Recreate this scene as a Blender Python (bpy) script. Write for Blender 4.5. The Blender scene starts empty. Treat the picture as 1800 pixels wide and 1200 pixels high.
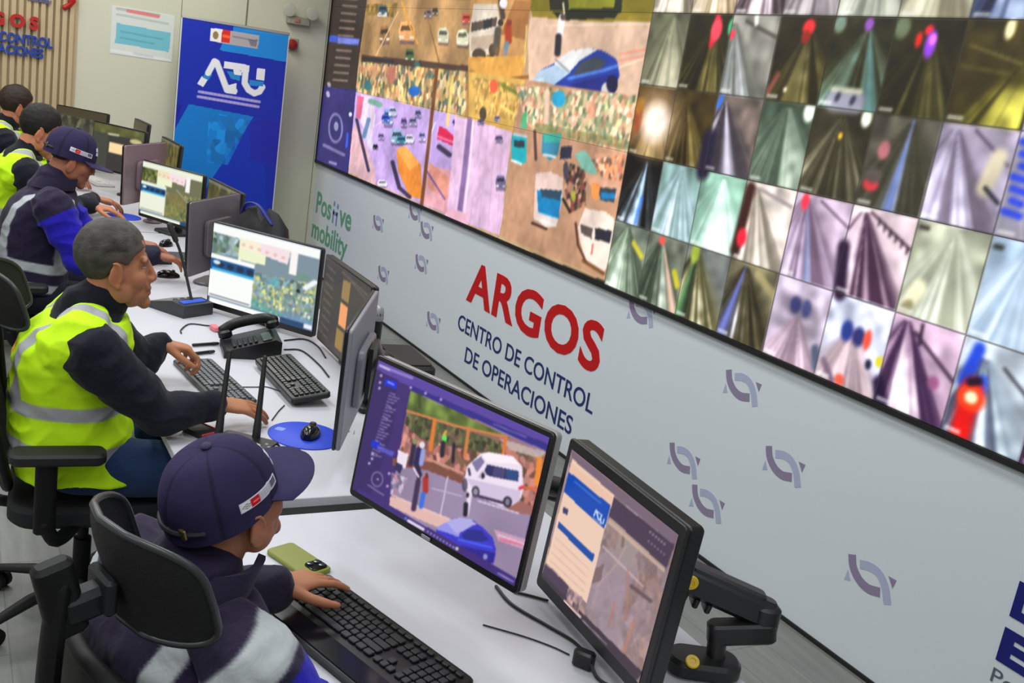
import bpy, bmesh, math, random
import numpy as np
from mathutils import Vector, Matrix, Euler, Quaternion, noise as mnoise

random.seed(7)
RNG = np.random.default_rng(7)
S = bpy.context.scene
COL = S.collection

# ------------------------------------------------------------------ camera
CAM_POS = np.array([9.06296847, -3.00661699, 1.91867419])
F_PX = 1766.374846           # focal length in pixels of an 1800 x 1200 frame
_yaw, _pitch, _roll = math.radians(149.282476), math.radians(-13.925979), math.radians(9.002101)
_f = np.array([math.cos(_pitch)*math.cos(_yaw), math.cos(_pitch)*math.sin(_yaw), math.sin(_pitch)])
_r0 = np.cross(_f, [0, 0, 1]); _r0 /= np.linalg.norm(_r0)
_u0 = np.cross(_r0, _f)
_r = math.cos(_roll)*_r0 + math.sin(_roll)*_u0
_u = -math.sin(_roll)*_r0 + math.cos(_roll)*_u0
cam_data = bpy.data.cameras.new('camera')
cam = bpy.data.objects.new('camera', cam_data)
COL.objects.link(cam)
cam_data.sensor_width = 36.0
cam_data.lens = F_PX/1800*36
cam_data.clip_start = 0.02
cam.matrix_world = Matrix(((_r[0], _u[0], -_f[0], CAM_POS[0]), (_r[1], _u[1], -_f[1], CAM_POS[1]),
                           (_r[2], _u[2], -_f[2], CAM_POS[2]), (0, 0, 0, 1)))
S.camera = cam

# ------------------------------------------------------------------ world, exposure, lights
S.view_settings.view_transform = 'Standard'
S.view_settings.look = 'None'
S.view_settings.gamma = 1.0
S.view_settings.use_curve_mapping = False
S.view_settings.exposure = 0.0
world = bpy.data.worlds.new('room_world'); S.world = world
world.use_nodes = True
world.node_tree.nodes['Background'].inputs[0].default_value = (0.8, 0.85, 0.9, 1)
world.node_tree.nodes['Background'].inputs[1].default_value = 0.15
ROOM_X = (-0.02, 11.2); ROOM_Y = (-6.2, 0.0); CEIL = 3.3
LIGHT_POWER = 24.0
for lx in (1.3, 3.6, 5.9, 8.2, 10.3):
    for ly in (-1.35, -3.0, -4.7):
        ld = bpy.data.lights.new('ceiling_panel_light', 'AREA')
        ld.shape = 'RECTANGLE'; ld.size = 1.2; ld.size_y = 0.6
        ld.energy = LIGHT_POWER*(0.35 if lx > 9 else (0.85 if lx > 7 else 1.05))*(0.55 if (lx > 7 and ly > -2) else 1.0)
        ld.color = (1.0, 0.985, 0.96) if lx < 3 else (0.96, 0.98, 1.0)
        lo = bpy.data.objects.new('ceiling_panel_light', ld)
        lo.location = (lx, ly, CEIL-0.03)
        COL.objects.link(lo)

# ------------------------------------------------------------------ measuring helpers
def ray(u, v):
    return _f + (u-900)/F_PX*_r - (v-600)/F_PX*_u
def on_z(u, v, z):
    d = ray(u, v); return CAM_POS + d*(z-CAM_POS[2])/d[2]
def on_y(u, v, y=0.0):
    d = ray(u, v); return CAM_POS + d*(y-CAM_POS[1])/d[1]
def on_x(u, v, x=0.0):
    d = ray(u, v); return CAM_POS + d*(x-CAM_POS[0])/d[0]
def project(P):
    d = np.asarray(P) - CAM_POS
    z = d @ _f
    return 900 + F_PX*(d @ _r)/z, 600 - F_PX*(d @ _u)/z

def lin(c):
    c = np.asarray(c, float)/255.0
    return np.where(c <= 0.04045, c/12.92, ((c+0.055)/1.055)**2.4)
def nrm(v):
    v = np.asarray(v, float); return v/np.linalg.norm(v)

# ------------------------------------------------------------------ materials
MATS = {}
def mat(name, rgb, rough=0.6, metal=0.0, bump=0.0, bscale=200.0, var=0.0, vscale=8.0, spec=0.5, coat=0.0):
    if name in MATS: return MATS[name]
    m = bpy.data.materials.new(name); m.use_nodes = True
    nt = m.node_tree; b = nt.nodes['Principled BSDF']
    c = lin(rgb)
    b.inputs['Base Color'].default_value = (*c, 1)
    b.inputs['Roughness'].default_value = rough
    b.inputs['Metallic'].default_value = metal
    b.inputs['Specular IOR Level'].default_value = spec
    if coat: b.inputs['Coat Weight'].default_value = coat
    if bump or var:
        tc = nt.nodes.new('ShaderNodeTexCoord')
        if var:
            n = nt.nodes.new('ShaderNodeTexNoise'); n.inputs['Scale'].default_value = vscale
            n.inputs['Detail'].default_value = 4
            nt.links.new(tc.outputs['Object'], n.inputs['Vector'])
            mx = nt.nodes.new('ShaderNodeMix'); mx.data_type = 'RGBA'
            mx.inputs[6].default_value = (*(c*(1-var)), 1); mx.inputs[7].default_value = (*np.minimum(c*(1+var), 1), 1)
            nt.links.new(n.outputs['Fac'], mx.inputs[0]); nt.links.new(mx.outputs[2], b.inputs['Base Color'])
        if bump:
            n2 = nt.nodes.new('ShaderNodeTexNoise'); n2.inputs['Scale'].default_value = bscale
            n2.inputs['Detail'].default_value = 3
            nt.links.new(tc.outputs['Object'], n2.inputs['Vector'])
            bp = nt.nodes.new('ShaderNodeBump'); bp.inputs['Strength'].default_value = bump
            bp.inputs['Distance'].default_value = 0.004
            nt.links.new(n2.outputs['Fac'], bp.inputs['Height']); nt.links.new(bp.outputs['Normal'], b.inputs['Normal'])
    MATS[name] = m
    return m

def tint_mat(name, rough=0.8, bump=0.0, bscale=30.0, bdist=0.01, spec=0.4, sss=0.0, emit=False, strength=1.0, sheen=0.0):
    """material that takes its colour from the mesh's own 'tint' attribute (printed cloth, skin, pictures on screens)"""
    if name in MATS: return MATS[name]
    m = bpy.data.materials.new(name); m.use_nodes = True
    nt = m.node_tree; b = nt.nodes['Principled BSDF']
    a = nt.nodes.new('ShaderNodeAttribute'); a.attribute_name = 'tint'
    if emit:
        b.inputs['Base Color'].default_value = (0.01, 0.01, 0.012, 1)
        nt.links.new(a.outputs['Color'], b.inputs['Emission Color'])
        b.inputs['Emission Strength'].default_value = strength
        b.inputs['Roughness'].default_value = 0.35
        b.inputs['Specular IOR Level'].default_value = 0.2
    else:
        nt.links.new(a.outputs['Color'], b.inputs['Base Color'])
        b.inputs['Roughness'].default_value = rough
        b.inputs['Specular IOR Level'].default_value = spec
        if sss:
            b.inputs['Subsurface Weight'].default_value = sss
            b.inputs['Subsurface Radius'].default_value = (0.012, 0.005, 0.003)
            b.inputs['Subsurface Scale'].default_value = 0.4
        if sheen:
            b.inputs['Sheen Weight'].default_value = sheen
        if bump:
            tc = nt.nodes.new('ShaderNodeTexCoord')
            n = nt.nodes.new('ShaderNodeTexNoise'); n.inputs['Scale'].default_value = bscale
            n.inputs['Detail'].default_value = 4; n.inputs['Distortion'].default_value = 0.6
            nt.links.new(tc.outputs['Object'], n.inputs['Vector'])
            bp = nt.nodes.new('ShaderNodeBump'); bp.inputs['Strength'].default_value = bump
            bp.inputs['Distance'].default_value = bdist
            nt.links.new(n.outputs['Fac'], bp.inputs['Height']); nt.links.new(bp.outputs['Normal'], b.inputs['Normal'])
    MATS[name] = m
    return m

# ------------------------------------------------------------------ mesh builder
class MB:
    def __init__(s): s.v = []; s.f = []; s.m = []; s.cur = 0
    def add(s, verts, faces):
        o = len(s.v); s.v.extend([tuple(map(float, p)) for p in verts])
        s.f.extend([tuple(i+o for i in f) for f in faces]); s.m.extend([s.cur]*len(faces)); return s
    def box(s, c, size, R=None):
        c = np.asarray(c, float); h = np.asarray(size, float)/2
        P = np.array([[x, y, z] for x in (-1, 1) for y in (-1, 1) for z in (-1, 1)])*h
        if R is not None: P = P @ np.asarray(R).T
        return s.add(P+c, [(0, 1, 3, 2), (4, 6, 7, 5), (0, 4, 5, 1), (2, 3, 7, 6), (0, 2, 6, 4), (1, 5, 7, 3)])
    def prism(s, poly, axis_o, ax, ay, az, depth):
        """polygon (2-D) in plane (ax, ay) at axis_o, extruded by depth along az (both ways from 0 to depth)"""
        ax, ay, az = map(np.asarray, (ax, ay, az)); n = len(poly)
        A = [np.asarray(axis_o)+p[0]*ax+p[1]*ay for p in poly]
        B = [p+az*depth for p in A]
        fs = [tuple(range(n-1, -1, -1)), tuple(range(n, 2*n))]
        fs += [(i, (i+1) % n, n+(i+1) % n, n+i) for i in range(n)]
        return s.add(A+B, fs)
    def rbox(s, c, size, r=0.01, R=None, seg=3, bev=None):
        """box with rounded vertical edges (in its own xy plane) and slightly chamfered rims"""
        w, d, h = [x/2 for x in size]; r = min(r, w*0.99, d*0.99)
        b = min(r*0.5, h*0.45) if bev is None else min(bev, h*0.45)
        def ring(ins):
            o = []
            rr = max(r-ins, 1e-4)
            for cx, cy, a0 in ((w-r, d-r, 0), (-w+r, d-r, 90), (-w+r, -d+r, 180), (w-r, -d+r, 270)):
                for k in range(seg+1):
                    a = math.radians(a0+90*k/seg); o.append((cx+rr*math.cos(a), cy+rr*math.sin(a)))
            return o
        rings = [(b, -h), (0, -h+b), (0, h-b), (b, h)]
        V = []; n = 4*(seg+1)
        for ins, z in rings:
            V += [(x, y, z) for x, y in ring(ins)]
        V = np.array(V)
        if R is not None: V = V @ np.asarray(R).T
        V = V+np.asarray(c, float)
        F = [tuple(range(n-1, -1, -1)), tuple(range(3*n, 4*n))]
        for k in range(3):
            F += [(k*n+i, k*n+(i+1) % n, (k+1)*n+(i+1) % n, (k+1)*n+i) for i in range(n)]
        return s.add(V, F)
    def loft(s, rings, caps=True):
        n = len(rings[0]); V = [p for r in rings for p in r]; F = []
        for k in range(len(rings)-1):
            F += [(k*n+i, k*n+(i+1) % n, (k+1)*n+(i+1) % n, (k+1)*n+i) for i in range(n)]
        if caps:
            F += [tuple(range(n-1, -1, -1)), tuple(range((len(rings)-1)*n, len(rings)*n))]
        return s.add(V, F)
    def tube(s, path, rad, n=10, round_ends=True, ref=None, flat=1.0):
        P = [np.asarray(p, float) for p in path]
        R = list(rad) if hasattr(rad, '__len__') else [rad]*len(P)
        T = []
        for i in range(len(P)):
            a = P[max(i-1, 0)]; b = P[min(i+1, len(P)-1)]; T.append(nrm(b-a))
        up = np.asarray(ref, float) if ref is not None else (np.array([0, 0, 1.0]) if abs(T[0][2]) < 0.9 else np.array([1.0, 0, 0]))
        rings = []
        x = nrm(np.cross(up, T[0]))
        ctr = [(P[i], R[i], T[i]) for i in range(len(P))]
        if round_ends:
            pre = [(P[0]-T[0]*R[0]*math.sin(a), R[0]*math.cos(a), T[0]) for a in (1.35, 0.9, 0.45)]
            post = [(P[-1]+T[-1]*R[-1]*math.sin(a), R[-1]*math.cos(a), T[-1]) for a in (0.45, 0.9, 1.35)]
            ctr = pre+ctr+post
        for p, r, t in ctr:
            x = nrm(x-t*np.dot(x, t)); y = np.cross(t, x)
            rings.append([p+r*(math.cos(2*math.pi*k/n)*x+flat*math.sin(2*math.pi*k/n)*y) for k in range(n)])
        return s.loft(rings)
    def cyl(s, p0, p1, r0, r1=None, n=20):
        return s.tube([p0, p1], [r0, r0 if r1 is None else r1], n, False)
    def lathe(s, prof, o=(0, 0, 0), n=28, axis=(0, 0, 1)):
        az = nrm(axis); ax = nrm(np.cross(az, [0.3, 1, 0.1])); ay = np.cross(az, ax); o = np.asarray(o, float)
        rings = [[o+az*z+r*(math.cos(2*math.pi*k/n)*ax+math.sin(2*math.pi*k/n)*ay) for k in range(n)] for r, z in prof]
        return s.loft(rings)
    def ell(s, c, rad, R=None, n=20, m=12, lo=-90, hi=90):
        c = np.asarray(c, float); rings = []
        for j in range(m+1):
            a = math.radians(lo+(hi-lo)*j/m)
            a = max(min(a, math.radians(89.0)), math.radians(-89.0))
            rings.append(np.array([[rad[0]*math.cos(a)*math.cos(2*math.pi*k/n), rad[1]*math.cos(a)*math.sin(2*math.pi*k/n), rad[2]*math.sin(a)] for k in range(n)]))
        if R is not None: rings = [r @ np.asarray(R).T for r in rings]
        return s.loft([r+c for r in rings])
    def mesh(s, name, mats):
        me = bpy.data.meshes.new(name); me.from_pydata(s.v, [], s.f)
        for m in (mats if isinstance(mats, (list, tuple)) else [mats]): me.materials.append(m)
        me.polygons.foreach_set('material_index', s.m)
        me.update(); return me

def rotz(a):
    c, s_ = math.cos(a), math.sin(a); return np.array([[c, -s_, 0], [s_, c, 0], [0, 0, 1]])
def rotx(a):
    c, s_ = math.cos(a), math.sin(a); return np.array([[1, 0, 0], [0, c, -s_], [0, s_, c]])
def roty(a):
    c, s_ = math.cos(a), math.sin(a); return np.array([[c, 0, s_], [0, 1, 0], [-s_, 0, c]])

def smooth(me, ang=40):
    for p in me.polygons: p.use_smooth = True
    try: me.set_sharp_from_angle(angle=math.radians(ang))
    except Exception: pass

def tag(o, label, cat, group=None):
    o['label'] = label; o['category'] = cat
    if group: o['group'] = group
    return o
def thing(name, label, cat, loc=(0, 0, 0), rz=0.0, group=None):
    o = bpy.data.objects.new(name, None); COL.objects.link(o)
    o.location = loc; o.rotation_euler = (0, 0, rz); o.empty_display_size = 0.1
    return tag(o, label, cat, group)
def world_matrix(o):
    M = o.matrix_basis.copy()
    while o.parent:
        o = o.parent; M = o.matrix_basis @ M
    return M
def part(name, mb, m, parent=None, world=False, ang=40, label=None):
    """link mb as one mesh object; world=True: the builder holds world coordinates"""
    me = mb if isinstance(mb, bpy.types.Mesh) else mb.mesh(name, m)
    if world and parent is not None:
        me.transform(world_matrix(parent).inverted())
    smooth(me, ang)
    o = bpy.data.objects.new(name, me); COL.objects.link(o)
    if parent is not None: o.parent = parent
    if label: o['label'] = label
    return o
def struct(name, mb, m):
    o = part(name, mb, m); o['kind'] = 'structure'; return o
def single(name, mb, m, label, cat, group=None, base=None, ang=40):
    """a thing that is one mesh; its origin is moved to base"""
    me = mb if isinstance(mb, bpy.types.Mesh) else mb.mesh(name, m)
    co = np.array([v.co for v in me.vertices])
    b = np.array([co[:, 0].mean(), co[:, 1].mean(), co[:, 2].min()]) if base is None else np.asarray(base)
    me.transform(Matrix.Translation(Vector(-b))); smooth(me, ang)
    o = bpy.data.objects.new(name, me); COL.objects.link(o); o.location = b
    return tag(o, label, cat, group)
def copy_tree(o, parent=None):
    c = o.copy(); COL.objects.link(c)
    if parent is not None: c.parent = parent
    for ch in [x for x in bpy.data.objects if x.parent is o]:
        copy_tree(ch, c)
    return c
def spline(pts, n=8):
    """Catmull-Rom through the points"""
    P = [np.asarray(p, float) for p in pts]; P = [2*P[0]-P[1]]+P+[2*P[-1]-P[-2]]; o = []
    for i in range(1, len(P)-2):
        for k in range(n):
            t = k/n; a, b, c, d = P[i-1:i+3]
            o.append(0.5*((2*b)+(-a+c)*t+(2*a-5*b+4*c-d)*t*t+(-a+3*b-3*c+d)*t**3))
    o.append(P[-2]); return o
def set_tint(me, rgb_lin):
    ca = me.color_attributes.new('tint', 'FLOAT_COLOR', 'POINT')
    a = np.ones((len(me.vertices), 4), np.float32); a[:, :3] = rgb_lin
    ca.data.foreach_set('color', a.ravel())
# ------------------------------------------------------------------ pictures (screens, prints): painted on a fine grid
class Canvas:
    def __init__(s, O, R, Up, w, h, cell):
        s.O, s.R, s.Up = np.asarray(O, float), nrm(R), nrm(Up); s.w, s.h = w, h
        s.nx = max(2, int(round(w/cell))+1); s.ny = max(2, int(round(h/cell))+1)
        X, Z = np.meshgrid(np.linspace(0, w, s.nx), np.linspace(0, h, s.ny)); s.X, s.Z = X, Z
        P = s.O+X[..., None]*s.R+Z[..., None]*s.Up
        s.U, s.V = project(P)                      # where the photograph shows each point of the surface
        s.c = np.zeros((s.ny, s.nx, 3)); s.local = False
    def uv(s):
        return (s.X/s.w, s.Z/s.h) if s.local else (s.U, s.V)
    def noise(s, scale, seed=0):
        """smooth value noise 0..1 over the surface, scale in metres"""
        r = np.random.default_rng(seed); n = 64; g = r.random((n, n))
        x = s.X/scale; y = s.Z/scale; xi = np.floor(x).astype(int); yi = np.floor(y).astype(int)
        fx = x-xi; fy = y-yi; fx = fx*fx*(3-2*fx); fy = fy*fy*(3-2*fy)
        a = g[yi % n, xi % n]; b = g[yi % n, (xi+1) % n]; c = g[(yi+1) % n, xi % n]; d = g[(yi+1) % n, (xi+1) % n]
        return (a*(1-fx)+b*fx)*(1-fy)+(c*(1-fx)+d*fx)*fy
    def fill(s, rgb): s.c[:] = rgb
    def put(s, mask, rgb, a=1.0):
        m = (np.clip(mask, 0, 1)*a)[..., None]; s.c = s.c*(1-m)+np.asarray(rgb, float)*m
    def inside(s, pts):
        U, V = s.uv(); m = np.zeros(U.shape, bool); n = len(pts)
        for i in range(n):
            (x0, y0), (x1, y1) = pts[i], pts[(i+1) % n]
            if y0 == y1: continue
            m ^= ((y0 > V) != (y1 > V)) & (U < (x1-x0)*(V-y0)/(y1-y0)+x0)
        return m
    def poly(s, pts, rgb, a=1.0, nz=0.0, nscale=0.05, seed=1):
        m = s.inside(pts)
        if nz:
            k = (1+nz*2*(s.noise(nscale, seed)-0.5))[..., None]
            s.c = np.where((m*a)[..., None] > 0, s.c*(1-a)+np.asarray(rgb, float)*k*a, s.c)
        else: s.put(m, rgb, a)
    def speck(s, pts, cols, scale, a_=1.0, seed=3):
        """patchwork of small blotches of the given colours"""
        m = s.inside(pts)
        if not m.any(): return
        x, y = s.X[m]/(scale*0.6), s.Z[m]/(scale*0.6); xi, yi = np.floor(x).astype(int), np.floor(y).astype(int)
        r = np.random.default_rng(seed); n = 53
        jx, jy, ci = r.random((n, n)), r.random((n, n)), r.integers(0, len(cols), (n, n)); br = 0.8+0.4*r.random((n, n))
        best = np.full(x.shape, 9e9); cc = np.asarray(cols, float); out = np.zeros(x.shape+(3,))
        for dx in (-1, 0, 1):
            for dy in (-1, 0, 1):
                a, b = (xi+dx) % n, (yi+dy) % n
                d = np.maximum(np.abs(xi+dx+jx[a, b]-x), np.abs(yi+dy+jy[a, b]-y)*0.8)
                k = d < best; best = np.where(k, d, best); out[k] = (cc[ci[a, b]]*br[a, b][..., None])[k]
        s.c[m] = s.c[m]*(1-a_)+out*a_
    def ell(s, cx, cy, rx, ry, rgb, a=1.0, soft=0.15, rot=0.0):
        U, V = s.uv(); c, n = math.cos(rot), math.sin(rot)
        x = ((U-cx)*c+(V-cy)*n)/rx; y = (-(U-cx)*n+(V-cy)*c)/ry
        d = np.sqrt(x*x+y*y); s.put((1-d)/max(soft, 1e-3)+0.5, rgb, a)
    def line(s, pts, w, rgb, a=1.0, soft=1.0):
        U, V = s.uv(); D = np.full(U.shape, 1e9)
        for (x0, y0), (x1, y1) in zip(pts[:-1], pts[1:]):
            L = (x1-x0)**2+(y1-y0)**2+1e-12
            t = np.clip(((U-x0)*(x1-x0)+(V-y0)*(y1-y0))/L, 0, 1)
            D = np.minimum(D, np.hypot(U-x0-t*(x1-x0), V-y0-t*(y1-y0)))
        s.put((w/2-D)/(w*0.3*soft)+0.5, rgb, a)
    def soften(s, k=1, grain=0.0, seed=99):
        for _ in range(k):
            for ax in (0, 1):
                p = np.concatenate([s.c.take([0], ax), s.c, s.c.take([-1], ax)], ax); n = s.c.shape[ax]
                s.c = 0.25*p.take(range(0, n), ax)+0.5*p.take(range(1, n+1), ax)+0.25*p.take(range(2, n+2), ax)
        if grain:
            g = np.random.default_rng(seed).normal(0, grain, s.c.shape[:2])[..., None]; s.c = s.c*(1+g)
    def grid_mesh(s, name, m, off=0.0, x0=0.0, x1=None, z0=0.0, z1=None):
        x1 = s.w if x1 is None else x1; z1 = s.h if z1 is None else z1
        i0, i1 = int(round(x0/s.w*(s.nx-1))), int(round(x1/s.w*(s.nx-1)))
        j0, j1 = int(round(z0/s.h*(s.ny-1))), int(round(z1/s.h*(s.ny-1)))
        N = np.cross(s.R, s.Up)
        X = s.X[j0:j1+1, i0:i1+1].copy(); Z = s.Z[j0:j1+1, i0:i1+1].copy()
        X[:, 0] = x0; X[:, -1] = x1; Z[0] = z0; Z[-1] = z1
        P = s.O+X[..., None]*s.R+Z[..., None]*s.Up+N*off
        ny, nx = X.shape; idx = np.arange(nx*ny).reshape(ny, nx)
        F = np.stack([idx[:-1, :-1], idx[:-1, 1:], idx[1:, 1:], idx[1:, :-1]], -1).reshape(-1, 4)
        me = bpy.data.meshes.new(name)
        me.vertices.add(nx*ny); me.vertices.foreach_set('co', P.reshape(-1).astype(np.float32))
        me.loops.add(F.size); me.loops.foreach_set('vertex_index', F.reshape(-1).astype(np.int32))
        me.polygons.add(len(F)); me.polygons.foreach_set('loop_start', np.arange(0, F.size, 4, dtype=np.int32))
        me.update(calc_edges=True); me.validate()
        me.materials.append(m)
        set_tint(me, lin(np.clip(s.c[j0:j1+1, i0:i1+1], 0, 255)).reshape(-1, 3))
        return me

SCREEN = tint_mat('lit_screen_picture', emit=True, strength=1.0)
PRINT = tint_mat('printed_sheet', rough=0.55)
# ------------------------------------------------------------------ room shell
WALL_Y = 0.02
def room():
    m_floor = bpy.data.materials.new('grey_plank_floor'); m_floor.use_nodes = True
    nt = m_floor.node_tree; b = nt.nodes['Principled BSDF']
    tc = nt.nodes.new('ShaderNodeTexCoord'); mp = nt.nodes.new('ShaderNodeMapping')
    br = nt.nodes.new('ShaderNodeTexBrick')
    br.inputs['Scale'].default_value = 1.0; br.inputs['Brick Width'].default_value = 1.2; br.inputs['Row Height'].default_value = 0.2
    br.inputs['Mortar Size'].default_value = 0.0025; br.inputs['Mortar Smooth'].default_value = 0.3
    br.inputs['Color1'].default_value = (*lin((140, 141, 136)), 1); br.inputs['Color2'].default_value = (*lin((124, 126, 122)), 1)
    br.inputs['Mortar'].default_value = (*lin((110, 110, 106)), 1)
    n = nt.nodes.new('ShaderNodeTexNoise'); n.inputs['Scale'].default_value = 6; n.inputs['Detail'].default_value = 6
    mp2 = nt.nodes.new('ShaderNodeMapping'); mp2.inputs['Scale'].default_value = (0.5, 5, 1)
    mx = nt.nodes.new('ShaderNodeMix'); mx.data_type = 'RGBA'; mx.blend_type = 'MULTIPLY'; mx.inputs[0].default_value = 0.55
    cr = nt.nodes.new('ShaderNodeValToRGB'); cr.color_ramp.elements[0].color = (0.55, 0.55, 0.54, 1); cr.color_ramp.elements[0].position = 0.3
    cr.color_ramp.elements[1].color = (1, 1, 1, 1); cr.color_ramp.elements[1].position = 0.7
    L = nt.links.new
    L(tc.outputs['Object'], mp.inputs[0]); L(mp.outputs[0], br.inputs['Vector'])
    L(tc.outputs['Object'], mp2.inputs[0]); L(mp2.outputs[0], n.inputs['Vector']); L(n.outputs['Fac'], cr.inputs[0])
    L(br.outputs['Color'], mx.inputs[6]); L(cr.outputs[0], mx.inputs[7]); L(mx.outputs[2], b.inputs['Base Color'])
    b.inputs['Roughness'].default_value = 0.42
    x0, x1 = ROOM_X; y0 = ROOM_Y[0]
    struct('floor', MB().box(((x0+x1)/2, (y0+WALL_Y)/2, -0.05), (x1-x0+0.4, WALL_Y-y0+0.4, 0.1)), m_floor)
    struct('ceiling', MB().box(((x0+x1)/2, (y0+WALL_Y)/2, CEIL+0.05), (x1-x0+0.4, WALL_Y-y0+0.4, 0.1)), mat('ceiling_white', (205, 206, 204), 0.9))
    struct('wall_front', MB().box(((x0+x1)/2, WALL_Y+0.1, CEIL/2), (x1-x0, 0.2, CEIL)), mat('white_wall', (214, 222, 227), 0.7, bump=0.02))
    struct('wall_left', MB().box((x0-0.1, (y0+WALL_Y)/2, CEIL/2), (0.2, WALL_Y-y0, CEIL)), mat('beige_wall', (204, 205, 184), 0.65))
    struct('wall_right', MB().box((x1+0.1, (y0+WALL_Y)/2, CEIL/2), (0.2, WALL_Y-y0, CEIL)), mat('plain_wall', (205, 205, 200), 0.8))
    struct('wall_back', MB().box(((x0+x1)/2, y0-0.1, CEIL/2), (x1-x0, 0.2, CEIL)), mat('plain_wall', (205, 205, 200), 0.8))
    struct('baseboard_front', MB().box(((x0+x1)/2, WALL_Y-0.004, 0.009), (x1-x0-0.02, 0.008, 0.018)), mat('black_trim', (22, 22, 22), 0.5))
    # panel joints of the beige wall
    j = MB()
    for y in (-0.74, -0.02, -1.28):
        w = 0.014 if y == -0.74 else 0.005
        j.box((x0+0.001, y, CEIL/2), (0.002, w, CEIL-0.02))
    struct('trim_1', j, mat('wall_joint', (120, 118, 98), 0.7))
    # vertical slats at the far left
    sl = MB(); y = -2.09; k = 0
    while y > -5.4:
        sl.rbox((x0+0.018, y-0.026, CEIL/2), (0.036, 0.036, CEIL-0.02), 0.006, seg=2)
        y -= 0.052; k += 1
    sl.box((x0+0.004, (-2.07-5.4)/2, CEIL/2), (0.008, 5.4-2.07, CEIL-0.02))
    struct('trim_2', sl, mat('beige_slats', (186, 168, 132), 0.6, var=0.08, vscale=3))
room()

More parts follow.
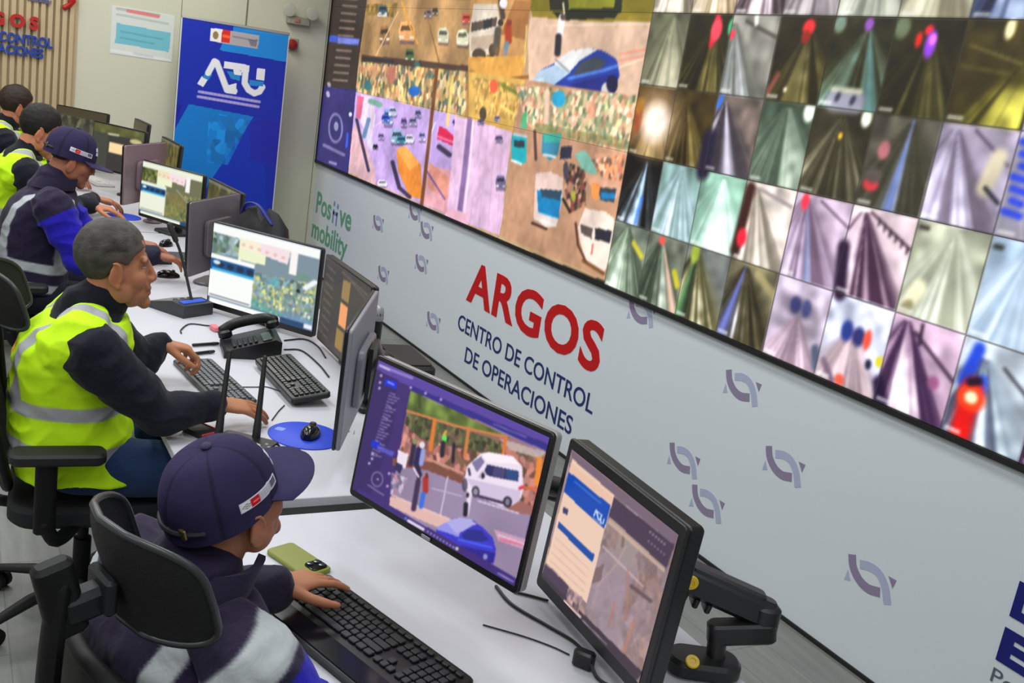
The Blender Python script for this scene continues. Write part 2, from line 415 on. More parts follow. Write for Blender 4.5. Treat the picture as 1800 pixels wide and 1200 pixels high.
# ------------------------------------------------------------------ big screen wall
ZB = 1.0194518; PW, PH = 1.2096, 0.6804; NCOL, NROW = 7, 3
def video_wall_picture():
    c = Canvas((0, 0, ZB), (1, 0, 0), (0, 0, 1), PW*NCOL, PH*NROW, 0.0065)
    c.fill((40, 40, 30))
    P, L, E = c.poly, c.line, c.ell
    big = 3000
    def car(x, y, w, h, col):
        col = np.asarray(col, float); dk = col*0.45
        P([(x-w, y+h*0.5), (x-w*0.8, y+h*1.15), (x+w*0.9, y+h*1.2), (x+w*1.15, y+h*0.5)], (84, 64, 84), 0.55)
        P([(x-w, y-h*0.1), (x-w*0.7, y-h*0.85), (x+w*0.6, y-h*0.9), (x+w, y-h*0.2), (x+w*0.95, y+h*0.85), (x-w*0.9, y+h*0.8)], col)
        P([(x-w*0.78, y-h*0.05), (x-w*0.6, y-h*0.5), (x+w*0.55, y-h*0.52), (x+w*0.8, y-h*0.08)], dk); P([(x-w*0.66, y-h*0.6), (x-w*0.6, y-h*0.85), (x+w*0.5, y-h*0.88), (x+w*0.55, y-h*0.6)], np.minimum(col*1.12, 255))
        L([(x-w*0.8, y+h*0.5), (x-w*0.5, y+h*0.52)], h*0.22, (246, 240, 226)); L([(x+w*0.5, y+h*0.55), (x+w*0.8, y+h*0.55)], h*0.22, (246, 240, 226))
    # ---- left: desktop with street cameras
    P([(560, -400), (1250, -400), (1150, 25), (1065, 495), (540, 290)], (190, 160, 120))
    # top strip (dark olive)
    P([(640, -300), (1230, -300), (1148, 27), (930, 18), (716, 14), (640, 10)], (128, 116, 22))
    P([(960, -60), (1100, -60), (1092, 22), (985, 36), (968, 26)], (32, 38, 22))
    P([(995, -60), (1085, -60), (1080, 14), (1000, 16)], (140, 140, 30))
    # top-left road camera
    P([(640, -10), (828, 0), (826, 122), (632, 105)], (188, 146, 96), nz=0.25, nscale=0.2)
    P([(640, 8), (700, 6), (695, 30), (640, 26)], (150, 120, 60), nz=0.4)
    for (x, y, w, h, col) in [(673, 18, 9, 11, (60, 90, 110)), (672, 26, 10, 4, (225, 220, 210)), (752, 24, 8, 9, (110, 100, 110)), (779, 62, 11, 17, (205, 205, 175)), (813, 66, 12, 18, (215, 215, 180)), (820, 33, 9, 10, (205, 70, 60)), (720, 97, 9, 14, (80, 110, 60)), (715, 55, 16, 22, (245, 175, 110)), (676, 60, 10, 18, (150, 110, 70)), (765, 20, 6, 8, (90, 80, 70))]:
        car(x, y, w*0.9, h*0.9, col)
    L([(706, 3), (718, 40), (734, 76)], 3, (240, 170, 60)); L([(745, 5), (772, 110)], 2, (150, 105, 60)); L([(660, 100), (700, 20)], 2, (225, 190, 140))
    P([(636, 96), (826, 116), (826, 128), (634, 112)], (84, 62, 44))
    L([(640, 103), (690, 108)], 6, (50, 45, 50)); L([(733, 112), (735, 120)], 9, (70, 120, 110))
    # middle upper: van and two people
    P([(828, -20), (933, -10), (926, 70), (920, 140), (823, 130)], (200, 150, 92), nz=0.15, nscale=0.2)
    P([(905, 0), (934, 0), (925, 70), (880, 60)], (176, 118, 66))
    P([(833, 6), (874, 8), (880, 42), (876, 62), (868, 92), (826, 106), (824, 60)], (222, 208, 190)); P([(829, 40), (874, 30), (872, 46), (828, 56)], (88, 74, 66)); P([(850, 35), (866, 32), (864, 48), (850, 52)], (40, 44, 46))
    P([(828, 66), (872, 60), (868, 84), (828, 90)], (196, 172, 150)); E(842, 96, 12, 11, (80, 66, 50)); E(866, 88, 7, 11, (80, 66, 50)); L([(830, 104), (866, 98)], 4, (60, 50, 40))
    L([(876, 52), (872, 86)], 12, (86, 78, 68)); L([(875, 86), (868, 122)], 7, (120, 92, 60)); E(880, 40, 5, 6, (60, 50, 44)); L([(880, 0), (884, 30)], 9, (78, 62, 60)); E(885, 6, 7, 9, (228, 224, 228))
    L([(893, 46), (894, 72)], 12, (178, 64, 30)); L([(891, 76), (886, 100)], 8, (120, 148, 168)); E(895, 40, 5, 6, (140, 60, 40)); L([(886, 90), (880, 118)], 4, (190, 150, 110))
    P([(823, 100), (922, 98), (918, 142), (823, 135)], (236, 172, 78), 0.9); L([(878, 142), (936, 134)], 7, (150, 96, 50)); L([(926, 45), (922, 110)], 3, (232, 196, 120))
    # blue car camera
    P([(934, 20), (1146, 26), (1124, 172), (930, 142), (927, 60)], (226, 190, 164), nz=0.07, nscale=0.3)
    P([(934, 18), (1146, 25), (1145, 40), (1020, 36), (936, 30)], (150, 130, 40)); P([(970, 20), (1090, 20), (1080, 32), (985, 36)], (28, 34, 22)); L([(960, 45), (1142, 42)], 2.5, (240, 214, 190)); L([(1090, 95), (1140, 86)], 4, (236, 150, 124)); L([(1085, 120), (1138, 100)], 3, (246, 222, 196)); L([(1080, 108), (1140, 98)], 5, (232, 140, 120), 0.6)
    L([(988, 30), (984, 62)], 11, (240, 232, 232)); L([(982, 64), (980, 94)], 11, (42, 38, 50)); E(990, 30, 5, 6, (90, 70, 70)); L([(990, 5), (992, 24)], 3, (225, 220, 180))
    P([(938, 142), (948, 124), (985, 106), (1000, 90), (1035, 84), (1062, 90), (1084, 104), (1089, 130), (1084, 156), (1066, 158), (1052, 170), (1030, 172), (1000, 164), (968, 158), (945, 158)], (36, 62, 160))
    P([(938, 140), (948, 124), (980, 112), (1002, 128), (968, 154), (943, 156)], (178, 202, 224)); P([(974, 112), (1000, 90), (1036, 84), (1050, 88), (1020, 106), (1000, 128)], (222, 222, 222)); P([(1006, 130), (1022, 108), (1048, 100), (1066, 108), (1058, 120), (1020, 132)], (66, 74, 86)); L([(1000, 138), (1060, 124), (1084, 116)], 6, (84, 132, 224)); P([(1010, 146), (1086, 128), (1084, 154), (1030, 166), (985, 160)], (34, 44, 130)); E(1066, 158, 9, 13, (214, 206, 198)); E(1076, 148, 10, 16, (26, 26, 66)); L([(976, 104), (1000, 126)], 2.5, (120, 126, 140)); P([(938, 142), (956, 136), (958, 158), (942, 158)], (214, 228, 236))
    # left lower: skyline and highway
    P([(632, 108), (824, 126), (818, 206), (800, 204), (625, 164)], (214, 178, 120))
    c.speck([(632, 108), (824, 126), (818, 206), (690, 182), (625, 164)], [(226, 190, 130), (120, 130, 90), (236, 208, 160), (150, 130, 90), (214, 150, 104), (90, 110, 96), (232, 200, 120)], 0.07, 0.9, 5)
    P([(632, 112), (700, 118), (690, 140), (630, 130)], (222, 150, 110), 0.45); E(728, 160, 10, 9, (40, 110, 200)); E(646, 150, 6, 9, (60, 120, 130)); E(688, 132, 8, 16, (205, 120, 100), 0.8)
    P([(626, 162), (688, 176), (800, 203), (790, 380), (742, 358), (610, 302), (616, 240)], (196, 166, 224), nz=0.1, nscale=0.3)
    P([(613, 240), (628, 215), (660, 300), (660, 325), (610, 302)], (226, 182, 190)); L([(627, 210), (636, 250), (648, 300)], 5, (70, 56, 90)); L([(690, 200), (640, 235)], 2, (230, 210, 240))
    P([(634, 165), (656, 172), (660, 205), (652, 250), (634, 215)], (232, 214, 234)); P([(628, 168), (640, 170), (634, 210), (626, 205)], (222, 110, 140)); L([(641, 232), (655, 258)], 12, (212, 200, 226)); L([(648, 210), (640, 240)], 7, (110, 140, 180)); L([(652, 178), (668, 184)], 10, (120, 170, 150))
    for (x, y, w, h, col) in [(682, 206, 9, 17, (120, 150, 210)), (690, 196, 8, 10, (190, 196, 232)), (678, 208, 8, 8, (60, 90, 190)), (698, 240, 12, 15, (140, 176, 200)), (706, 246, 10, 8, (60, 130, 160)), (720, 244, 8, 9, (226, 222, 240)), (660, 258, 5, 5, (40, 34, 60)), (726, 214, 8, 9, (150, 140, 190)), (742, 240, 7, 10, (160, 150, 205)), (670, 240, 6, 7, (150, 130, 190)), (672, 322, 9, 7, (240, 236, 244)), (710, 215, 6, 10, (130, 110, 170)), (800, 215, 5, 6, (60, 60, 150)), (735, 200, 6, 8, (110, 110, 160))]:
        car(x, y, w*0.95, h*0.95, col)
    P([(697, 262), (712, 256), (740, 290), (742, 350), (720, 345), (700, 300)], (240, 146, 50)); P([(697, 262), (712, 256), (738, 286), (720, 300)], (248, 172, 80)); L([(690, 285), (702, 330), (720, 346)], 7, (70, 54, 80))
    P([(752, 290), (800, 300), (790, 378), (744, 358)], (230, 168, 176)); P([(755, 285), (790, 312), (786, 350), (752, 330)], (224, 150, 130)); L([(750, 300), (782, 350)], 3, (120, 90, 160)); L([(756, 240), (765, 216)], 2, (240, 240, 250))
    P([(772, 222), (784, 226), (804, 246), (800, 258), (768, 244)], (226, 40, 80)); L([(770, 240), (802, 252)], 4, (246, 130, 170)); L([(772, 258), (790, 272)], 9, (70, 56, 80))
    # bronze pole and two light posts
    L([(768, 120), (755, 240), (741, 362)], 6, (128, 78, 38)); L([(796, 134), (786, 220)], 5, (240, 212, 120)); L([(829, 130), (826, 206)], 14, (176, 130, 74))
    # middle lower: yellow scene and pink motorway
    P([(824, 126), (924, 140), (926, 216), (900, 232), (824, 210)], (226, 180, 90), nz=0.2, nscale=0.15)
    c.speck([(830, 136), (930, 150), (930, 215), (836, 200)], [(232, 190, 100), (200, 150, 80), (150, 120, 60), (240, 206, 130)], 0.05, 0.6, 8)
    E(868, 152, 7, 12, (232, 96, 60)); L([(884, 150), (920, 170), (930, 190)], 7, (120, 130, 50)); L([(880, 185), (910, 206)], 4, (240, 214, 120)); E(849, 200, 6, 12, (80, 70, 50))
    P([(800, 204), (828, 210), (900, 232), (888, 330), (880, 414), (786, 380)], (232, 194, 226), nz=0.06, nscale=0.3)
    for k in range(5): L([(835+k*12, 215+k*3), (810+k*16, 388+k*6)], 1.5, (216, 176, 214))
    L([(826, 210), (818, 290), (808, 372)], 9, (140, 110, 160)); L([(832, 212), (826, 290), (816, 376)], 3, (250, 226, 244)); P([(790, 365), (825, 376), (822, 398), (780, 380)], (246, 190, 210))
    for (x, y, w, h) in [(877, 244, 7, 8), (880, 320, 9, 15), (845, 214, 6, 6), (874, 208, 5, 6)]: car(x, y, w*1.0, h*0.9, (120, 108, 150))
    # right lower: street with turquoise buses
    P([(924, 140), (1122, 172), (1100, 268), (1066, 492), (878, 412), (892, 330), (902, 225)], (196, 150, 118), nz=0.1, nscale=0.25)
    P([(930, 150), (1122, 172), (1106, 268), (940, 230), (924, 215)], (222, 186, 140))
    c.speck([(905, 150), (1122, 168), (1104, 268), (1000, 244), (925, 215)], [(230, 200, 160), (150, 160, 120), (240, 180, 150), (196, 190, 140), (120, 140, 110), (244, 222, 190), (214, 150, 120)], 0.05, 0.95, 14)
    E(982, 174, 12, 14, (40, 170, 214)); L([(962, 160), (960, 215)], 8, (246, 214, 186)); P([(940, 215), (1100, 245), (1098, 262), (940, 232)], (110, 116, 60), 0.5)
    P([(918, 200), (926, 196), (926, 226), (915, 226)], (90, 180, 130)); P([(900, 236), (926, 238), (925, 285), (912, 290), (899, 278)], (30, 164, 176)); P([(904, 246), (922, 248), (922, 260), (903, 258)], (40, 60, 70)); L([(900, 282), (916, 288)], 4, (230, 230, 230)); L([(904, 236), (925, 240)], 5, (180, 200, 196))
    P([(954, 236), (986, 240), (980, 274), (966, 282), (952, 268)], (60, 140, 170)); P([(956, 234), (988, 236), (984, 250), (956, 250)], (64, 176, 160)); L([(956, 272), (976, 276)], 4, (232, 232, 232)); P([(986, 258), (1006, 256), (1004, 278), (984, 280)], (50, 50, 66)); L([(940, 230), (942, 280)], 5, (90, 60, 60))
    P([(1010, 270), (1028, 264), (1054, 300), (1048, 306), (1028, 308)], (130, 190, 170)); P([(1020, 300), (1056, 310), (1096, 330), (1082, 350), (1040, 330)], (226, 170, 140))
    c.speck([(990, 280), (1030, 300), (1030, 360), (1000, 376), (992, 330)], [(60, 46, 50), (196, 150, 118), (140, 70, 60), (196, 150, 118), (90, 80, 60)], 0.045, 0.9, 21)
    P([(1045, 270), (1100, 268), (1094, 330), (1050, 312)], (214, 160, 130)); c.speck([(1040, 280), (1100, 272), (1092, 320), (1052, 308)], [(230, 190, 160), (200, 120, 90), (120, 90, 70), (236, 140, 90)], 0.05, 0.8, 22)
    P([(1050, 328), (1084, 332), (1080, 356), (1056, 352)], (60, 70, 80)); P([(1056, 338), (1082, 340), (1080, 350), (1058, 350)], (30, 130, 190)); P([(1040, 320), (1056, 324), (1050, 352), (1040, 346)], (240, 150, 80))
    P([(942, 304), (968, 302), (990, 312), (988, 352), (978, 398), (960, 400), (938, 382), (940, 340)], (236, 206, 196)); P([(944, 334), (988, 336), (982, 384), (946, 376)], (22, 130, 186)); P([(950, 332), (988, 335), (984, 352), (952, 346)], (50, 76, 96)); L([(942, 384), (976, 396)], 5, (224, 224, 224)); L([(946, 374), (980, 386)], 3, (190, 214, 230)); L([(936, 392), (960, 402)], 5, (60, 44, 40))
    L([(990, 350), (1002, 372)], 5, (50, 44, 30)); E(995, 300, 5, 16, (80, 74, 90)); E(1008, 344, 4, 10, (190, 200, 60), 0.8)
    P([(1028, 366), (1064, 372), (1080, 384), (1074, 440), (1062, 482), (1032, 462), (1020, 425), (1016, 400)], (246, 224, 210)); P([(1046, 400), (1076, 406), (1072, 428), (1046, 420)], (44, 44, 52)); P([(1020, 394), (1042, 402), (1040, 420), (1022, 410)], (96, 84, 80)); L([(1026, 458), (1060, 480)], 7, (120, 80, 40)); L([(1042, 430), (1040, 446)], 3, (220, 90, 80)); L([(1012, 392), (1016, 430), (1030, 460)], 4, (90, 60, 44))
    # side bar of the desktop
    P([(540, -420), (660, -420), (645, 0), (630, 110), (612, 304), (545, 284), (575, 60)], (58, 46, 42))
    P([(565, 150), (626, 158), (612, 305), (540, 288)], (52, 46, 110))
    for k, y in enumerate(range(-120, 146, 13)):
        x = 614-y*0.13; L([(x-10, y), (x+14, y+2)], 4, (150, 132, 120), 0.75)
    P([(580, 62), (632, 68), (630, 80), (578, 74)], (60, 84, 190)); P([(594, 66), (632, 70), (630, 78), (594, 76)], (150, 150, 220), 0.7)
    E(590, 225, 13, 27, (140, 140, 190), 0.9); E(590, 225, 10, 22, (56, 50, 116)); E(591, 222, 4, 8, (160, 160, 205)); L([(570, 255), (604, 272)], 6, (150, 150, 190), 0.7); L([(578, 147), (579, 150)], 6, (170, 160, 170)); L([(576, 163), (577, 168)], 6, (170, 170, 200)); L([(611, 235), (609, 258)], 4, (60, 90, 220)); E(616, 201, 3, 4, (220, 220, 240)); L([(580, 285), (590, 288)], 5, (130, 130, 170))
    # ---- right: tunnel cameras, four by two on each display
    X0 = 4*PW; tw, th = PW/4, PH/2
    def tunnel(i, r, dark, mid, light, vp=(0.5, 0.9), seed=0, gain=1.0, wall=None, tint2=None, span=1):
        x, z = X0+i*tw, r*th
        m = (c.X >= x) & (c.X < x+tw*span) & (c.Z >= z) & (c.Z < z+th)
        if not m.any(): return
        s = (c.X-x)/(tw*span); t = (c.Z-z)/th
        ang = np.arctan2(s-vp[0], np.maximum(vp[1]-t, 1e-3)); d = np.hypot(s-vp[0], vp[1]-t)
        rr = np.random.default_rng(seed*13+5); k = rr.random(40); k2 = rr.random(90)
        def n1(a, tab):
            a = np.clip(a, 0, len(tab)-1.001); q = a.astype(int); f = a-q; f = f*f*(3-2*f); return tab[q]*(1-f)+tab[q+1]*f
        f = 0.6*n1((ang+1.6)/3.2*13, k)+0.4*n1((ang+1.6)/3.2*38, k2)
        road = np.clip(1.15-np.abs(ang)/0.95, 0, 1)
        f = 0.75*f+0.25*n1((ang+1.6)/3.2*80, rr.random(120))
        f = np.clip((f-0.36)*2.9*gain+0.12*road, 0, 1)*(0.3+0.7*road)
        f *= np.clip(0.45+0.75*d, 0, 1)*(0.72+0.56*c.noise(0.045, seed+140))
        dk, md, lt = map(lambda q: np.asarray(q, float), (dark, mid, light))
        col = np.where((f < 0.5)[..., None], dk+(md-dk)*(f*2)[..., None], md+(lt-md)*((f-0.5)*2)[..., None])
        up = t > vp[1]-0.06
        wl = np.asarray(wall if wall is not None else dark, float)
        nn = c.noise(0.05, seed+40)[..., None]
        side = np.clip((np.abs(ang)-0.62)*3, 0, 1)[..., None]
        col = col*(1-side)+wl*(0.75+0.5*nn)*side
        col = np.where(up[..., None], wl*(0.7+0.6*nn), col)
        if tint2 is not None:
            g = np.exp(-((ang-tint2[3])/tint2[4])**2)[..., None]; col = col*(1-g*0.85)+np.asarray(tint2[:3], float)*g*0.85
        c.c = np.where(m[..., None], col, c.c)
    def at(i, r, s, t):
        return (X0+(i+s)*tw, (r+t)*th)
    def spot(i, r, s, t, rs, rt, rgb, a=1.0, soft=0.5):
        cx, cz = at(i, r, s, t)
        d = np.sqrt(((c.X-cx)/(rs*tw))**2+((c.Z-cz)/(rt*th))**2)
        x, z = at(i, r, 0, 0); m = (c.X >= x) & (c.X < x+tw) & (c.Z >= z) & (c.Z < z+th)
        c.put(np.where(m, (1-d)/soft+0.5, 0), rgb, a)
    def bar(i, r, s0, t0, s1, t1, w, rgb, a=1.0):
        (x0, z0), (x1, z1) = at(i, r, s0, t0), at(i, r, s1, t1)
        L2 = (x1-x0)**2+(z1-z0)**2+1e-12
        tt = np.clip(((c.X-x0)*(x1-x0)+(c.Z-z0)*(z1-z0))/L2, 0, 1)
        D = np.hypot(c.X-x0-tt*(x1-x0), c.Z-z0-tt*(z1-z0)); c.put((w*tw/2-D)/(w*tw*0.4)+0.5, rgb, a)
    G = lambda *a, **k: tunnel(*a, **k)
    # bottom row
    G(0, 0, (60, 70, 56), (130, 146, 126), (226, 240, 226), (0.4, 1.0), 1, wall=(112, 122, 108)); bar(0, 0, 0.62, 0.75, 0.9, 0.6, 0.1, (190, 180, 60))
    G(1, 0, (56, 66, 52), (110, 124, 108), (225, 230, 216), (0.35, 0.98), 2, wall=(112, 118, 104), tint2=(236, 190, 170, 0.55, 0.08)); bar(1, 0, 0.8, 0.55, 0.92, 0.4, 0.12, (190, 180, 50)); spot(1, 0, 0.35, 0.92, 0.08, 0.06, (230, 90, 80))
    G(2, 0, (48, 54, 38), (110, 104, 70), (240, 232, 200), (0.25, 1.0), 3, wall=(108, 112, 108), tint2=(90, 140, 90, -0.2, 0.1)); spot(2, 0, 0.2, 0.9, 0.1, 0.14, (160, 176, 70))
    G(3, 0, (50, 46, 30), (96, 90, 66), (214, 214, 220), (0.35, 1.0), 4, wall=(110, 104, 80), tint2=(120, 130, 220, -0.25, 0.13)); bar(3, 0, 0.6, 0.9, 1.0, 0.7, 0.12, (150, 140, 100))
    G(4, 0, (140, 120, 134), (196, 172, 186), (236, 220, 232), (0.5, 0.62), 5, wall=(190, 176, 196)); spot(4, 0, 0.5, 0.68, 0.3, 0.13, (120, 110, 124), 0.9); spot(4, 0, 0.42, 0.7, 0.1, 0.1, (60, 64, 110)); spot(4, 0, 0.62, 0.7, 0.08, 0.1, (70, 74, 120)); bar(4, 0, 0.92, 0.28, 1.0, 0.1, 0.14, (80, 90, 110))
    G(5, 0, (150, 132, 140), (206, 184, 190), (240, 226, 232), (0.45, 0.7), 6, wall=(196, 200, 220)); spot(5, 0, 0.36, 0.62, 0.1, 0.12, (44, 60, 130)); spot(5, 0, 0.56, 0.6, 0.1, 0.11, (50, 50, 100)); spot(5, 0, 0.7, 0.6, 0.06, 0.12, (220, 80, 60)); spot(5, 0, 0.8, 0.35, 0.05, 0.06, (40, 40, 60)); spot(5, 0, 0.95, 0.42, 0.06, 0.06, (200, 190, 40)); spot(5, 0, 0.42, 0.06, 0.08, 0.07, (220, 90, 70)); bar(5, 0, 0.1, 0.2, 0.3, 0.02, 0.1, (120, 100, 120))
    G(6, 0, (66, 42, 74), (170, 140, 166), (255, 246, 252), (0.2, 1.0), 7, 1.3, wall=(206, 176, 200)); bar(6, 0, 0.35, 0.85, 1.0, 0.5, 0.05, (70, 50, 70)); bar(6, 0, 0.42, 0.95, 0.44, 0.75, 0.05, (60, 40, 60)); spot(6, 0, 0.75, 0.42, 0.08, 0.07, (150, 90, 130)); bar(6, 0, 0.02, 0.2, 0.12, 0.0, 0.18, (40, 24, 60))
    G(7, 0, (70, 74, 96), (150, 166, 180), (236, 246, 250), (0.3, 0.9), 8, 1.2, wall=(170, 180, 190)); bar(7, 0, 0.12, 0.55, 0.2, 0.9, 0.16, (40, 70, 190)); bar(7, 0, 0.34, 0.62, 0.36, 0.5, 0.12, (50, 90, 220)); bar(7, 0, 0.24, 0.5, 0.24, 0.0, 0.26, (200, 24, 20)); spot(7, 0, 0.26, 0.42, 0.17, 0.13, (255, 70, 30)); spot(7, 0, 0.26, 0.42, 0.08, 0.06, (255, 230, 190)); bar(7, 0, 0.55, 0.8, 1.0, 0.55, 0.04, (60, 60, 66)); bar(7, 0, 0.2, 0.56, 0.3, 0.6, 0.1, (40, 20, 40))
    G(8, 0, (30, 14, 40), (80, 40, 80), (200, 120, 190), (0.4, 0.9), 9)
    # second row
    G(0, 1, (20, 18, 14), (60, 66, 70), (200, 224, 250), (0.6, 1.0), 11, 0.9, tint2=(190, 226, 255, -0.05, 0.09)); bar(0, 1, 0.62, 0.4, 0.56, 0.05, 0.1, (60, 110, 220), 0.7)
    G(1, 1, (130, 160, 156), (170, 196, 204), (232, 246, 255), (0.5, 1.0), 12)
    G(2, 1, (140, 180, 160), (190, 224, 210), (248, 255, 250), (0.5, 1.0), 13)
    G(3, 1, (120, 112, 100), (206, 196, 184), (250, 246, 236), (0.2, 1.0), 14, wall=(226, 214, 206)); bar(3, 1, 0.1, 0.9, 0.04, 0.1, 0.2, (60, 34, 30)); spot(3, 1, 0.12, 0.28, 0.1, 0.12, (220, 40, 60)); bar(3, 1, 0.3, 0.92, 0.95, 0.8, 0.05, (150, 140, 140))
    G(4, 1, (110, 90, 110), (180, 160, 186), (240, 228, 242), (0.2, 1.0), 15, wall=(190, 170, 190), tint2=(130, 150, 196, 0.3, 0.05)); spot(4, 1, 0.18, 0.9, 0.07, 0.1, (236, 60, 80)); bar(4, 1, 0.45, 0.95, 1.0, 0.72, 0.03, (90, 74, 90))
    G(5, 1, (70, 46, 66), (186, 160, 176), (255, 244, 250), (0.2, 1.0), 16, 1.2, wall=(236, 214, 222)); bar(5, 1, 0.3, 0.95, 1.0, 0.66, 0.04, (80, 56, 70)); bar(5, 1, 0.0, 0.5, 0.1, 0.0, 0.2, (46, 26, 54))
    for q in range(6): bar(5, 1, 0.45+q*0.1, 0.9-q*0.043, 0.45+q*0.1, 0.83-q*0.043, 0.03, (60, 46, 60))
    G(6, 1, (160, 164, 144), (196, 202, 184), (240, 246, 230), (0.55, 1.0), 17); bar(6, 1, 0.24, 0.3, 0.14, 0.1, 0.2, (236, 234, 200)); bar(6, 1, 0.12, 0.07, 0.16, 0.1, 0.14, (150, 144, 110)); bar(6, 1, 0.06, 0.92, 0.16, 0.92, 0.06, (60, 56, 50))
    G(7, 1, (150, 170, 190), (196, 212, 226), (244, 250, 255), (0.5, 1.0), 18); bar(7, 1, 0.06, 0.9, 0.14, 0.9, 0.06, (50, 50, 46))
    G(8, 1, (150, 170, 190), (196, 212, 226), (244, 250, 255), (0.5, 1.0), 19)
    # third row
    G(0, 2, (48, 36, 12), (100, 80, 44), (160, 140, 90), (0.6, 0.8), 21, wall=(70, 52, 24))
    G(1, 2, (44, 34, 12), (110, 96, 50), (190, 176, 120), (0.3, 0.9), 22, wall=(64, 52, 22))
    for sx, sr, col, a in ((0.62, 0.62, (214, 180, 140), 0.6), (0.62, 0.34, (255, 240, 226), 1.0)):
        cx, cz = at(0, 2, sx, 0.5); d = np.sqrt(((c.X-cx)/(sr*tw))**2+((c.Z-cz)/(sr*0.75*th))**2); c.put((1-d)/0.8+0.5, col, a)
    spot(0, 2, 0.12, 0.5, 0.12, 0.2, (150, 60, 30), 0.6); spot(0, 2, 0.1, 0.7, 0.12, 0.12, (190, 130, 30), 0.5)
    G(2, 2, (60, 54, 62), (130, 120, 130), (236, 232, 246), (0.2, 0.95), 23, 1.2, wall=(110, 98, 92), tint2=(226, 222, 240, 0.35, 0.12)); bar(2, 2, 0.05, 0.85, 0.1, 0.95, 0.1, (60, 110, 200)); bar(2, 2, 0.0, 0.4, 0.0, 0.0, 0.3, (40, 34, 60))
    G(3, 2, (70, 84, 70), (116, 132, 116), (190, 204, 186), (0.5, 1.0), 24); spot(3, 2, 0.9, 0.92, 0.1, 0.12, (226, 240, 226))
    G(4, 2, (54, 50, 34), (106, 102, 82), (206, 200, 176), (0.5, 0.95), 25); spot(4, 2, 0.88, 0.93, 0.08, 0.1, (240, 246, 226)); spot(4, 2, 0.52, 0.7, 0.03, 0.04, (226, 180, 50))
    G(5, 2, (60, 58, 44), (104, 104, 92), (180, 180, 160), (0.6, 1.0), 26, tint2=(126, 150, 226, -0.08, 0.09), wall=(84, 80, 70)); spot(5, 2, 0.26, 0.62, 0.09, 0.1, (200, 120, 130), 0.8); spot(5, 2, 0.18, 0.24, 0.12, 0.07, (214, 60, 70), 0.9); spot(5, 2, 0.2, 0.34, 0.12, 0.08, (90, 80, 76))
    G(6, 2, (110, 100, 116), (170, 160, 186), (240, 236, 252), (0.2, 1.0), 27, wall=(170, 160, 180)); bar(6, 2, 0.45, 0.95, 0.95, 0.66, 0.03, (70, 60, 76)); bar(6, 2, 0.82, 0.72, 0.74, 0.42, 0.2, (206, 196, 170)); bar(6, 2, 0.75, 0.42, 0.95, 0.3, 0.05, (40, 40, 50))
    G(7, 2, (140, 136, 150), (190, 186, 200), (236, 232, 246), (0.0, 1.0), 28, wall=(190, 186, 206))
    for q in range(7): bar(7, 2, 0.04+0.03*(q % 3), 0.9-q*0.11, 0.24-0.02*(q % 2), 0.88-q*0.11, 0.08, (50, 70, 200))
    G(8, 2, (90, 108, 100), (130, 150, 140), (190, 206, 196), (0.5, 1.0), 29)
    # fourth row
    G(0, 3, (90, 92, 72), (132, 132, 108), (190, 186, 160), (0.6, 1.0), 31)
    G(1, 3, (36, 32, 10), (76, 70, 36), (130, 120, 70), (0.65, 0.9), 32); bar(1, 3, 0.66, 0.95, 0.62, 0.62, 0.12, (200, 40, 60)); spot(1, 3, 0.68, 0.8, 0.12, 0.14, (246, 70, 90)); spot(1, 3, 0.98, 0.84, 0.05, 0.1, (60, 170, 110))
    G(2, 3, (96, 98, 90), (150, 154, 154), (226, 236, 240), (0.05, 0.95), 33, 1.2, wall=(140, 138, 130)); bar(2, 3, 0.3, 0.92, 0.98, 0.74, 0.05, (80, 76, 70)); spot(2, 3, 0.05, 0.75, 0.06, 0.06, (226, 60, 80)); bar(2, 3, 0.5, 0.98, 0.52, 0.9, 0.08, (250, 250, 240))
    G(3, 3, (40, 34, 12), (72, 66, 34), (120, 112, 70), (0.6, 0.9), 34); spot(3, 3, 0.56, 0.87, 0.11, 0.09, (240, 50, 50)); spot(3, 3, 0.54, 0.76, 0.08, 0.08, (150, 40, 24)); spot(3, 3, 0.36, 0.14, 0.03, 0.03, (240, 226, 190)); bar(3, 3, 0.04, 0.1, 0.16, 0.3, 0.1, (160, 90, 80), 0.7)
    G(4, 3, (44, 42, 20), (84, 96, 76), (150, 190, 180), (0.6, 0.92), 35, tint2=(110, 160, 160, 0.3, 0.13)); spot(4, 3, 0.58, 0.92, 0.07, 0.07, (150, 90, 190)); bar(4, 3, 0.28, 0.08, 0.66, 0.08, 0.26, (150, 150, 166)); bar(4, 3, 0.22, 0.2, 0.68, 0.2, 0.07, (190, 190, 170)); bar(4, 3, 0.32, 0.1, 0.34, 0.14, 0.08, (60, 60, 80)); bar(4, 3, 0.58, 0.08, 0.6, 0.12, 0.08, (60, 60, 80)); spot(4, 3, 0.1, 0.92, 0.1, 0.1, (160, 190, 176), 0.7)
    G(5, 3, (40, 36, 14), (74, 70, 36), (140, 132, 80), (0.55, 0.9), 36); spot(5, 3, 0.5, 0.88, 0.06, 0.05, (230, 40, 50)); spot(5, 3, 0.38, 0.78, 0.05, 0.08, (200, 40, 30)); spot(5, 3, 0.56, 0.74, 0.08, 0.14, (130, 60, 200)); spot(5, 3, 0.58, 0.79, 0.05, 0.06, (210, 110, 240)); spot(5, 3, 0.1, 0.9, 0.12, 0.12, (130, 150, 120), 0.7)
    G(6, 3, (38, 34, 10), (70, 64, 24), (190, 184, 80), (1.0, 0.9), 37, wall=(60, 52, 20)); bar(6, 3, 0.1, 0.75, 0.8, 0.6, 0.03, (100, 92, 50)); bar(6, 3, 0.05, 0.55, 0.7, 0.5, 0.03, (84, 76, 40)); spot(6, 3, 0.55, 0.92, 0.06, 0.1, (246, 236, 180))
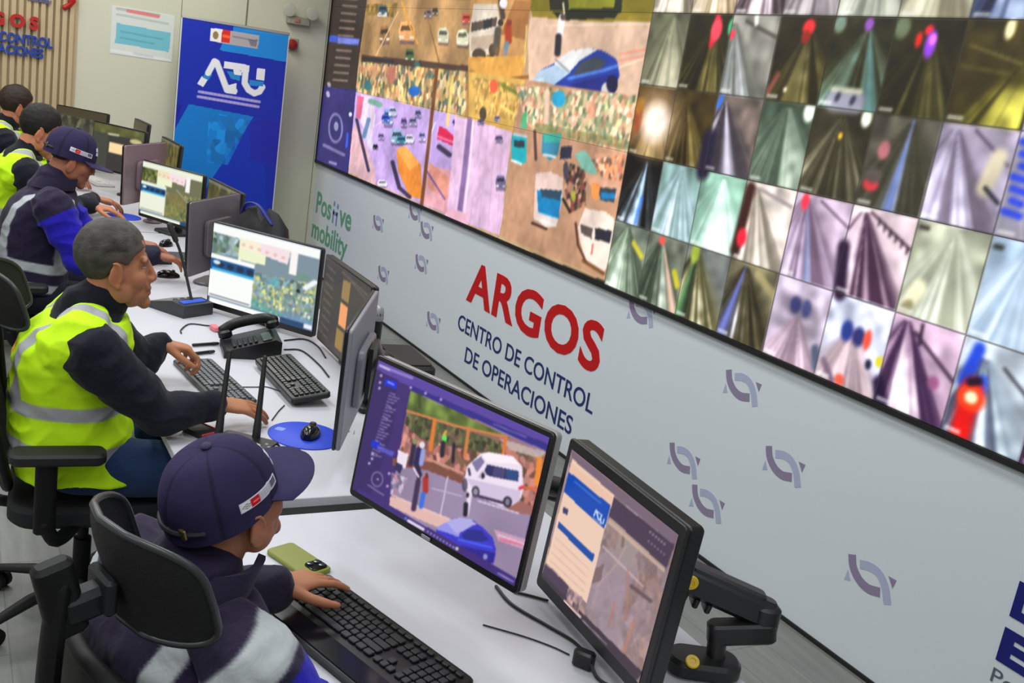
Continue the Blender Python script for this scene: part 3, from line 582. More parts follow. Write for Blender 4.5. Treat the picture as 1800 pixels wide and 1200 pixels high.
    G(7, 3, (60, 60, 90), (130, 140, 226), (255, 236, 250), (0.35, 0.95), 38, 1.3, wall=(60, 54, 40), tint2=(70, 110, 240, 0.25, 0.12)); spot(7, 3, 0.1, 0.7, 0.1, 0.14, (150, 90, 190)); bar(7, 3, 0.0, 0.5, 0.05, 0.2, 0.1, (230, 150, 190))
    G(8, 3, (30, 40, 60), (70, 90, 140), (190, 210, 240), (0.5, 0.9), 39)
    # topmost rows, mostly above the frame
    tops = [((120, 112, 96), (190, 180, 164), (236, 230, 214)), ((120, 104, 76), (196, 178, 150), (240, 230, 206)), ((60, 46, 50), (150, 130, 140), (240, 232, 236)), ((110, 100, 104), (164, 156, 160), (214, 206, 206)), ((120, 124, 114), (170, 174, 160), (214, 216, 200)), ((130, 124, 104), (180, 176, 150), (220, 216, 190)), ((40, 44, 70), (90, 104, 140), (180, 196, 226)), ((40, 44, 60), (84, 90, 110), (160, 170, 190)), ((90, 90, 80), (150, 150, 140), (210, 210, 200))]
    for i, t3 in enumerate(tops):
        G(i, 4, *t3, (0.5, 1.0), 41+i, wall=tops[i][1]); G(i, 5, *tops[(i+4) % 9], (0.5, 0.9), 61+i)
    # remaining tiles to the right
    for i in range(9, 12):
        for r in range(6): G(i, r, (50, 50, 50), (110, 110, 112), (200, 204, 210), (0.5, 0.95), 80+i*7+r)
    # captions in the tile corners: small grey-white dashes
    for i in range(12):
        for r in range(6):
            for q in range(3): bar(i, r, 0.05+q*0.07, 0.045, 0.09+q*0.07, 0.045, 0.035, (225, 225, 222), 0.8)
    # hairline between the tiles
    fx = np.abs((c.X-X0)/tw-np.round((c.X-X0)/tw))*tw; fz = np.abs(c.Z/th-np.round(c.Z/th))*th
    nn = 0.84+0.2*c.noise(0.16, 301)+0.12*c.noise(0.035, 302); c.c = c.c*np.where(c.U < 3000, nn, 1.0)[..., None]
    k = 1.2; c.c = np.where((c.X > X0)[..., None], 118+(c.c-118)*k+12, 128+(c.c-128)*1.06+4)
    c.soften(1)
    edge = (c.X > X0-0.004) & ((fx < 0.0035) | (fz < 0.0035)); c.put(edge.astype(float), (60, 58, 52), 0.6)
    return c

def video_wall():
    root = thing('video_wall', 'huge wall of tiled displays showing street traffic and tunnel cameras above the white wall', 'screen', (PW*NCOL/2, 0.0, ZB))
    c = video_wall_picture()
    hs = mat('display_black', (12, 12, 13), 0.4)
    for j in range(NROW):
        for i in range(NCOL):
            b = MB().box((PW*(i+0.5), 0.009, ZB+PH*(j+0.5)), (PW-0.0006, 0.015, PH-0.0006))
            p = part('display_panel', b, hs, root, True)
            g = 0.0007
            me = c.grid_mesh('screen', SCREEN, 0.0004, PW*i+g, PW*(i+1)-g, PH*j+g, PH*(j+1)-g)
            me.transform(world_matrix(root).inverted())
            so = bpy.data.objects.new('screen', me); COL.objects.link(so); so.parent = p
    fr = MB()
    fr.box((PW*NCOL/2, 0.003, ZB-0.012), (PW*NCOL+0.04, 0.028, 0.022))
    fr.box((-0.007, 0.005, ZB+PH*NROW/2), (0.0139, 0.028, PH*NROW))
    part('frame', fr, mat('black_trim', (22, 22, 22), 0.5), root, True)
video_wall()
# ------------------------------------------------------------------ lettering helpers
def text_mesh(txt, bold=0.0, depth=0.01, spacing=1.0):
    cu = bpy.data.curves.new('lettering', 'FONT'); cu.body = txt; cu.size = 1.0
    cu.offset = bold; cu.extrude = depth; cu.space_character = spacing; cu.resolution_u = 4
    ob = bpy.data.objects.new('lettering', cu); COL.objects.link(ob)
    dg = bpy.context.evaluated_depsgraph_get()
    me = bpy.data.meshes.new_from_object(ob.evaluated_get(dg))
    bpy.data.objects.remove(ob); bpy.data.curves.remove(cu)
    me.materials.clear()
    return me
def place_text(txt, O, R, Up, w, h, depth, m, bold=0.0, spacing=1.0, shear=0.0):
    """text whose ink box has its lower left at O, width w along R, height h along Up; the back lies on O's plane"""
    me = text_mesh(txt, bold, 0.05, spacing)
    co = np.empty(len(me.vertices)*3); me.vertices.foreach_get('co', co); co = co.reshape(-1, 3)
    mn, mx = co.min(0), co.max(0)
    R, Up = nrm(R), nrm(Up); N = np.cross(R, Up)
    s, t = (co[:, 0]-mn[0])/(mx[0]-mn[0])*w, (co[:, 1]-mn[1])/(mx[1]-mn[1])*h
    d = (co[:, 2]-mn[2])/(mx[2]-mn[2])*depth
    P = np.asarray(O)+(s+shear*t)[:, None]*R+t[:, None]*Up+d[:, None]*N
    me.vertices.foreach_set('co', P.ravel()); me.update(); me.materials.append(m)
    return me
def merge(meshes, name):
    bm = bmesh.new(); mats = []
    for me in meshes:
        base = len(mats); mats.append(me.materials[0])
        n0 = len(bm.faces); bm.from_mesh(me); bm.faces.ensure_lookup_table()
        for f in bm.faces[n0:]: f.material_index = base
    out = bpy.data.meshes.new(name); bm.to_mesh(out); bm.free()
    for m in mats: out.materials.append(m)
    return out

def place_words(txt, O, R, Up, w, h, depth, m, bold=0.0, name='word', parent=None, label=None):
    """a line of writing, each word a part of its own"""
    full = text_mesh(txt, bold, 0.05); co = np.empty(len(full.vertices)*3); full.vertices.foreach_get('co', co); co = co.reshape(-1, 3)
    x0, x1 = co[:, 0].min(), co[:, 0].max(); y0, y1 = co[:, 1].min(), co[:, 1].max()
    ws = txt.split(' ')
    for i, wd in enumerate(ws):
        pre = text_mesh(' '.join(ws[:i+1]), bold, 0.05); c1 = coords_(pre)[:, 0].max(); wm = coords_(text_mesh(wd, bold, 0.05)); ww = wm[:, 0].max()-wm[:, 0].min()
        a = (c1-ww-x0)/(x1-x0)*w; lo = (wm[:, 1].min()-y0)/(y1-y0)*h; hh = (wm[:, 1].max()-wm[:, 1].min())/(y1-y0)*h
        part(name, place_text(wd, np.asarray(O)+np.asarray(R)*a+np.asarray(Up)*lo, R, Up, ww/(x1-x0)*w, hh, depth, m, bold), None, parent, True, label=label)
def coords_(me):
    co = np.empty(len(me.vertices)*3); me.vertices.foreach_get('co', co); return co.reshape(-1, 3)
RED = mat('red_lettering', (196, 10, 12), 0.45)
NAVY = mat('navy_lettering', (22, 46, 104), 0.5)
BLUE = mat('royal_blue_lettering', (14, 22, 112), 0.5)
GREEN = mat('green_lettering', (104, 164, 132), 0.6)
GREY_TEXT = mat('grey_lettering', (88, 96, 108), 0.6)
YF = WALL_Y-0.0002
R_, U_ = (1, 0, 0), (0, 0, 1)

def wall_graphics():
    t = thing('wall_lettering', 'red ARGOS title over two navy lines CENTRO DE CONTROL DE OPERACIONES on the white wall', 'sign', (4.1, WALL_Y, 0.14))
    def w_at(u, v): return on_y(u, v, WALL_Y)
    a0, a1 = w_at(819, 531), w_at(1061, 577)
    part('title_text', place_text('ARGOS', (a0[0], YF, 0.535), R_, U_, a1[0]-a0[0]+0.02, 0.275, 0.003, RED, 0.028, 1.08), None, t, True, label='red capital letters ARGOS')
    b0, b1 = w_at(804.5, 574), w_at(1040, 732)
    place_words('CENTRO DE CONTROL', (b0[0], YF, 0.322), R_, U_, b1[0]-b0[0], 0.105, 0.002, NAVY, 0.008, 'subtitle_word', t, 'navy word')
    d0, d1 = w_at(815, 644), w_at(1004, 760)
    place_words('DE OPERACIONES', (d0[0], YF, 0.142), R_, U_, d1[0]-d0[0], 0.105, 0.002, NAVY, 0.008, 'subtitle_word', t, 'navy word')
    # green slogan
    g = thing('wall_lettering', 'faded green Positive mobility slogan at the far end of the white wall', 'sign', (0.5, WALL_Y, 0.3))
    part('slogan_text', place_text('Pos', (0.08, YF, 0.545), R_, U_, 0.42, 0.2, 0.002, GREEN, 0.02), None, g, True)
    part('slogan_text', place_text('ve', (0.72, YF, 0.545), R_, U_, 0.31, 0.14, 0.002, GREEN, 0.02), None, g, True)
    part('slogan_text', place_text('mobility', (0.03, YF, 0.25), R_, U_, 0.97, 0.24, 0.002, GREEN, 0.02), None, g, True)
    fig = MB(); fig.ell((0.565, YF-0.0015, 0.71), (0.022, 0.0014, 0.024)); fig.ell((0.66, YF-0.0015, 0.70), (0.022, 0.0014, 0.024))
    for x, z in ((0.565, 0.6), (0.66, 0.59)):
        fig.box((x, YF-0.001, z), (0.035, 0.002, 0.12))
    fig.box((0.61, YF-0.001, 0.63), (0.12, 0.002, 0.03))
    part('slogan_figures', fig, mat('pale_blue_print', (120, 150, 190), 0.6), g, True, label='pale blue figures in place of the letters ti')
    # blue letters at the right
    h = thing('wall_lettering', 'big royal blue letters cut by the right picture edge on the white wall', 'sign', (7.5, WALL_Y, 0.25))
    dd = on_y(1793, 1022, WALL_Y); ee = on_y(1749, 1157, WALL_Y); et = on_y(1768, 1101, WALL_Y)
    part('title_letter', place_text('D', (dd[0], YF, on_y(1774, 1081, WALL_Y)[2]), R_, U_, 0.12, 0.125, 0.003, BLUE, 0.05), None, h, True)
    part('title_letter', place_text('E', (dd[0]-0.002, YF, ee[2]), R_, U_, 0.105, et[2]-ee[2], 0.003, BLUE, 0.05), None, h, True)
    pp = on_y(1737, 1193, WALL_Y)
    part('small_text', place_text('Po', (dd[0]-0.0, YF, pp[2]), R_, U_, 0.085, 0.05, 0.002, GREY_TEXT, -0.005), None, h, True, label='thin grey letters')
    # swirl emblems
    dark = mat('emblem_mauve', (140, 129, 156), 0.6); light = mat('emblem_lavender', (172, 180, 206), 0.6)
    c0 = on_y(1530, 1016, WALL_Y)
    def loc(u, v):
        q = on_y(u, v, WALL_Y)-c0; return (q[0], q[2])
    arc_d = spline([loc(*p) for p in ((1498, 974), (1500, 996), (1510, 1018), (1526, 1034), (1547, 1041))], 6)
    arc_l = spline([loc(*p) for p in ((1512, 991), (1530, 996), (1546, 1009), (1556, 1032), (1560, 1062))], 6)
    tri_d = [loc(*p) for p in ((1562, 1012), (1576, 1020), (1569, 1034))]; tri_l = [loc(*p) for p in ((1491, 1001), (1495, 1020), (1484, 1018))]
    def strip(mb, pts, w):
        L_, Rr = [], []
        for i, p in enumerate(pts):
            a, b = pts[max(i-1, 0)], pts[min(i+1, len(pts)-1)]; d = nrm(np.subtract(b, a)); n = np.array([-d[1], d[0]])
            L_.append(np.asarray(p)+n*w/2); Rr.append(np.asarray(p)-n*w/2)
        for i in range(len(pts)-1):
            mb.prism([Rr[i], Rr[i+1], L_[i+1], L_[i]], (0, 0, 0), (1, 0, 0), (0, 0, 1), (0, -1, 0), 0.0012)
    mb = MB(); mb.cur = 0; strip(mb, arc_d, 0.036); mb.prism(tri_d, (0, 0, 0), (1, 0, 0), (0, 0, 1), (0, -1, 0), 0.0012)
    mb.cur = 1; strip(mb, [np.asarray(p) for p in arc_l], 0.034); mb.prism(tri_l, (0, 0, 0), (1, 0, 0), (0, 0, 1), (0, -1, 0), 0.0012)
    me = mb.mesh('wall_emblem', [dark, light])
    spots = [(1530, 1016, 1.0, 'near the blue letters, the rightmost and nearest one'), (1305, 680, 1.0, 'below the tunnel displays, alone right of ARGOS'),
             (1378, 818, 1.0, 'right of a close pair'), (1202, 808, 1.0, 'upper of the close pair'),
             (1243, 884, 1.0, 'lower of the close pair'), (1128, 548, 1.0, 'touching the display edge just right of ARGOS'),
             (762, 565, 1.0, 'left of the words CENTRO DE CONTROL'), (741, 463, 1.0, 'left of the red A, second from the displays'),
             (674, 482, 1.0, 'lower left beside the green slogan'), (665, 392, 1.0, 'just right of the green word Positive'),
             (750, 405, 1.0, 'just below the emblem cut by the display edge'), (730, 373, 1.0, 'cut by the display edge above another, far end')]
    for u, v, s, txt in spots:
        c = on_y(u, v, WALL_Y)
        o = bpy.data.objects.new('wall_emblem', me); COL.objects.link(o); o.location = (c[0], YF, c[2]); o.scale = (s, 1, s)
        tag(o, 'lilac swirl emblem on the white wall '+txt, 'emblem', 'swirl emblems on the white wall')
wall_graphics()

# ------------------------------------------------------------------ far wall: sign, poster, banner, alarm
XL = ROOM_X[0]
def far_wall():
    # raised sign on the slats
    sx = XL+0.037
    s = thing('wall_sign', 'raised red and blue sign on the beige slats, cut by the left edge', 'sign', (sx, -2.6, 1.6))
    RW, UW = (0, 1, 0), (0, 0, 1)
    def line(txt, ul, vb, ur, vt, vb2, m, name, dep=0.02, bold=0.03, lab=None, sp=1.0):
        b = on_x(ur, vb2, sx); a = on_x(ul, vb, sx); tp = on_x(ur, vt, sx)
        if ' ' in txt: place_words(txt, (sx, a[1], (a[2]+b[2])/2), RW, UW, b[1]-a[1], tp[2]-b[2], dep, m, bold, 'subtitle_word', s, 'blue raised word')
        else: part(name, place_text(txt, (sx, a[1], (a[2]+b[2])/2), RW, UW, b[1]-a[1], tp[2]-b[2], dep, m, bold, sp), None, s, True, label=lab)
    red = mat('sign_red', (176, 22, 22), 0.4); blu = mat('sign_blue', (24, 62, 160), 0.4)
    line('ARGOS', -80, 28, 67, 34, 58, red, 'title_text', 0.03, 0.05, 'red raised letters', 1.55)
    line('CENTRO DE CONTROL', -122, 48, 92, 74, 92, blu, 'subtitle_text', 0.02, 0.03, 'upper blue raised line')
    line('DE OPERACIONES', -80, 78, 76, 90, 107, blu, 'subtitle_text', 0.02, 0.03, 'lower blue raised line')
    # logo fragments at the top edge of the photograph
    a = on_x(48, 2, sx); b = on_x(90, 10, sx)
    part('logo_text', place_text('mobility', (sx, a[1], b[2]), RW, UW, b[1]-a[1], 0.05, 0.012, mat('sign_slate', (92, 96, 140), 0.5), 0.02), None, s, True, label='slate blue lettering at the top')
    lg = MB(); c1 = on_x(114, 13, sx+0.01); c2 = on_x(127, 3, sx+0.01)
    lg.tube([c1, (c1+c2)/2+np.array([0, 0.01, 0]), c2, c2+np.array([0, -0.02, 0.1])], [0.022, 0.018, 0.03, 0.025], 10)
    part('logo_mark', lg, red, s, True, label='red curved mark')
    # poster
    q = [on_x(*p, XL+0.003) for p in ((203, 12), (308, 28), (300, 108), (190, 92))]
    y0, y1 = (q[0][1]+q[3][1])/2, (q[1][1]+q[2][1])/2; z1, z0 = (q[0][2]+q[1][2])/2, (q[2][2]+q[3][2])/2
    c = Canvas((XL+0.004, y0, z0), (0, 1, 0), (0, 0, 1), y1-y0, z1-z0, 0.006)
    c.fill((214, 220, 214)); c.line([(206, 15), (280, 27)], 5, (170, 180, 180), 0.8); c.line([(225, 19), (278, 29)], 6, (226, 120, 120), 0.9); c.line([(206, 25), (295, 42)], 4, (180, 190, 186), 0.8)
    c.poly([(205, 40), (300, 58), (297, 92), (202, 75)], (116, 190, 206)); c.line([(212, 55), (285, 69)], 3, (90, 160, 180), 0.7); c.line([(212, 66), (270, 77)], 3, (90, 160, 180), 0.7)
    c.line([(195, 88), (300, 107)], 5, (230, 232, 230)); c.line([(236, 94), (268, 100)], 4, (190, 200, 214), 0.7)
    b = MB().box((XL+0.0015, (y0+y1)/2, (z0+z1)/2), (0.003, y1-y0+0.01, z1-z0+0.01))
    t = thing('poster', 'white and pale blue notice pinned to the beige wall left of the banner', 'poster', (XL, (y0+y1)/2, z0))
    part('backing', b, mat('poster_card', (222, 226, 222), 0.5), t, True)
    me = c.grid_mesh('print', PRINT); part('print', me, None, t, True)
    # roll-up banner
    bx = 0.30
    B0, B1 = on_x(321, 30, bx), on_x(507, 62, bx); by0, by1 = B0[1]+0.0, B1[1]; bz1 = (B0[2]+B1[2])/2
    c = Canvas((bx+0.006, by0, 0.06), (0, 1, 0), (0, 0, 1), by1-by0, bz1-0.06, 0.005)
    c.fill((14, 44, 176))
    P, L, E = c.poly, c.line, c.ell
    P([(300, 0), (402, 0), (408, 48), (300, 30)], (30, 40, 170), 0.6); P([(412, 40), (600, 60), (600, 112), (498, 108), (386, 88), (392, 74), (408, 62)], (22, 138, 224)); P([(440, 40), (600, 60), (600, 75), (430, 55)], (40, 150, 226), 0.7)
    P([(371, 49), (456, 62), (453, 86), (369, 72)], (176, 172, 176)); P([(371, 49), (391, 52), (388, 75), (369, 72)], (244, 244, 244)); E(379, 62, 5, 7, (150, 130, 80)); P([(391, 52), (405, 54), (403, 76), (388, 74)], (220, 44, 40)); L([(393, 63), (402, 65)], 5, (250, 110, 40)); L([(410, 64), (450, 72)], 3, (140, 140, 146)); P([(436, 68), (453, 70), (450, 83), (440, 80)], (110, 110, 130), 0.8)
    # ATU logo: white strokes with light blue links
    W = (238, 242, 248); cy = (36, 140, 214)
    P([(347, 147), (355, 134), (365, 140), (357, 153)], W); P([(356, 136), (362, 126), (373, 131), (366, 141)], cy)
    L([(366, 128), (377, 108)], 11, W, soft=0.4); L([(377, 108), (381, 110), (399, 158), (412, 160)], 11, W, soft=0.4); P([(400, 150), (416, 146), (415, 166), (398, 164)], W)
    P([(398, 124), (406, 138), (421, 142), (422, 130), (412, 127)], cy); P([(394, 107), (439, 115), (438, 127), (393, 119)], W); P([(410, 122), (426, 125), (424, 133), (412, 131)], W)
    L([(432, 120), (430, 146), (437, 158), (447, 164), (456, 161), (461, 153)], 11, W, soft=0.4); P([(438, 140), (464, 144), (462, 152), (438, 150)], cy); P([(452, 120), (466, 122), (464, 142), (450, 140)], W)
    for k, (y0_, x0_) in enumerate(((161, 350), (170, 348))):
        n = 15
        for i in range(n):
            xa = x0_+i*7.2; L([(xa, y0_+(xa-350)*0.17), (xa+5.2, y0_+(xa-345)*0.17)], 5, (190, 176, 232), 0.9)
    # light blue parallelogram pattern
    P([(332, 183), (446, 205), (370, 318), (350, 352), (300, 342), (300, 240)], (6, 126, 212)); P([(446, 205), (460, 210), (470, 380), (400, 340), (372, 316)], (12, 52, 188)); P([(440, 212), (520, 215), (500, 300), (440, 280)], (36, 36, 172), 0.7); P([(300, 180), (322, 184), (300, 230)], (10, 30, 160))
    c.speck([(368, 196), (440, 212), (400, 290), (362, 286)], [(6, 126, 212), (24, 140, 218), (10, 130, 214)], 0.12, 0.7, 31)
    bn = thing('roll_up_banner', 'tall blue roll-up banner with the white ATU logo by the beige wall', 'banner', (bx, (by0+by1)/2, 0))
    me = c.grid_mesh('print', tint_mat('banner_vinyl', rough=0.4)); part('print', me, None, bn, True)
    silver = mat('brushed_aluminium', (196, 200, 204), 0.35, 0.8)
    part('fabric_sheet', MB().box((bx, (by0+by1)/2, (bz1+0.06)/2), (0.008, by1-by0+0.02, bz1-0.06)), mat('banner_edge', (206, 210, 206), 0.5), bn, True)
    part('base', MB().rbox((bx, (by0+by1)/2, 0.04), (0.16, by1-by0+0.03, 0.08), 0.03), silver, bn, True)
    part('top_rail', MB().rbox((bx, (by0+by1)/2, bz1+0.008), (0.022, by1-by0+0.015, 0.022), 0.008), silver, bn, True)
    part('pole', MB().cyl((bx-0.03, (by0+by1)/2, 0.07), (bx-0.03, (by0+by1)/2, bz1), 0.012), silver, bn, True)
    # emergency light with red sounder on the beige wall
    p = on_x(518, 36, XL); dv = thing('emergency_light', 'twin-lamp grey emergency light high on the beige wall beside the video wall', 'light', (XL, p[1], p[2]-0.1))
    g = mat('lamp_grey', (150, 150, 132), 0.5)
    part('housing', MB().rbox((XL+0.04, p[1]+0.02, p[2]), (0.08, 0.2, 0.07), 0.015), g, dv, True)
    for s_ in (-1, 1):
        k = MB(); k.lathe([(0.01, -0.05), (0.035, -0.04), (0.055, 0.0), (0.055, 0.015), (0.045, 0.017)], (XL+0.1, p[1]+0.02+s_*0.1, p[2]+0.08), axis=(1, 0, -0.25)); k.cyl((XL+0.05, p[1]+0.02+s_*0.09, p[2]+0.03), (XL+0.07, p[1]+0.02+s_*0.1, p[2]+0.06), 0.014)
        part('lamp_head', k, mat('lamp_lens', (196, 200, 184), 0.25), dv, True)
    part('red_indicator', MB().rbox((XL+0.083, p[1]-0.0, p[2]), (0.008, 0.05, 0.03), 0.003), mat('faded_red', (176, 110, 104), 0.5), dv, True, label='faded red label')
    r = on_x(512, 78, XL)
    rb = thing('alarm_button', 'small dark red round alarm on the beige wall beside the banner top', 'alarm', (XL, r[1], r[2]-0.05))
    part('button', MB().lathe([(0.045, 0), (0.045, 0.03), (0.03, 0.055), (0.005, 0.06)], (XL+0.02, r[1], r[2]), axis=(1, 0, 0)), mat('alarm_red', (150, 22, 20), 0.35), rb, True)
    part('mount', MB().rbox((XL+0.01, r[1], r[2]), (0.02, 0.11, 0.11), 0.006), mat('alarm_mount', (170, 168, 148), 0.5), rb, True)
far_wall()
# ------------------------------------------------------------------ desks
DESK_Z, NEAR_Z = 0.74, 0.72
DESK_WHITE = mat('desk_laminate', (196, 196, 203), 0.45)
DESK_EDGE = mat('desk_edge_band', (150, 148, 140), 0.5)
BLACK = mat('black_plastic', (14, 14, 15), 0.38)
SOFTBLACK = mat('soft_black', (24, 24, 26), 0.6)
DARKGREY = mat('dark_grey_plastic', (40, 41, 43), 0.45)
RUBBER = mat('cable_rubber', (26, 26, 28), 0.5)
def D(u, v, depth):
    return CAM_POS+ray(u, v)*depth
def desk(x0, x1, z, label, front=-2.40, back=-1.42):
    t = thing('desk', label, 'desk', ((x0+x1)/2, (front+back)/2, 0), group='white control room desks')
    mb = MB(); mb.rbox(((x0+x1)/2, (front+back)/2, z-0.014), (x1-x0, back-front, 0.028), 0.02, seg=4, bev=0.002)
    part('desktop', mb, DESK_WHITE, t, True)
    for x in (x0+0.05, x1-0.05):
        leg = MB(); leg.rbox((x, (front+back)/2+0.05, 0.02), (0.07, back-front-0.2, 0.04), 0.02)
        leg.rbox((x, (front+back)/2+0.12, (z-0.028+0.04)/2), (0.05, 0.09, z-0.068), 0.012)
        leg.rbox((x, (front+back)/2, z-0.045), (0.05, back-front-0.12, 0.034), 0.01)
        part('leg', leg, mat('desk_metal', (150, 151, 150), 0.4, 0.3), t, True)
    part('modesty_panel', MB().box(((x0+x1)/2, back-0.12, z-0.24), (x1-x0-0.2, 0.018, 0.42)), mat('desk_panel', (176, 176, 174), 0.6), t, True)
    part('cable_tray', MB().rbox(((x0+x1)/2, back-0.22, z-0.075), (x1-x0-0.3, 0.12, 0.05), 0.01), mat('desk_metal', (150, 151, 150), 0.4, 0.3), t, True)
    return t
desk(0.16, 2.665, DESK_Z, 'white desk at the far end by the blue banner', -2.27)
desk(2.70, 4.415, DESK_Z, 'white desk of the man in navy cap and blue sleeves', -2.27)
desk(4.45, 6.58, DESK_Z, 'white desk of the grey-haired man in the yellow vest', -2.40, -1.35)
desk(6.635, 8.7, NEAR_Z, 'nearest white desk with the long black keyboard')

# ------------------------------------------------------------------ monitors
def monitor(label, p, yaw, tilt, w, h, painter, cell, desk_z=DESK_Z, bezel=(0.014, 0.012, 0.02), back=None, front=None, thick=0.03, stand=True, group='desktop monitors', sb=(0.22, 0.2)):
    """p: bottom middle of the panel; yaw turns it; front faces local -y"""
    x, y, z = p
    t = thing('monitor', label, 'monitor', (x, y, desk_z), math.radians(yaw), group)
    tl = math.radians(tilt); Y = np.array([0, math.sin(tl), math.cos(tl)]); Z = np.array([0, -math.cos(tl), math.sin(tl)])
    R = np.array([[1, 0, 0], Y, Z]).T; b = np.array([0, 0, z-desk_z])
    front = front or BLACK; back = back or DARKGREY
    part('bezel', MB().rbox(b+Y*h/2-Z*0.005, (w, h, 0.01), 0.012, R, bev=0.002), front, t)
    sh = MB(); sh.rbox(b+Y*h/2-Z*(0.01+(thick-0.01)/2), (w-0.002, h-0.002, thick-0.01), 0.012, R, bev=0.006)
    sh.rbox(b+Y*h*0.47-Z*(thick+0.012), (w*0.5, h*0.5, 0.024), 0.03, R, bev=0.01)
    part('back_shell', sh, back, t)
    if painter is not None:
        s, tp, bt = bezel
        W = np.array(rotz(math.radians(yaw))); O = np.array([x, y, desk_z])+W @ (b+np.array([-w/2+s, 0, 0])+Y*bt+Z*0.0012)
        c = Canvas(O, W @ np.array([1, 0, 0]), W @ Y, w-2*s, h-bt-tp, cell)
        painter(c)
        c.soften(1)
        me = c.grid_mesh('screen', SCREEN); part('screen', me, None, t, True)
    if stand:
        c0 = b+Y*h*0.4-Z*(thick+0.02)
        nk = MB(); nk.rbox((0, c0[1]+0.03, (c0[2]+0.02)/2+0.005), (0.05, 0.035, c0[2]+0.01), 0.012)
        nk.rbox((0, c0[1]+0.012, c0[2]), (0.09, 0.05, 0.07), 0.012)
        part('stand_neck', nk, back, t)
        part('stand_base', MB().rbox((0, c0[1]+0.01+(0.22-sb[0])*0.4, 0.0076), (sb[0], sb[1], 0.014), 0.05), back, t)
    return t
GLOSSBACK = mat('monitor_back_grey', (92, 90, 96), 0.3, 0.0, spec=0.6)
GLOSSBACK2 = mat('monitor_back_reflected_mauve', (128, 108, 114), 0.38, 0.0, spec=0.6)  # grey shell; the video wall's reflected tint is put into the base colour
GLOSSBACK3 = mat('monitor_back_silver', (128, 128, 138), 0.42, 0.1)

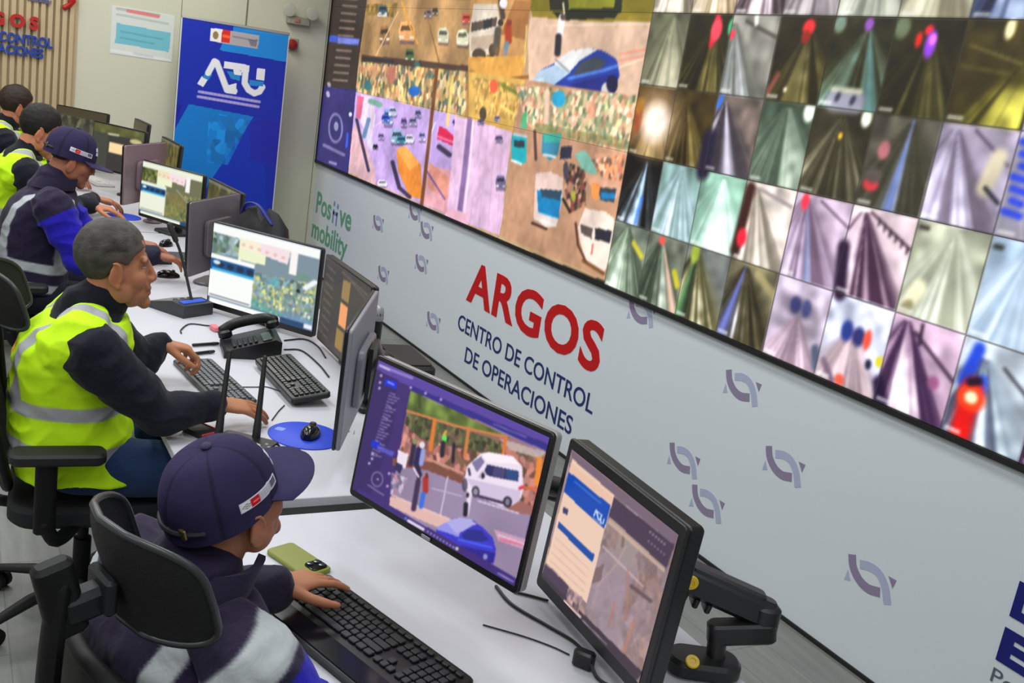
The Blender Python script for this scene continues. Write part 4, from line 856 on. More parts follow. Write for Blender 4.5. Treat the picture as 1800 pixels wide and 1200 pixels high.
def paint_purple(c):
    P, L, E = c.poly, c.line, c.ell
    c.fill((66, 46, 112))
    P([(600, 600), (700, 640), (690, 760), (640, 900), (600, 880)], (58, 42, 100)); P([(660, 630), (990, 775), (985, 790), (722, 680), (655, 645)], (92, 70, 160)); L([(675, 645), (724, 664)], 5, (160, 140, 210), 0.8); L([(668, 642), (684, 650)], 4, (210, 200, 235), 0.8)
    P([(722, 684), (720, 676), (985, 790), (970, 806)], (58, 44, 130)); P([(800, 712), (975, 790), (970, 806), (790, 716)], (50, 50, 140), 0.6)
    feed = [(722, 686), (958, 792), (908, 1016), (684, 888)]
    P(feed, (150, 132, 162), nz=0.06, nscale=0.08)
    P([(722, 686), (800, 722), (960, 795), (935, 905), (900, 900), (816, 838), (700, 800)], (160, 104, 96))
    c.speck([(716, 735), (955, 800), (935, 890), (860, 850), (750, 812), (700, 800)], [(176, 116, 108), (132, 82, 76), (200, 140, 130), (110, 86, 66), (186, 120, 106)], 0.025, 0.95, 41)
    P([(722, 686), (800, 722), (900, 770), (860, 765), (714, 724)], (104, 122, 58), nz=0.3, nscale=0.02); c.speck([(716, 724), (880, 775), (885, 800), (840, 795), (740, 772), (712, 745)], [(74, 84, 50), (98, 104, 66), (110, 92, 70), (64, 66, 46)], 0.02, 0.95, 42)
    P([(878, 770), (960, 794), (950, 806), (896, 790)], (200, 186, 180), 0.8); L([(737, 692), (738, 716)], 5, (60, 70, 44), 0.7)
    L([(716, 722), (800, 748), (890, 768)], 4, (216, 130, 80)); L([(764, 738), (757, 790)], 7, (224, 124, 50)); L([(824, 752), (817, 802)], 6, (210, 126, 70)); L([(889, 768), (884, 800)], 6, (222, 120, 60)); P([(944, 802), (954, 804), (948, 858), (939, 852)], (236, 140, 50))
    P([(690, 805), (760, 812), (815, 838), (812, 850), (750, 826), (690, 818)], (128, 78, 66)); L([(752, 806), (815, 832)], 4, (206, 150, 130)); L([(935, 858), (942, 862)], 7, (220, 110, 80)); L([(912, 854), (936, 860)], 5, (206, 110, 70))
    # van
    P([(815, 846), (822, 818), (845, 797), (858, 794), (902, 802), (918, 820), (920, 860), (914, 880), (890, 893), (868, 884), (838, 872), (818, 862)], (238, 224, 240)); P([(820, 840), (915, 862), (914, 880), (890, 890), (838, 872)], (212, 194, 222)); P([(847, 798), (858, 794), (902, 802), (915, 816), (856, 812)], (252, 240, 250))
    P([(829, 812), (846, 802), (852, 812), (838, 830)], (128, 120, 160)); P([(856, 816), (912, 828), (911, 846), (866, 838), (850, 832)], (48, 46, 96)); P([(868, 820), (888, 824), (886, 840), (866, 836)], (76, 70, 116)); P([(890, 824), (910, 829), (909, 844), (889, 840)], (44, 76, 130)); P([(840, 838), (848, 826), (856, 832), (848, 842)], (196, 180, 200))
    E(836, 864, 7, 10, (70, 62, 84)); E(836, 864, 4, 6, (150, 140, 160)); E(892, 882, 8, 10, (52, 48, 66)); E(892, 882, 4, 6, (130, 124, 140)); L([(842, 872), (886, 884)], 5, (70, 50, 84)); E(817, 852, 5, 12, (70, 60, 80), 0.8); L([(914, 858), (918, 856)], 6, (220, 60, 80)); L([(824, 824), (826, 834)], 4, (60, 50, 80)); E(849, 836, 3, 5, (40, 36, 60))
    L([(840, 880), (912, 902)], 2.5, (222, 206, 226)); L([(787, 838), (774, 906)], 2.5, (206, 192, 214)); L([(760, 858), (812, 872)], 2, (196, 182, 206))
    # blue car at the lower edge
    P([(766, 930), (784, 914), (808, 909), (826, 912), (846, 924), (866, 944), (872, 966), (868, 990), (846, 984), (812, 970), (770, 945)], (62, 58, 196)); P([(766, 930), (784, 914), (806, 910), (818, 914), (806, 944), (786, 936)], (150, 148, 234)); P([(784, 916), (808, 909), (826, 912), (838, 920), (812, 934), (802, 938)], (178, 172, 230)); P([(812, 940), (822, 930), (846, 932), (860, 948), (846, 952), (816, 948)], (44, 46, 140)); L([(806, 948), (864, 962)], 4, (70, 96, 240)); P([(810, 958), (870, 972), (866, 990), (846, 984), (812, 972)], (46, 40, 140)); E(853, 978, 4, 5, (150, 140, 210))
    P([(868, 930), (925, 948), (922, 966), (876, 950)], (226, 170, 196), 0.7); L([(880, 948), (916, 956)], 5, (226, 110, 140), 0.8); L([(876, 940), (922, 956)], 2, (240, 210, 226))
    P([(686, 872), (706, 878), (752, 896), (792, 914), (768, 926), (726, 908), (684, 888)], (226, 184, 176)); L([(690, 870), (740, 892), (790, 912)], 3, (240, 206, 196), 0.8)
    # people
    L([(826, 868), (820, 904)], 8, (230, 220, 236)); L([(819, 886), (818, 904)], 8, (34, 28, 44)); E(822, 870, 3, 4, (60, 40, 50))
    L([(748, 842), (748, 862)], 10, (176, 50, 44)); L([(744, 868), (740, 890)], 8, (60, 110, 220)); E(750, 836, 3, 5, (120, 50, 40)); L([(735, 846), (727, 894)], 9, (64, 48, 84)); E(736, 838, 3.5, 5, (40, 30, 40))
    L([(736, 790), (732, 815)], 10, (40, 36, 90)); L([(744, 792), (740, 815)], 8, (150, 160, 220)); E(742, 782, 5, 6, (226, 220, 230)); L([(728, 780), (722, 815)], 8, (50, 40, 70)); E(729, 776, 4, 5, (130, 150, 90)); L([(732, 815), (738, 834)], 8, (46, 38, 74)); L([(727, 822), (736, 838)], 3, (230, 220, 240))
    E(781, 770, 4.5, 8, (110, 220, 100)); L([(779, 778), (777, 800)], 8, (46, 40, 50)); L([(784, 758), (780, 764)], 4, (226, 170, 60)); L([(798, 780), (796, 812)], 5, (44, 34, 50))
    P([(700, 790), (718, 798), (712, 824), (697, 815)], (236, 224, 236)); P([(696, 812), (708, 818), (704, 832), (694, 826)], (50, 46, 90)); c.speck([(688, 830), (716, 840), (704, 872), (686, 868)], [(190, 176, 200), (130, 120, 150), (206, 150, 170)], 0.02, 0.8, 45)
    # side list and taskbar
    for k in range(22):
        y = 690+k*5.2; x = 690-k*1.55; L([(x-5, y), (x+4+3*((k*7) % 4), y+3.5+((k*5) % 3))], 2.0, (150, 136, 190), 0.85)
    P([(678, 664), (698, 672), (696, 684), (676, 676)], (30, 50, 220)); L([(682, 671), (692, 676)], 2.5, (140, 150, 250)); P([(654, 772), (668, 778), (666, 790), (652, 784)], (30, 50, 200)); P([(664, 782), (694, 795), (690, 802), (662, 790)], (100, 100, 230), 0.7)
    for (x, y) in [(670, 660), (668, 672), (667, 682), (655, 797), (654, 806), (649, 814), (722, 681), (748, 691), (775, 702), (684, 832), (681, 854)]: E(x, y, 2.4, 2.4, (190, 180, 225), 0.9, 0.6)
    E(663, 842, 11, 14, (126, 112, 160), 0.9); E(663, 842, 8.5, 11, (60, 44, 104)); E(664, 842, 2, 2, (170, 160, 200)); L([(647, 852), (674, 870)], 3, (130, 116, 170), 0.8); L([(632, 862), (648, 871)], 3, (120, 106, 160), 0.7)
    P([(684, 888), (908, 1016), (904, 1030), (622, 872), (630, 858)], (66, 46, 120)); L([(718, 915), (744, 930)], 5, (232, 222, 236)); E(713, 911, 2.5, 2.5, (90, 130, 190)); E(803, 964, 3, 3, (220, 220, 150))
    for k in range(10): E(752+k*5.6, 934+k*3.4, 1.7, 1.7, (190, 180, 225), 0.9, 0.6)
    L([(875, 1007), (902, 1022)], 2.5, (170, 160, 215), 0.8)
    for (a, b_) in [((868, 745), (925, 768)), ((865, 752), (950, 790)), ((893, 770), (950, 796))]: c.line([a, b_], 3, (150, 140, 200), 0.5)

def paint_beige(c):
    P, L = c.poly, c.line
    c.fill((150, 124, 128))
    c.speck([(940, 780), (1230, 900), (1140, 1230), (940, 1030)], [(164, 140, 146), (150, 126, 130), (176, 138, 124), (136, 114, 110), (158, 138, 148), (160, 128, 114), (150, 134, 140)], 0.075, 0.6, 51); c.speck([(1060, 900), (1230, 980), (1140, 1230), (1000, 1080)], [(156, 138, 148), (140, 116, 112), (170, 140, 128), (150, 132, 142)], 0.022, 0.35, 52)
    P([(1040, 985), (1075, 960), (1120, 1000), (1090, 1080), (1030, 1070)], (160, 142, 156), 0.6); P([(1090, 910), (1130, 930), (1110, 1000), (1085, 970)], (156, 146, 140), 0.7); P([(1040, 1060), (1100, 1080), (1080, 1150), (1040, 1110)], (152, 136, 148), 0.6)
    L([(1078, 905), (1098, 925), (1094, 960)], 5, (112, 84, 72), 0.6); L([(1060, 960), (1130, 1030)], 3.5, (206, 180, 172), 0.7); L([(1050, 1030), (1085, 990), (1100, 960)], 2.5, (196, 160, 140), 0.6); L([(1104, 1000), (1100, 1090)], 4, (176, 118, 96), 0.5); L([(1115, 1090), (1095, 1150)], 7, (186, 126, 100), 0.6); L([(1110, 1030), (1144, 1056)], 7, (92, 70, 78), 0.8); L([(1080, 1060), (1070, 1100)], 5, (180, 110, 90), 0.5)
    P([(1044, 1000), (1062, 990), (1056, 1020), (1040, 1026)], (110, 84, 84), 0.7)
    # dark upper band
    P([(1004, 790), (1195, 940), (1190, 962), (1078, 868), (1006, 812)], (120, 100, 116)); P([(1072, 868), (1186, 958), (1170, 1002), (1070, 912)], (74, 58, 78)); P([(1072, 908), (1170, 998), (1168, 1006), (1068, 918)], (206, 176, 156), 0.8)
    for k in range(6): c.ell(1143+k*5, 935+k*4.2, 2, 2, (170, 156, 170), 0.8, 0.6); c.ell(1140+k*5.5, 951+k*4.6, 1.8, 1.8, (160, 146, 160), 0.7, 0.6)
    # document window
    P([(1006, 806), (1080, 870), (1062, 934), (1031, 1060), (960, 988)], (236, 202, 180)); P([(1003, 812), (1078, 874), (1074, 890), (1000, 830)], (232, 186, 160), 0.6)
    P([(1000, 829), (1073, 888), (1062, 930), (991, 864)], (10, 70, 176)); L([(1010, 846), (1056, 884)], 3, (60, 110, 200))
    W = (206, 218, 236); L([(1044, 906), (1048, 896), (1052, 913)], 2.6, W); L([(1049, 898), (1058, 905), (1054, 914)], 2.4, W); L([(1056, 908), (1056, 918), (1060, 920), (1062, 912)], 2.2, W); L([(1043, 909), (1057, 922)], 1.6, (150, 176, 220))
    P([(982, 916), (1045, 975), (1041, 988), (980, 927)], (14, 70, 160)); P([(990, 890), (999, 895), (997, 906), (989, 900)], (60, 56, 106))
    for k in range(5): L([(977-k*3.5, 945+k*13), (1035-k*3, 1000+k*13)], 2.2, (214, 172, 150), 0.7)
    # task bar
    P([(958, 990), (1000, 1030), (994, 1056), (952, 1012)], (74, 58, 80)); P([(950, 1004), (1130, 1182), (1118, 1196), (948, 1020)], (62, 50, 62)); L([(992, 1056), (1020, 1084)], 4, (226, 196, 186)); L([(1024, 1090), (1066, 1132)], 2.2, (170, 150, 160), 0.8)
    c.speck([(998, 1034), (1024, 1050), (1016, 1078), (996, 1056)], [(170, 140, 146), (120, 96, 106), (196, 160, 156)], 0.015, 0.9, 55)

def local_screen(kind):
    def f(c):
        c.local = True; P, L, E = c.poly, c.line, c.ell
        if kind in ('map', 'map2'):
            wt = (250, 252, 250) if kind == 'map' else (236, 240, 220)
            base = (126, 146, 158) if kind == 'map' else (112, 114, 84)
            c.fill(base)
            tint_cols = [(126, 150, 150), (150, 164, 150), (96, 120, 110), (196, 200, 120), (120, 160, 176), (170, 180, 150)] if kind == 'map' else [(120, 124, 80), (140, 140, 70), (90, 96, 60), (160, 156, 110)]
            c.speck([(0, 0.62), (0.27, 0.66), (0.27, 0.92), (0, 0.92)], [(110, 134, 130), (150, 170, 170), (84, 110, 96), (130, 150, 120), (176, 200, 206)] if kind == 'map' else [(96, 104, 50), (60, 70, 34), (130, 130, 80)], 0.035, 1, 61)
            c.speck([(0.42, 0), (1, 0), (1, 0.58), (0.42, 0.52)], tint_cols, 0.03, 0.85, 62)
            if kind == 'map':
                c.speck([(0.42, 0.04), (1, 0.04), (1, 0.45), (0.42, 0.42)], [(126, 150, 150), (206, 206, 110), (120, 150, 180), (130, 170, 160), (150, 160, 170), (226, 226, 180), (110, 140, 110)], 0.022, 0.8, 63)
                P([(0.42, 0.0), (1, 0.0), (1, 0.14), (0.7, 0.12), (0.42, 0.2)], (74, 160, 156), 0.5); P([(0.66, 0), (1, 0), (1, 0.14), (0.75, 0.16)], (110, 140, 190), 0.6); E(0.86, 0.62, 0.08, 0.05, (110, 150, 130), 0.7); E(0.84, 0.44, 0.02, 0.02, (30, 40, 40)); L([(0.9, 0.5), (0.98, 0.6)], 0.05, (240, 246, 246)); E(0.62, 0.47, 0.05, 0.06, (90, 170, 190), 0.8)
            else:
                P([(0.44, 0.5), (0.72, 0.62), (0.8, 0.3), (0.5, 0.3)], (128, 118, 70), 0.8); L([(0.6, 0.62), (0.95, 0.3)], 0.02, (160, 160, 140)); P([(0.42, 0), (0.7, 0), (0.7, 0.3), (0.42, 0.3)], (126, 130, 70), 0.6)
            P([(0, 0.88), (1, 0.88), (1, 1), (0, 1)], wt); P([(0.26, 0.7), (0.5, 0.7), (0.52, 0.9), (0.26, 0.9)], (248, 240, 214) if kind == 'map' else (240, 226, 190)); P([(0.46, 0.76), (0.72, 0.72), (0.74, 0.9), (0.46, 0.9)], (246, 226, 228)); P([(0.74, 0.62), (0.81, 0.62), (0.81, 0.9), (0.74, 0.9)], (250, 244, 244)); P([(0.26, 0.62), (0.52, 0.64), (0.52, 0.76), (0.26, 0.76)], (238, 244, 206))
            for q in range(6): E(0.3+q*0.075, 0.82-0.006*q, 0.018, 0.02, (226, 150, 150), 0.5)
            P([(0, 0), (0.425, 0), (0.425, 0.62), (0, 0.62)], wt); P([(0.0, 0.42), (0.42, 0.42), (0.42, 0.56), (0, 0.56)], (26, 82, 140)); P([(0.02, 0.42), (0.42, 0.42), (0.42, 0.45), (0.02, 0.45)], (70, 180, 226))
            for q in range(4): E(0.1+0.095*q, 0.5, 0.035, 0.035, (30, 44, 66), 0.9)
            E(0.06, 0.52, 0.035, 0.025, (220, 230, 240)); P([(0, 0.0), (1, 0.0), (1, 0.07), (0, 0.07)], (40, 70, 110)); P([(0.02, 0.0), (0.7, 0.0), (0.7, 0.06), (0.02, 0.06)], wt); L([(0.02, 0.1), (0.4, 0.1)], 0.014, (60, 66, 76)); P([(0.92, 0.02), (1, 0.02), (1, 0.07), (0.92, 0.07)], (240, 240, 250))
        elif kind == 'dark':
            c.fill((66, 58, 50)); P([(0, 0), (0.42, 0), (0.42, 1), (0, 1)], (58, 48, 44)); P([(0.44, 0.35), (0.6, 0.35), (0.6, 0.62), (0.44, 0.62)], (240, 160, 96)); P([(0.44, 0.66), (0.6, 0.66), (0.6, 0.9), (0.44, 0.88)], (150, 120, 66)); P([(0.42, 0.08), (0.58, 0.08), (0.58, 0.3), (0.42, 0.3)], (150, 120, 52))
            for q in range(9): L([(0.06, 0.9-q*0.1), (0.24, 0.88-q*0.1)], 0.02, (120, 100, 86), 0.7)
            L([(0.4, 0.95), (0.95, 0.9)], 0.02, (110, 100, 80), 0.8); L([(0.6, 0.92), (0.95, 0.84)], 0.015, (130, 120, 96), 0.6)
        elif kind == 'olive':
            c.fill((58, 54, 54)); P([(0, 0.8), (1, 0.8), (1, 1), (0, 1)], (96, 98, 54), nz=0.2, nscale=0.05); L([(0.3, 0.8), (0.5, 0.81)], 0.04, (210, 210, 180)); P([(0.34, 0.4), (0.62, 0.4), (0.62, 0.62), (0.34, 0.62)], (255, 220, 166)); E(0.85, 0.75, 0.12, 0.06, (196, 186, 140)); P([(0, 0), (0.3, 0), (0.3, 0.8), (0, 0.8)], (70, 72, 62), 0.8)
        elif kind == 'dim':
            c.fill((74, 70, 34)); c.speck([(0, 0), (1, 0), (1, 1), (0, 1)], [(70, 66, 34), (96, 90, 40), (60, 62, 40), (120, 104, 40)], 0.06, 0.8, 71); L([(0, 0.97), (1, 0.97)], 0.04, (150, 150, 150), 0.7)
        else:
            c.fill((66, 64, 44)); c.speck([(0, 0), (1, 0), (1, 0.8), (0, 0.8)], [(60, 62, 52), (90, 92, 66), (50, 46, 40), (120, 116, 90)], 0.08, 0.8, 73); P([(0, 0.85), (1, 0.85), (1, 1), (0, 1)], (70, 62, 40))
    return f

SILVERBACK = mat('monitor_shell_silver', (150, 150, 148), 0.4, 0.2)
MON_A = monitor('black framed monitor showing a white van and blue car, nearest desk', (7.156, -2.019, 0.885), 17.9, 5.6, 0.585, 0.365, paint_purple, 0.0022, NEAR_Z, (0.011, 0.012, 0.017), SILVERBACK, None, 0.034, stand=False)
MON_B = monitor('thick black monitor with beige document and map, right of the van monitor', (7.445, -1.741, 0.764), -3.6, 3.8, 0.49, 0.386, paint_beige, 0.0022, NEAR_Z, (0.02, 0.024, 0.03), BLACK, mat('monitor_matte_black', (26, 26, 27), 0.42), 0.05, stand=False)
monitor('bright map screen monitor behind the desk phone', (4.795, -1.78, 0.762), 34.4, 0.5, 0.605, 0.392, local_screen('map'), 0.004, bezel=(0.006, 0.006, 0.026), back=DARKGREY, sb=(0.15, 0.11))
M32 = monitor('dark screen monitor with orange icons beside the bright map screen', (5.37, -1.61, 0.771), -1.4, 0.3, 0.583, 0.37, local_screen('dark'), 0.004, bezel=(0.008, 0.008, 0.012), back=mat('monitor_dark', (30, 29, 30), 0.35), sb=(0.16, 0.13))
M33 = monitor('monitor seen from its plain silver-grey back, beside the blue round mouse pad', (6.232, -1.881, 0.838), -28.3, 0, 0.583, 0.366, local_screen('dark'), 0.01, back=GLOSSBACK3, thick=0.024, stand=False)
monitor('bright map screen monitor on the second desk, before the man in the navy cap', (2.686, -1.789, 0.797), 27.4, 1.5, 0.578, 0.353, local_screen('map2'), 0.005, bezel=(0.007, 0.006, 0.02))
monitor('dim olive screen monitor half hidden behind a reddish monitor back', (3.20, -1.60, 0.784), 5.6, 2, 0.56, 0.355, local_screen('dim'), 0.007, bezel=(0.007, 0.006, 0.02))
MON23 = monitor('monitor turned away showing its reddish dark back, left of the bright map screen', (3.958, -1.811, 0.81), -37.1, -2, 0.572, 0.363, local_screen('dark'), 0.01, back=GLOSSBACK, thick=0.024)
MON13 = monitor('monitor turned away showing its mauve back, farthest from the camera', (2.272, -1.883, 0.865), -34.8, -1, 0.569, 0.367, local_screen('dark'), 0.01, back=GLOSSBACK2, thick=0.024, sb=(0.13, 0.11))
monitor('dark monitor with one pale square, in front of the navy cap', (1.35, -1.921, 0.909), 31.3, 3, 0.545, 0.335, local_screen('olive'), 0.006, bezel=(0.008, 0.008, 0.012), sb=(0.13, 0.1))
monitor('narrow-looking dark monitor between the pale square screen and the mauve monitor back', (1.80, -1.66, 0.894), 2.6, 4, 0.526, 0.332, local_screen('dim'), 0.008, bezel=(0.008, 0.008, 0.012))
monitor('dark greenish monitor nearest the slatted far wall', (0.438, -2.072, 0.938), 40.8, 4, 0.505, 0.324, local_screen('murky'), 0.006, bezel=(0.008, 0.008, 0.012), sb=(0.13, 0.1))
monitor('small dark monitor squeezed behind the two farthest screens', (0.93, -1.72, 0.94), 4, 4, 0.42, 0.325, local_screen('murky'), 0.008, bezel=(0.008, 0.008, 0.012))

# small maker's plates on the two near monitors' chins, and the mark on the turned one's back
def plate(mon, x, z, w, h, y, m, name='badge', Rz=0):
    part(name, MB().rbox((x, y, z), (w, h, 0.003), 0.002, rotx(math.pi/2)), m, mon)
plate(MON_A, 0.0, 0.885-NEAR_Z+0.009, 0.03, 0.008, -0.0022, mat('badge_grey', (150, 150, 155), 0.4))

# ------------------------------------------------------------------ keyboards
def key_layout():
    rows = []
    def row(z, widths, x=0.0): rows.append((z, widths, x))
    u = 0.0193
    keys = []
    def put(y, x, w, hgt=0.0155): keys.append((x+w/2, y, w-0.0032, hgt))
    y = 0
    main = [[1.5]+[1]*9+[1.5]*0+[1]*2+[1.5]]
    lay = [[1.25, 1.25, 1.25, 6.25, 1.25, 1.25, 1.25, 1.25], [2.25]+[1]*10+[2.75], [1.75]+[1]*11+[2.25], [1.5]+[1]*12+[1.5], [1]*13+[2]]
    for r, ws in enumerate(lay):
        x = 0.0
        for w in ws: put(r*u, x, w*u); x += w*u
    x = 0
    for g in range(13): put(5*u+0.003, g*15.0*u/13, 15.0*u/13, 0.0105)
    nav = 15.0*u+0.006
    for (dx, r) in [(0, 0), (1, 0), (2, 0), (1, 1)]: put(r*u, nav+dx*u, u)
    for r in (3, 4):
        for k in range(3): put(r*u, nav+k*u, u)
    for k in range(3): put(5*u+0.003, nav+k*u, u, 0.0105)
    num = nav+3*u+0.006
    for r in range(5):
        for k in range(4): put(r*u, num+k*u, u)
    for k in range(4): put(5*u+0.003, num+k*u, u, 0.0105)
    W = num+4*u; return keys, W, 5*u+0.016
KEYS, KW, KH = key_layout()
def keyboard(label, loc, rz, sep=False, rest=False, mk=None, mb_=None, tiltx=0.0, scale=1.0, group='black keyboards on the desks', base_h=0.016):
    t = thing('keyboard', label, 'keyboard', loc, rz, group)
    t.rotation_euler = (tiltx, 0, rz); t.scale = (scale,)*3
    body = MB(); fr = 0.018
    d0 = -0.075 if rest else -0.014
    body.rbox((0, ((KH+0.012)+d0)/2-KH/2, base_h/2), (KW+2*fr, KH+0.012-d0+0.006, base_h), 0.016, seg=5, bev=0.004)
    part('case', body, mb_ or BLACK, t)
    if rest:
        r = MB(); r.rbox((0, -KH/2-0.045, base_h+0.0012), (KW+0.02, 0.05, 0.003), 0.014, seg=4); part('palm_rest', r, mat('gloss_black', (18, 20, 26), 0.12), t, label='glossy palm rest')
    kmat = mk or mat('key_black', (34, 35, 36), 0.5)
    if sep:
        cache = {}
        for i, (x, y, w, h) in enumerate(KEYS):
            k = (round(w, 4), round(h, 4))
            if k not in cache:
                cache[k] = MB().rbox((0, 0, 0.003), (w, h, 0.006), 0.003, seg=2, bev=0.0015).mesh('key', kmat); smooth(cache[k])
            o = bpy.data.objects.new('key', cache[k]); COL.objects.link(o); o.parent = t; o.location = (x-KW/2, y-KH/2+0.008, base_h)
            if i == 99:
                break
        rest_k = MB()
        for (x, y, w, h) in KEYS[100:]: rest_k.rbox((x-KW/2, y-KH/2+0.008, base_h+0.003), (w, h, 0.006), 0.003, seg=2, bev=0.0015)
        if rest_k.v: part('keys', rest_k, kmat, t)['kind'] = 'stuff'
    else:
        ks = MB()
        for (x, y, w, h) in KEYS: ks.rbox((x-KW/2, y-KH/2+0.008, base_h+0.003), (w, h, 0.006), 0.003, seg=1, bev=0.0015)
        part('keys', ks, kmat, t)['kind'] = 'stuff'
    return t
yk = math.atan2(0.15, 0.485)
c4 = (on_z(580, 1008, NEAR_Z+0.02)+on_z(832, 1190, NEAR_Z+0.02))/2
nk = np.array([-math.sin(yk), math.cos(yk), 0])
KB4 = keyboard('long black keyboard with glossy palm rest on the nearest desk', tuple((c4-nk*0.075)[:2])+(NEAR_Z+0.0005,), yk, sep=True, rest=True, scale=1.1)
c3 = sum(on_z(*p, DESK_Z+0.01) for p in ((305, 645), (385, 625), (445, 695), (370, 720)))/4
keyboard('dark grey worn keyboard in front of the grey-haired man', (c3[0], c3[1], DESK_Z+0.0005), math.radians(6), mb_=mat('keyboard_dark', (40, 42, 44), 0.35), mk=mat('key_grey', (96, 100, 102), 0.3), scale=1.04)
c5 = sum(on_z(*p, DESK_Z+0.02) for p in ((452, 640), (515, 628), (580, 700), (508, 716)))/4
keyboard('black keyboard tilted on its feet below the bright map screen', (c5[0], c5[1]-0.0, DESK_Z+0.022), math.radians(1), mb_=BLACK, mk=mat('key_darkgrey', (44, 46, 46), 0.3), tiltx=0.16, base_h=0.022, scale=1.0)
c2 = on_z(246, 447, DESK_Z)
keyboard('dark keyboard on the second desk below its bright map screen', (c2[0], c2[1]+0.03, DESK_Z+0.0005), math.radians(8), mb_=mat('keyboard_dark', (40, 42, 44), 0.35))
cw = on_z(190, 318, DESK_Z)
keyboard('pale grey keyboard under the mauve monitor back', (cw[0]+0.12, cw[1]-0.10, DESK_Z+0.0005), math.radians(10), mb_=mat('keyboard_pale', (190, 190, 188), 0.4), mk=mat('key_pale', (214, 214, 212), 0.4), group='pale keyboards')

# ------------------------------------------------------------------ mice and pads
def mouse_mesh():
    mb = MB(); rings = []
    for t in np.linspace(0, 1, 13):
        y = -0.055+0.11*t; w = 0.032*math.sin(math.pi*min(max(t*0.92+0.04, 0), 1))**0.45; h = 0.036*math.sin(math.pi*(0.08+0.84*t)**0.8)**0.7
        rings.append([(w*math.cos(a), y, max(0.002, 0.002+h*math.sin(a))) if math.sin(a) > 0 else (w*math.cos(a)*0.97, y, 0.0015) for a in np.linspace(0, 2*math.pi, 20, endpoint=False)])
    return mb.loft(rings)
def mouse(label, loc, rz):
    t = thing('computer_mouse', label, 'mouse', loc, rz, 'computer mice')
    part('body', mouse_mesh(), mat('gloss_black2', (16, 16, 18), 0.16), t)
    part('scroll_wheel', MB().tube([(-0.004, 0.025, 0.031), (0.004, 0.025, 0.031)], 0.0075, 12), DARKGREY, t)
    return t
def pad(label, c, rx, ry, rz, col, base_z):
    t = thing('mouse_pad', label, 'mouse pad', (c[0], c[1], base_z+0.0003), rz, 'blue mouse pads')
    n = 40; mb = MB()
    mb.loft([[(rx*math.cos(2*math.pi*k/n)*s, ry*math.sin(2*math.pi*k/n)*s, z) for k in range(n)] for s, z in ((1, 0), (1, 0.003), (0.985, 0.004))])
    part('pad', mb, col, t)
    return t
PADBLUE = mat('pad_blue', (12, 62, 206), 0.5)
pc = on_z(536, 766, DESK_Z)
pt = pad('round royal blue mouse pad beside the silver-grey monitor back', pc, 0.125, 0.115, 0.3, PADBLUE, DESK_Z)
part('printed_mark', MB().rbox((-0.075, -0.045, 0.0043), (0.03, 0.03, 0.0006), 0.006, rotz(0.5)), mat('pad_print', (120, 150, 226), 0.5), pt, label='pale printed mark')
mp_ = on_z(546, 762, DESK_Z+0.01); mouse('black mouse on the round royal blue pad', (mp_[0], mp_[1], DESK_Z+0.0045), math.radians(60))
p2 = on_z(216, 381, DESK_Z)
pad('royal blue mouse pad under the hand on the far desk', p2, 0.13, 0.11, 0.2, PADBLUE, DESK_Z)

# ------------------------------------------------------------------ telephone
def telephone():
    c = sum(on_z(*p, DESK_Z) for p in ((398, 610), (494, 600), (430, 636), (470, 585)))/4
    t = thing('telephone', 'black desk telephone with handset in front of the bright map screen', 'telephone', (c[0]+0.10, c[1]-0.05, DESK_Z+0.0005), math.radians(-8))
    prof = [(-0.11, 0), (0.11, 0), (0.11, 0.075), (0.085, 0.085), (-0.1, 0.03), (-0.11, 0.02)]
    mb = MB(); mb.prism(prof, (-0.1, 0, 0), (0, 1, 0), (0, 0, 1), (1, 0, 0), 0.2)
    part('base', mb, BLACK, t, ang=25)
    s = math.atan2(0.055, 0.185)
    R = rotx(s); o = np.array([0.035, -0.02, 0.056])
    kp = MB()
    for i in range(4):
        for j in range(5): kp.rbox(o+R @ np.array([(i-1.5)*0.024, (j-2.4)*0.021, 0.003]), (0.018, 0.013, 0.006), 0.003, R, seg=1)
    part('keypad', kp, DARKGREY, t)
    part('display', MB().rbox(o+R @ np.array([0, 0.078, 0.002]), (0.1, 0.036, 0.005), 0.004, R), mat('lcd_grey', (84, 96, 90), 0.2), t)
    hs = MB(); a = np.array([-0.062, -0.105, 0.068]); b = np.array([-0.062, 0.095, 0.122])
    hs.tube(spline([a, a+(b-a)*0.25+np.array([0, 0, 0.02]), a+(b-a)*0.75+np.array([0, 0, 0.02]), b], 6), 0.017, 12, flat=1.3)
    hs.rbox(a+np.array([0, 0.01, -0.012]), (0.05, 0.055, 0.035), 0.016, R); hs.rbox(b+np.array([0, -0.008, -0.012]), (0.05, 0.055, 0.035), 0.016, R)
    part('handset', hs, BLACK, t)
    part('stand', MB().box((0, 0.1, 0.03), (0.14, 0.012, 0.06)), BLACK, t)
    return t
telephone()
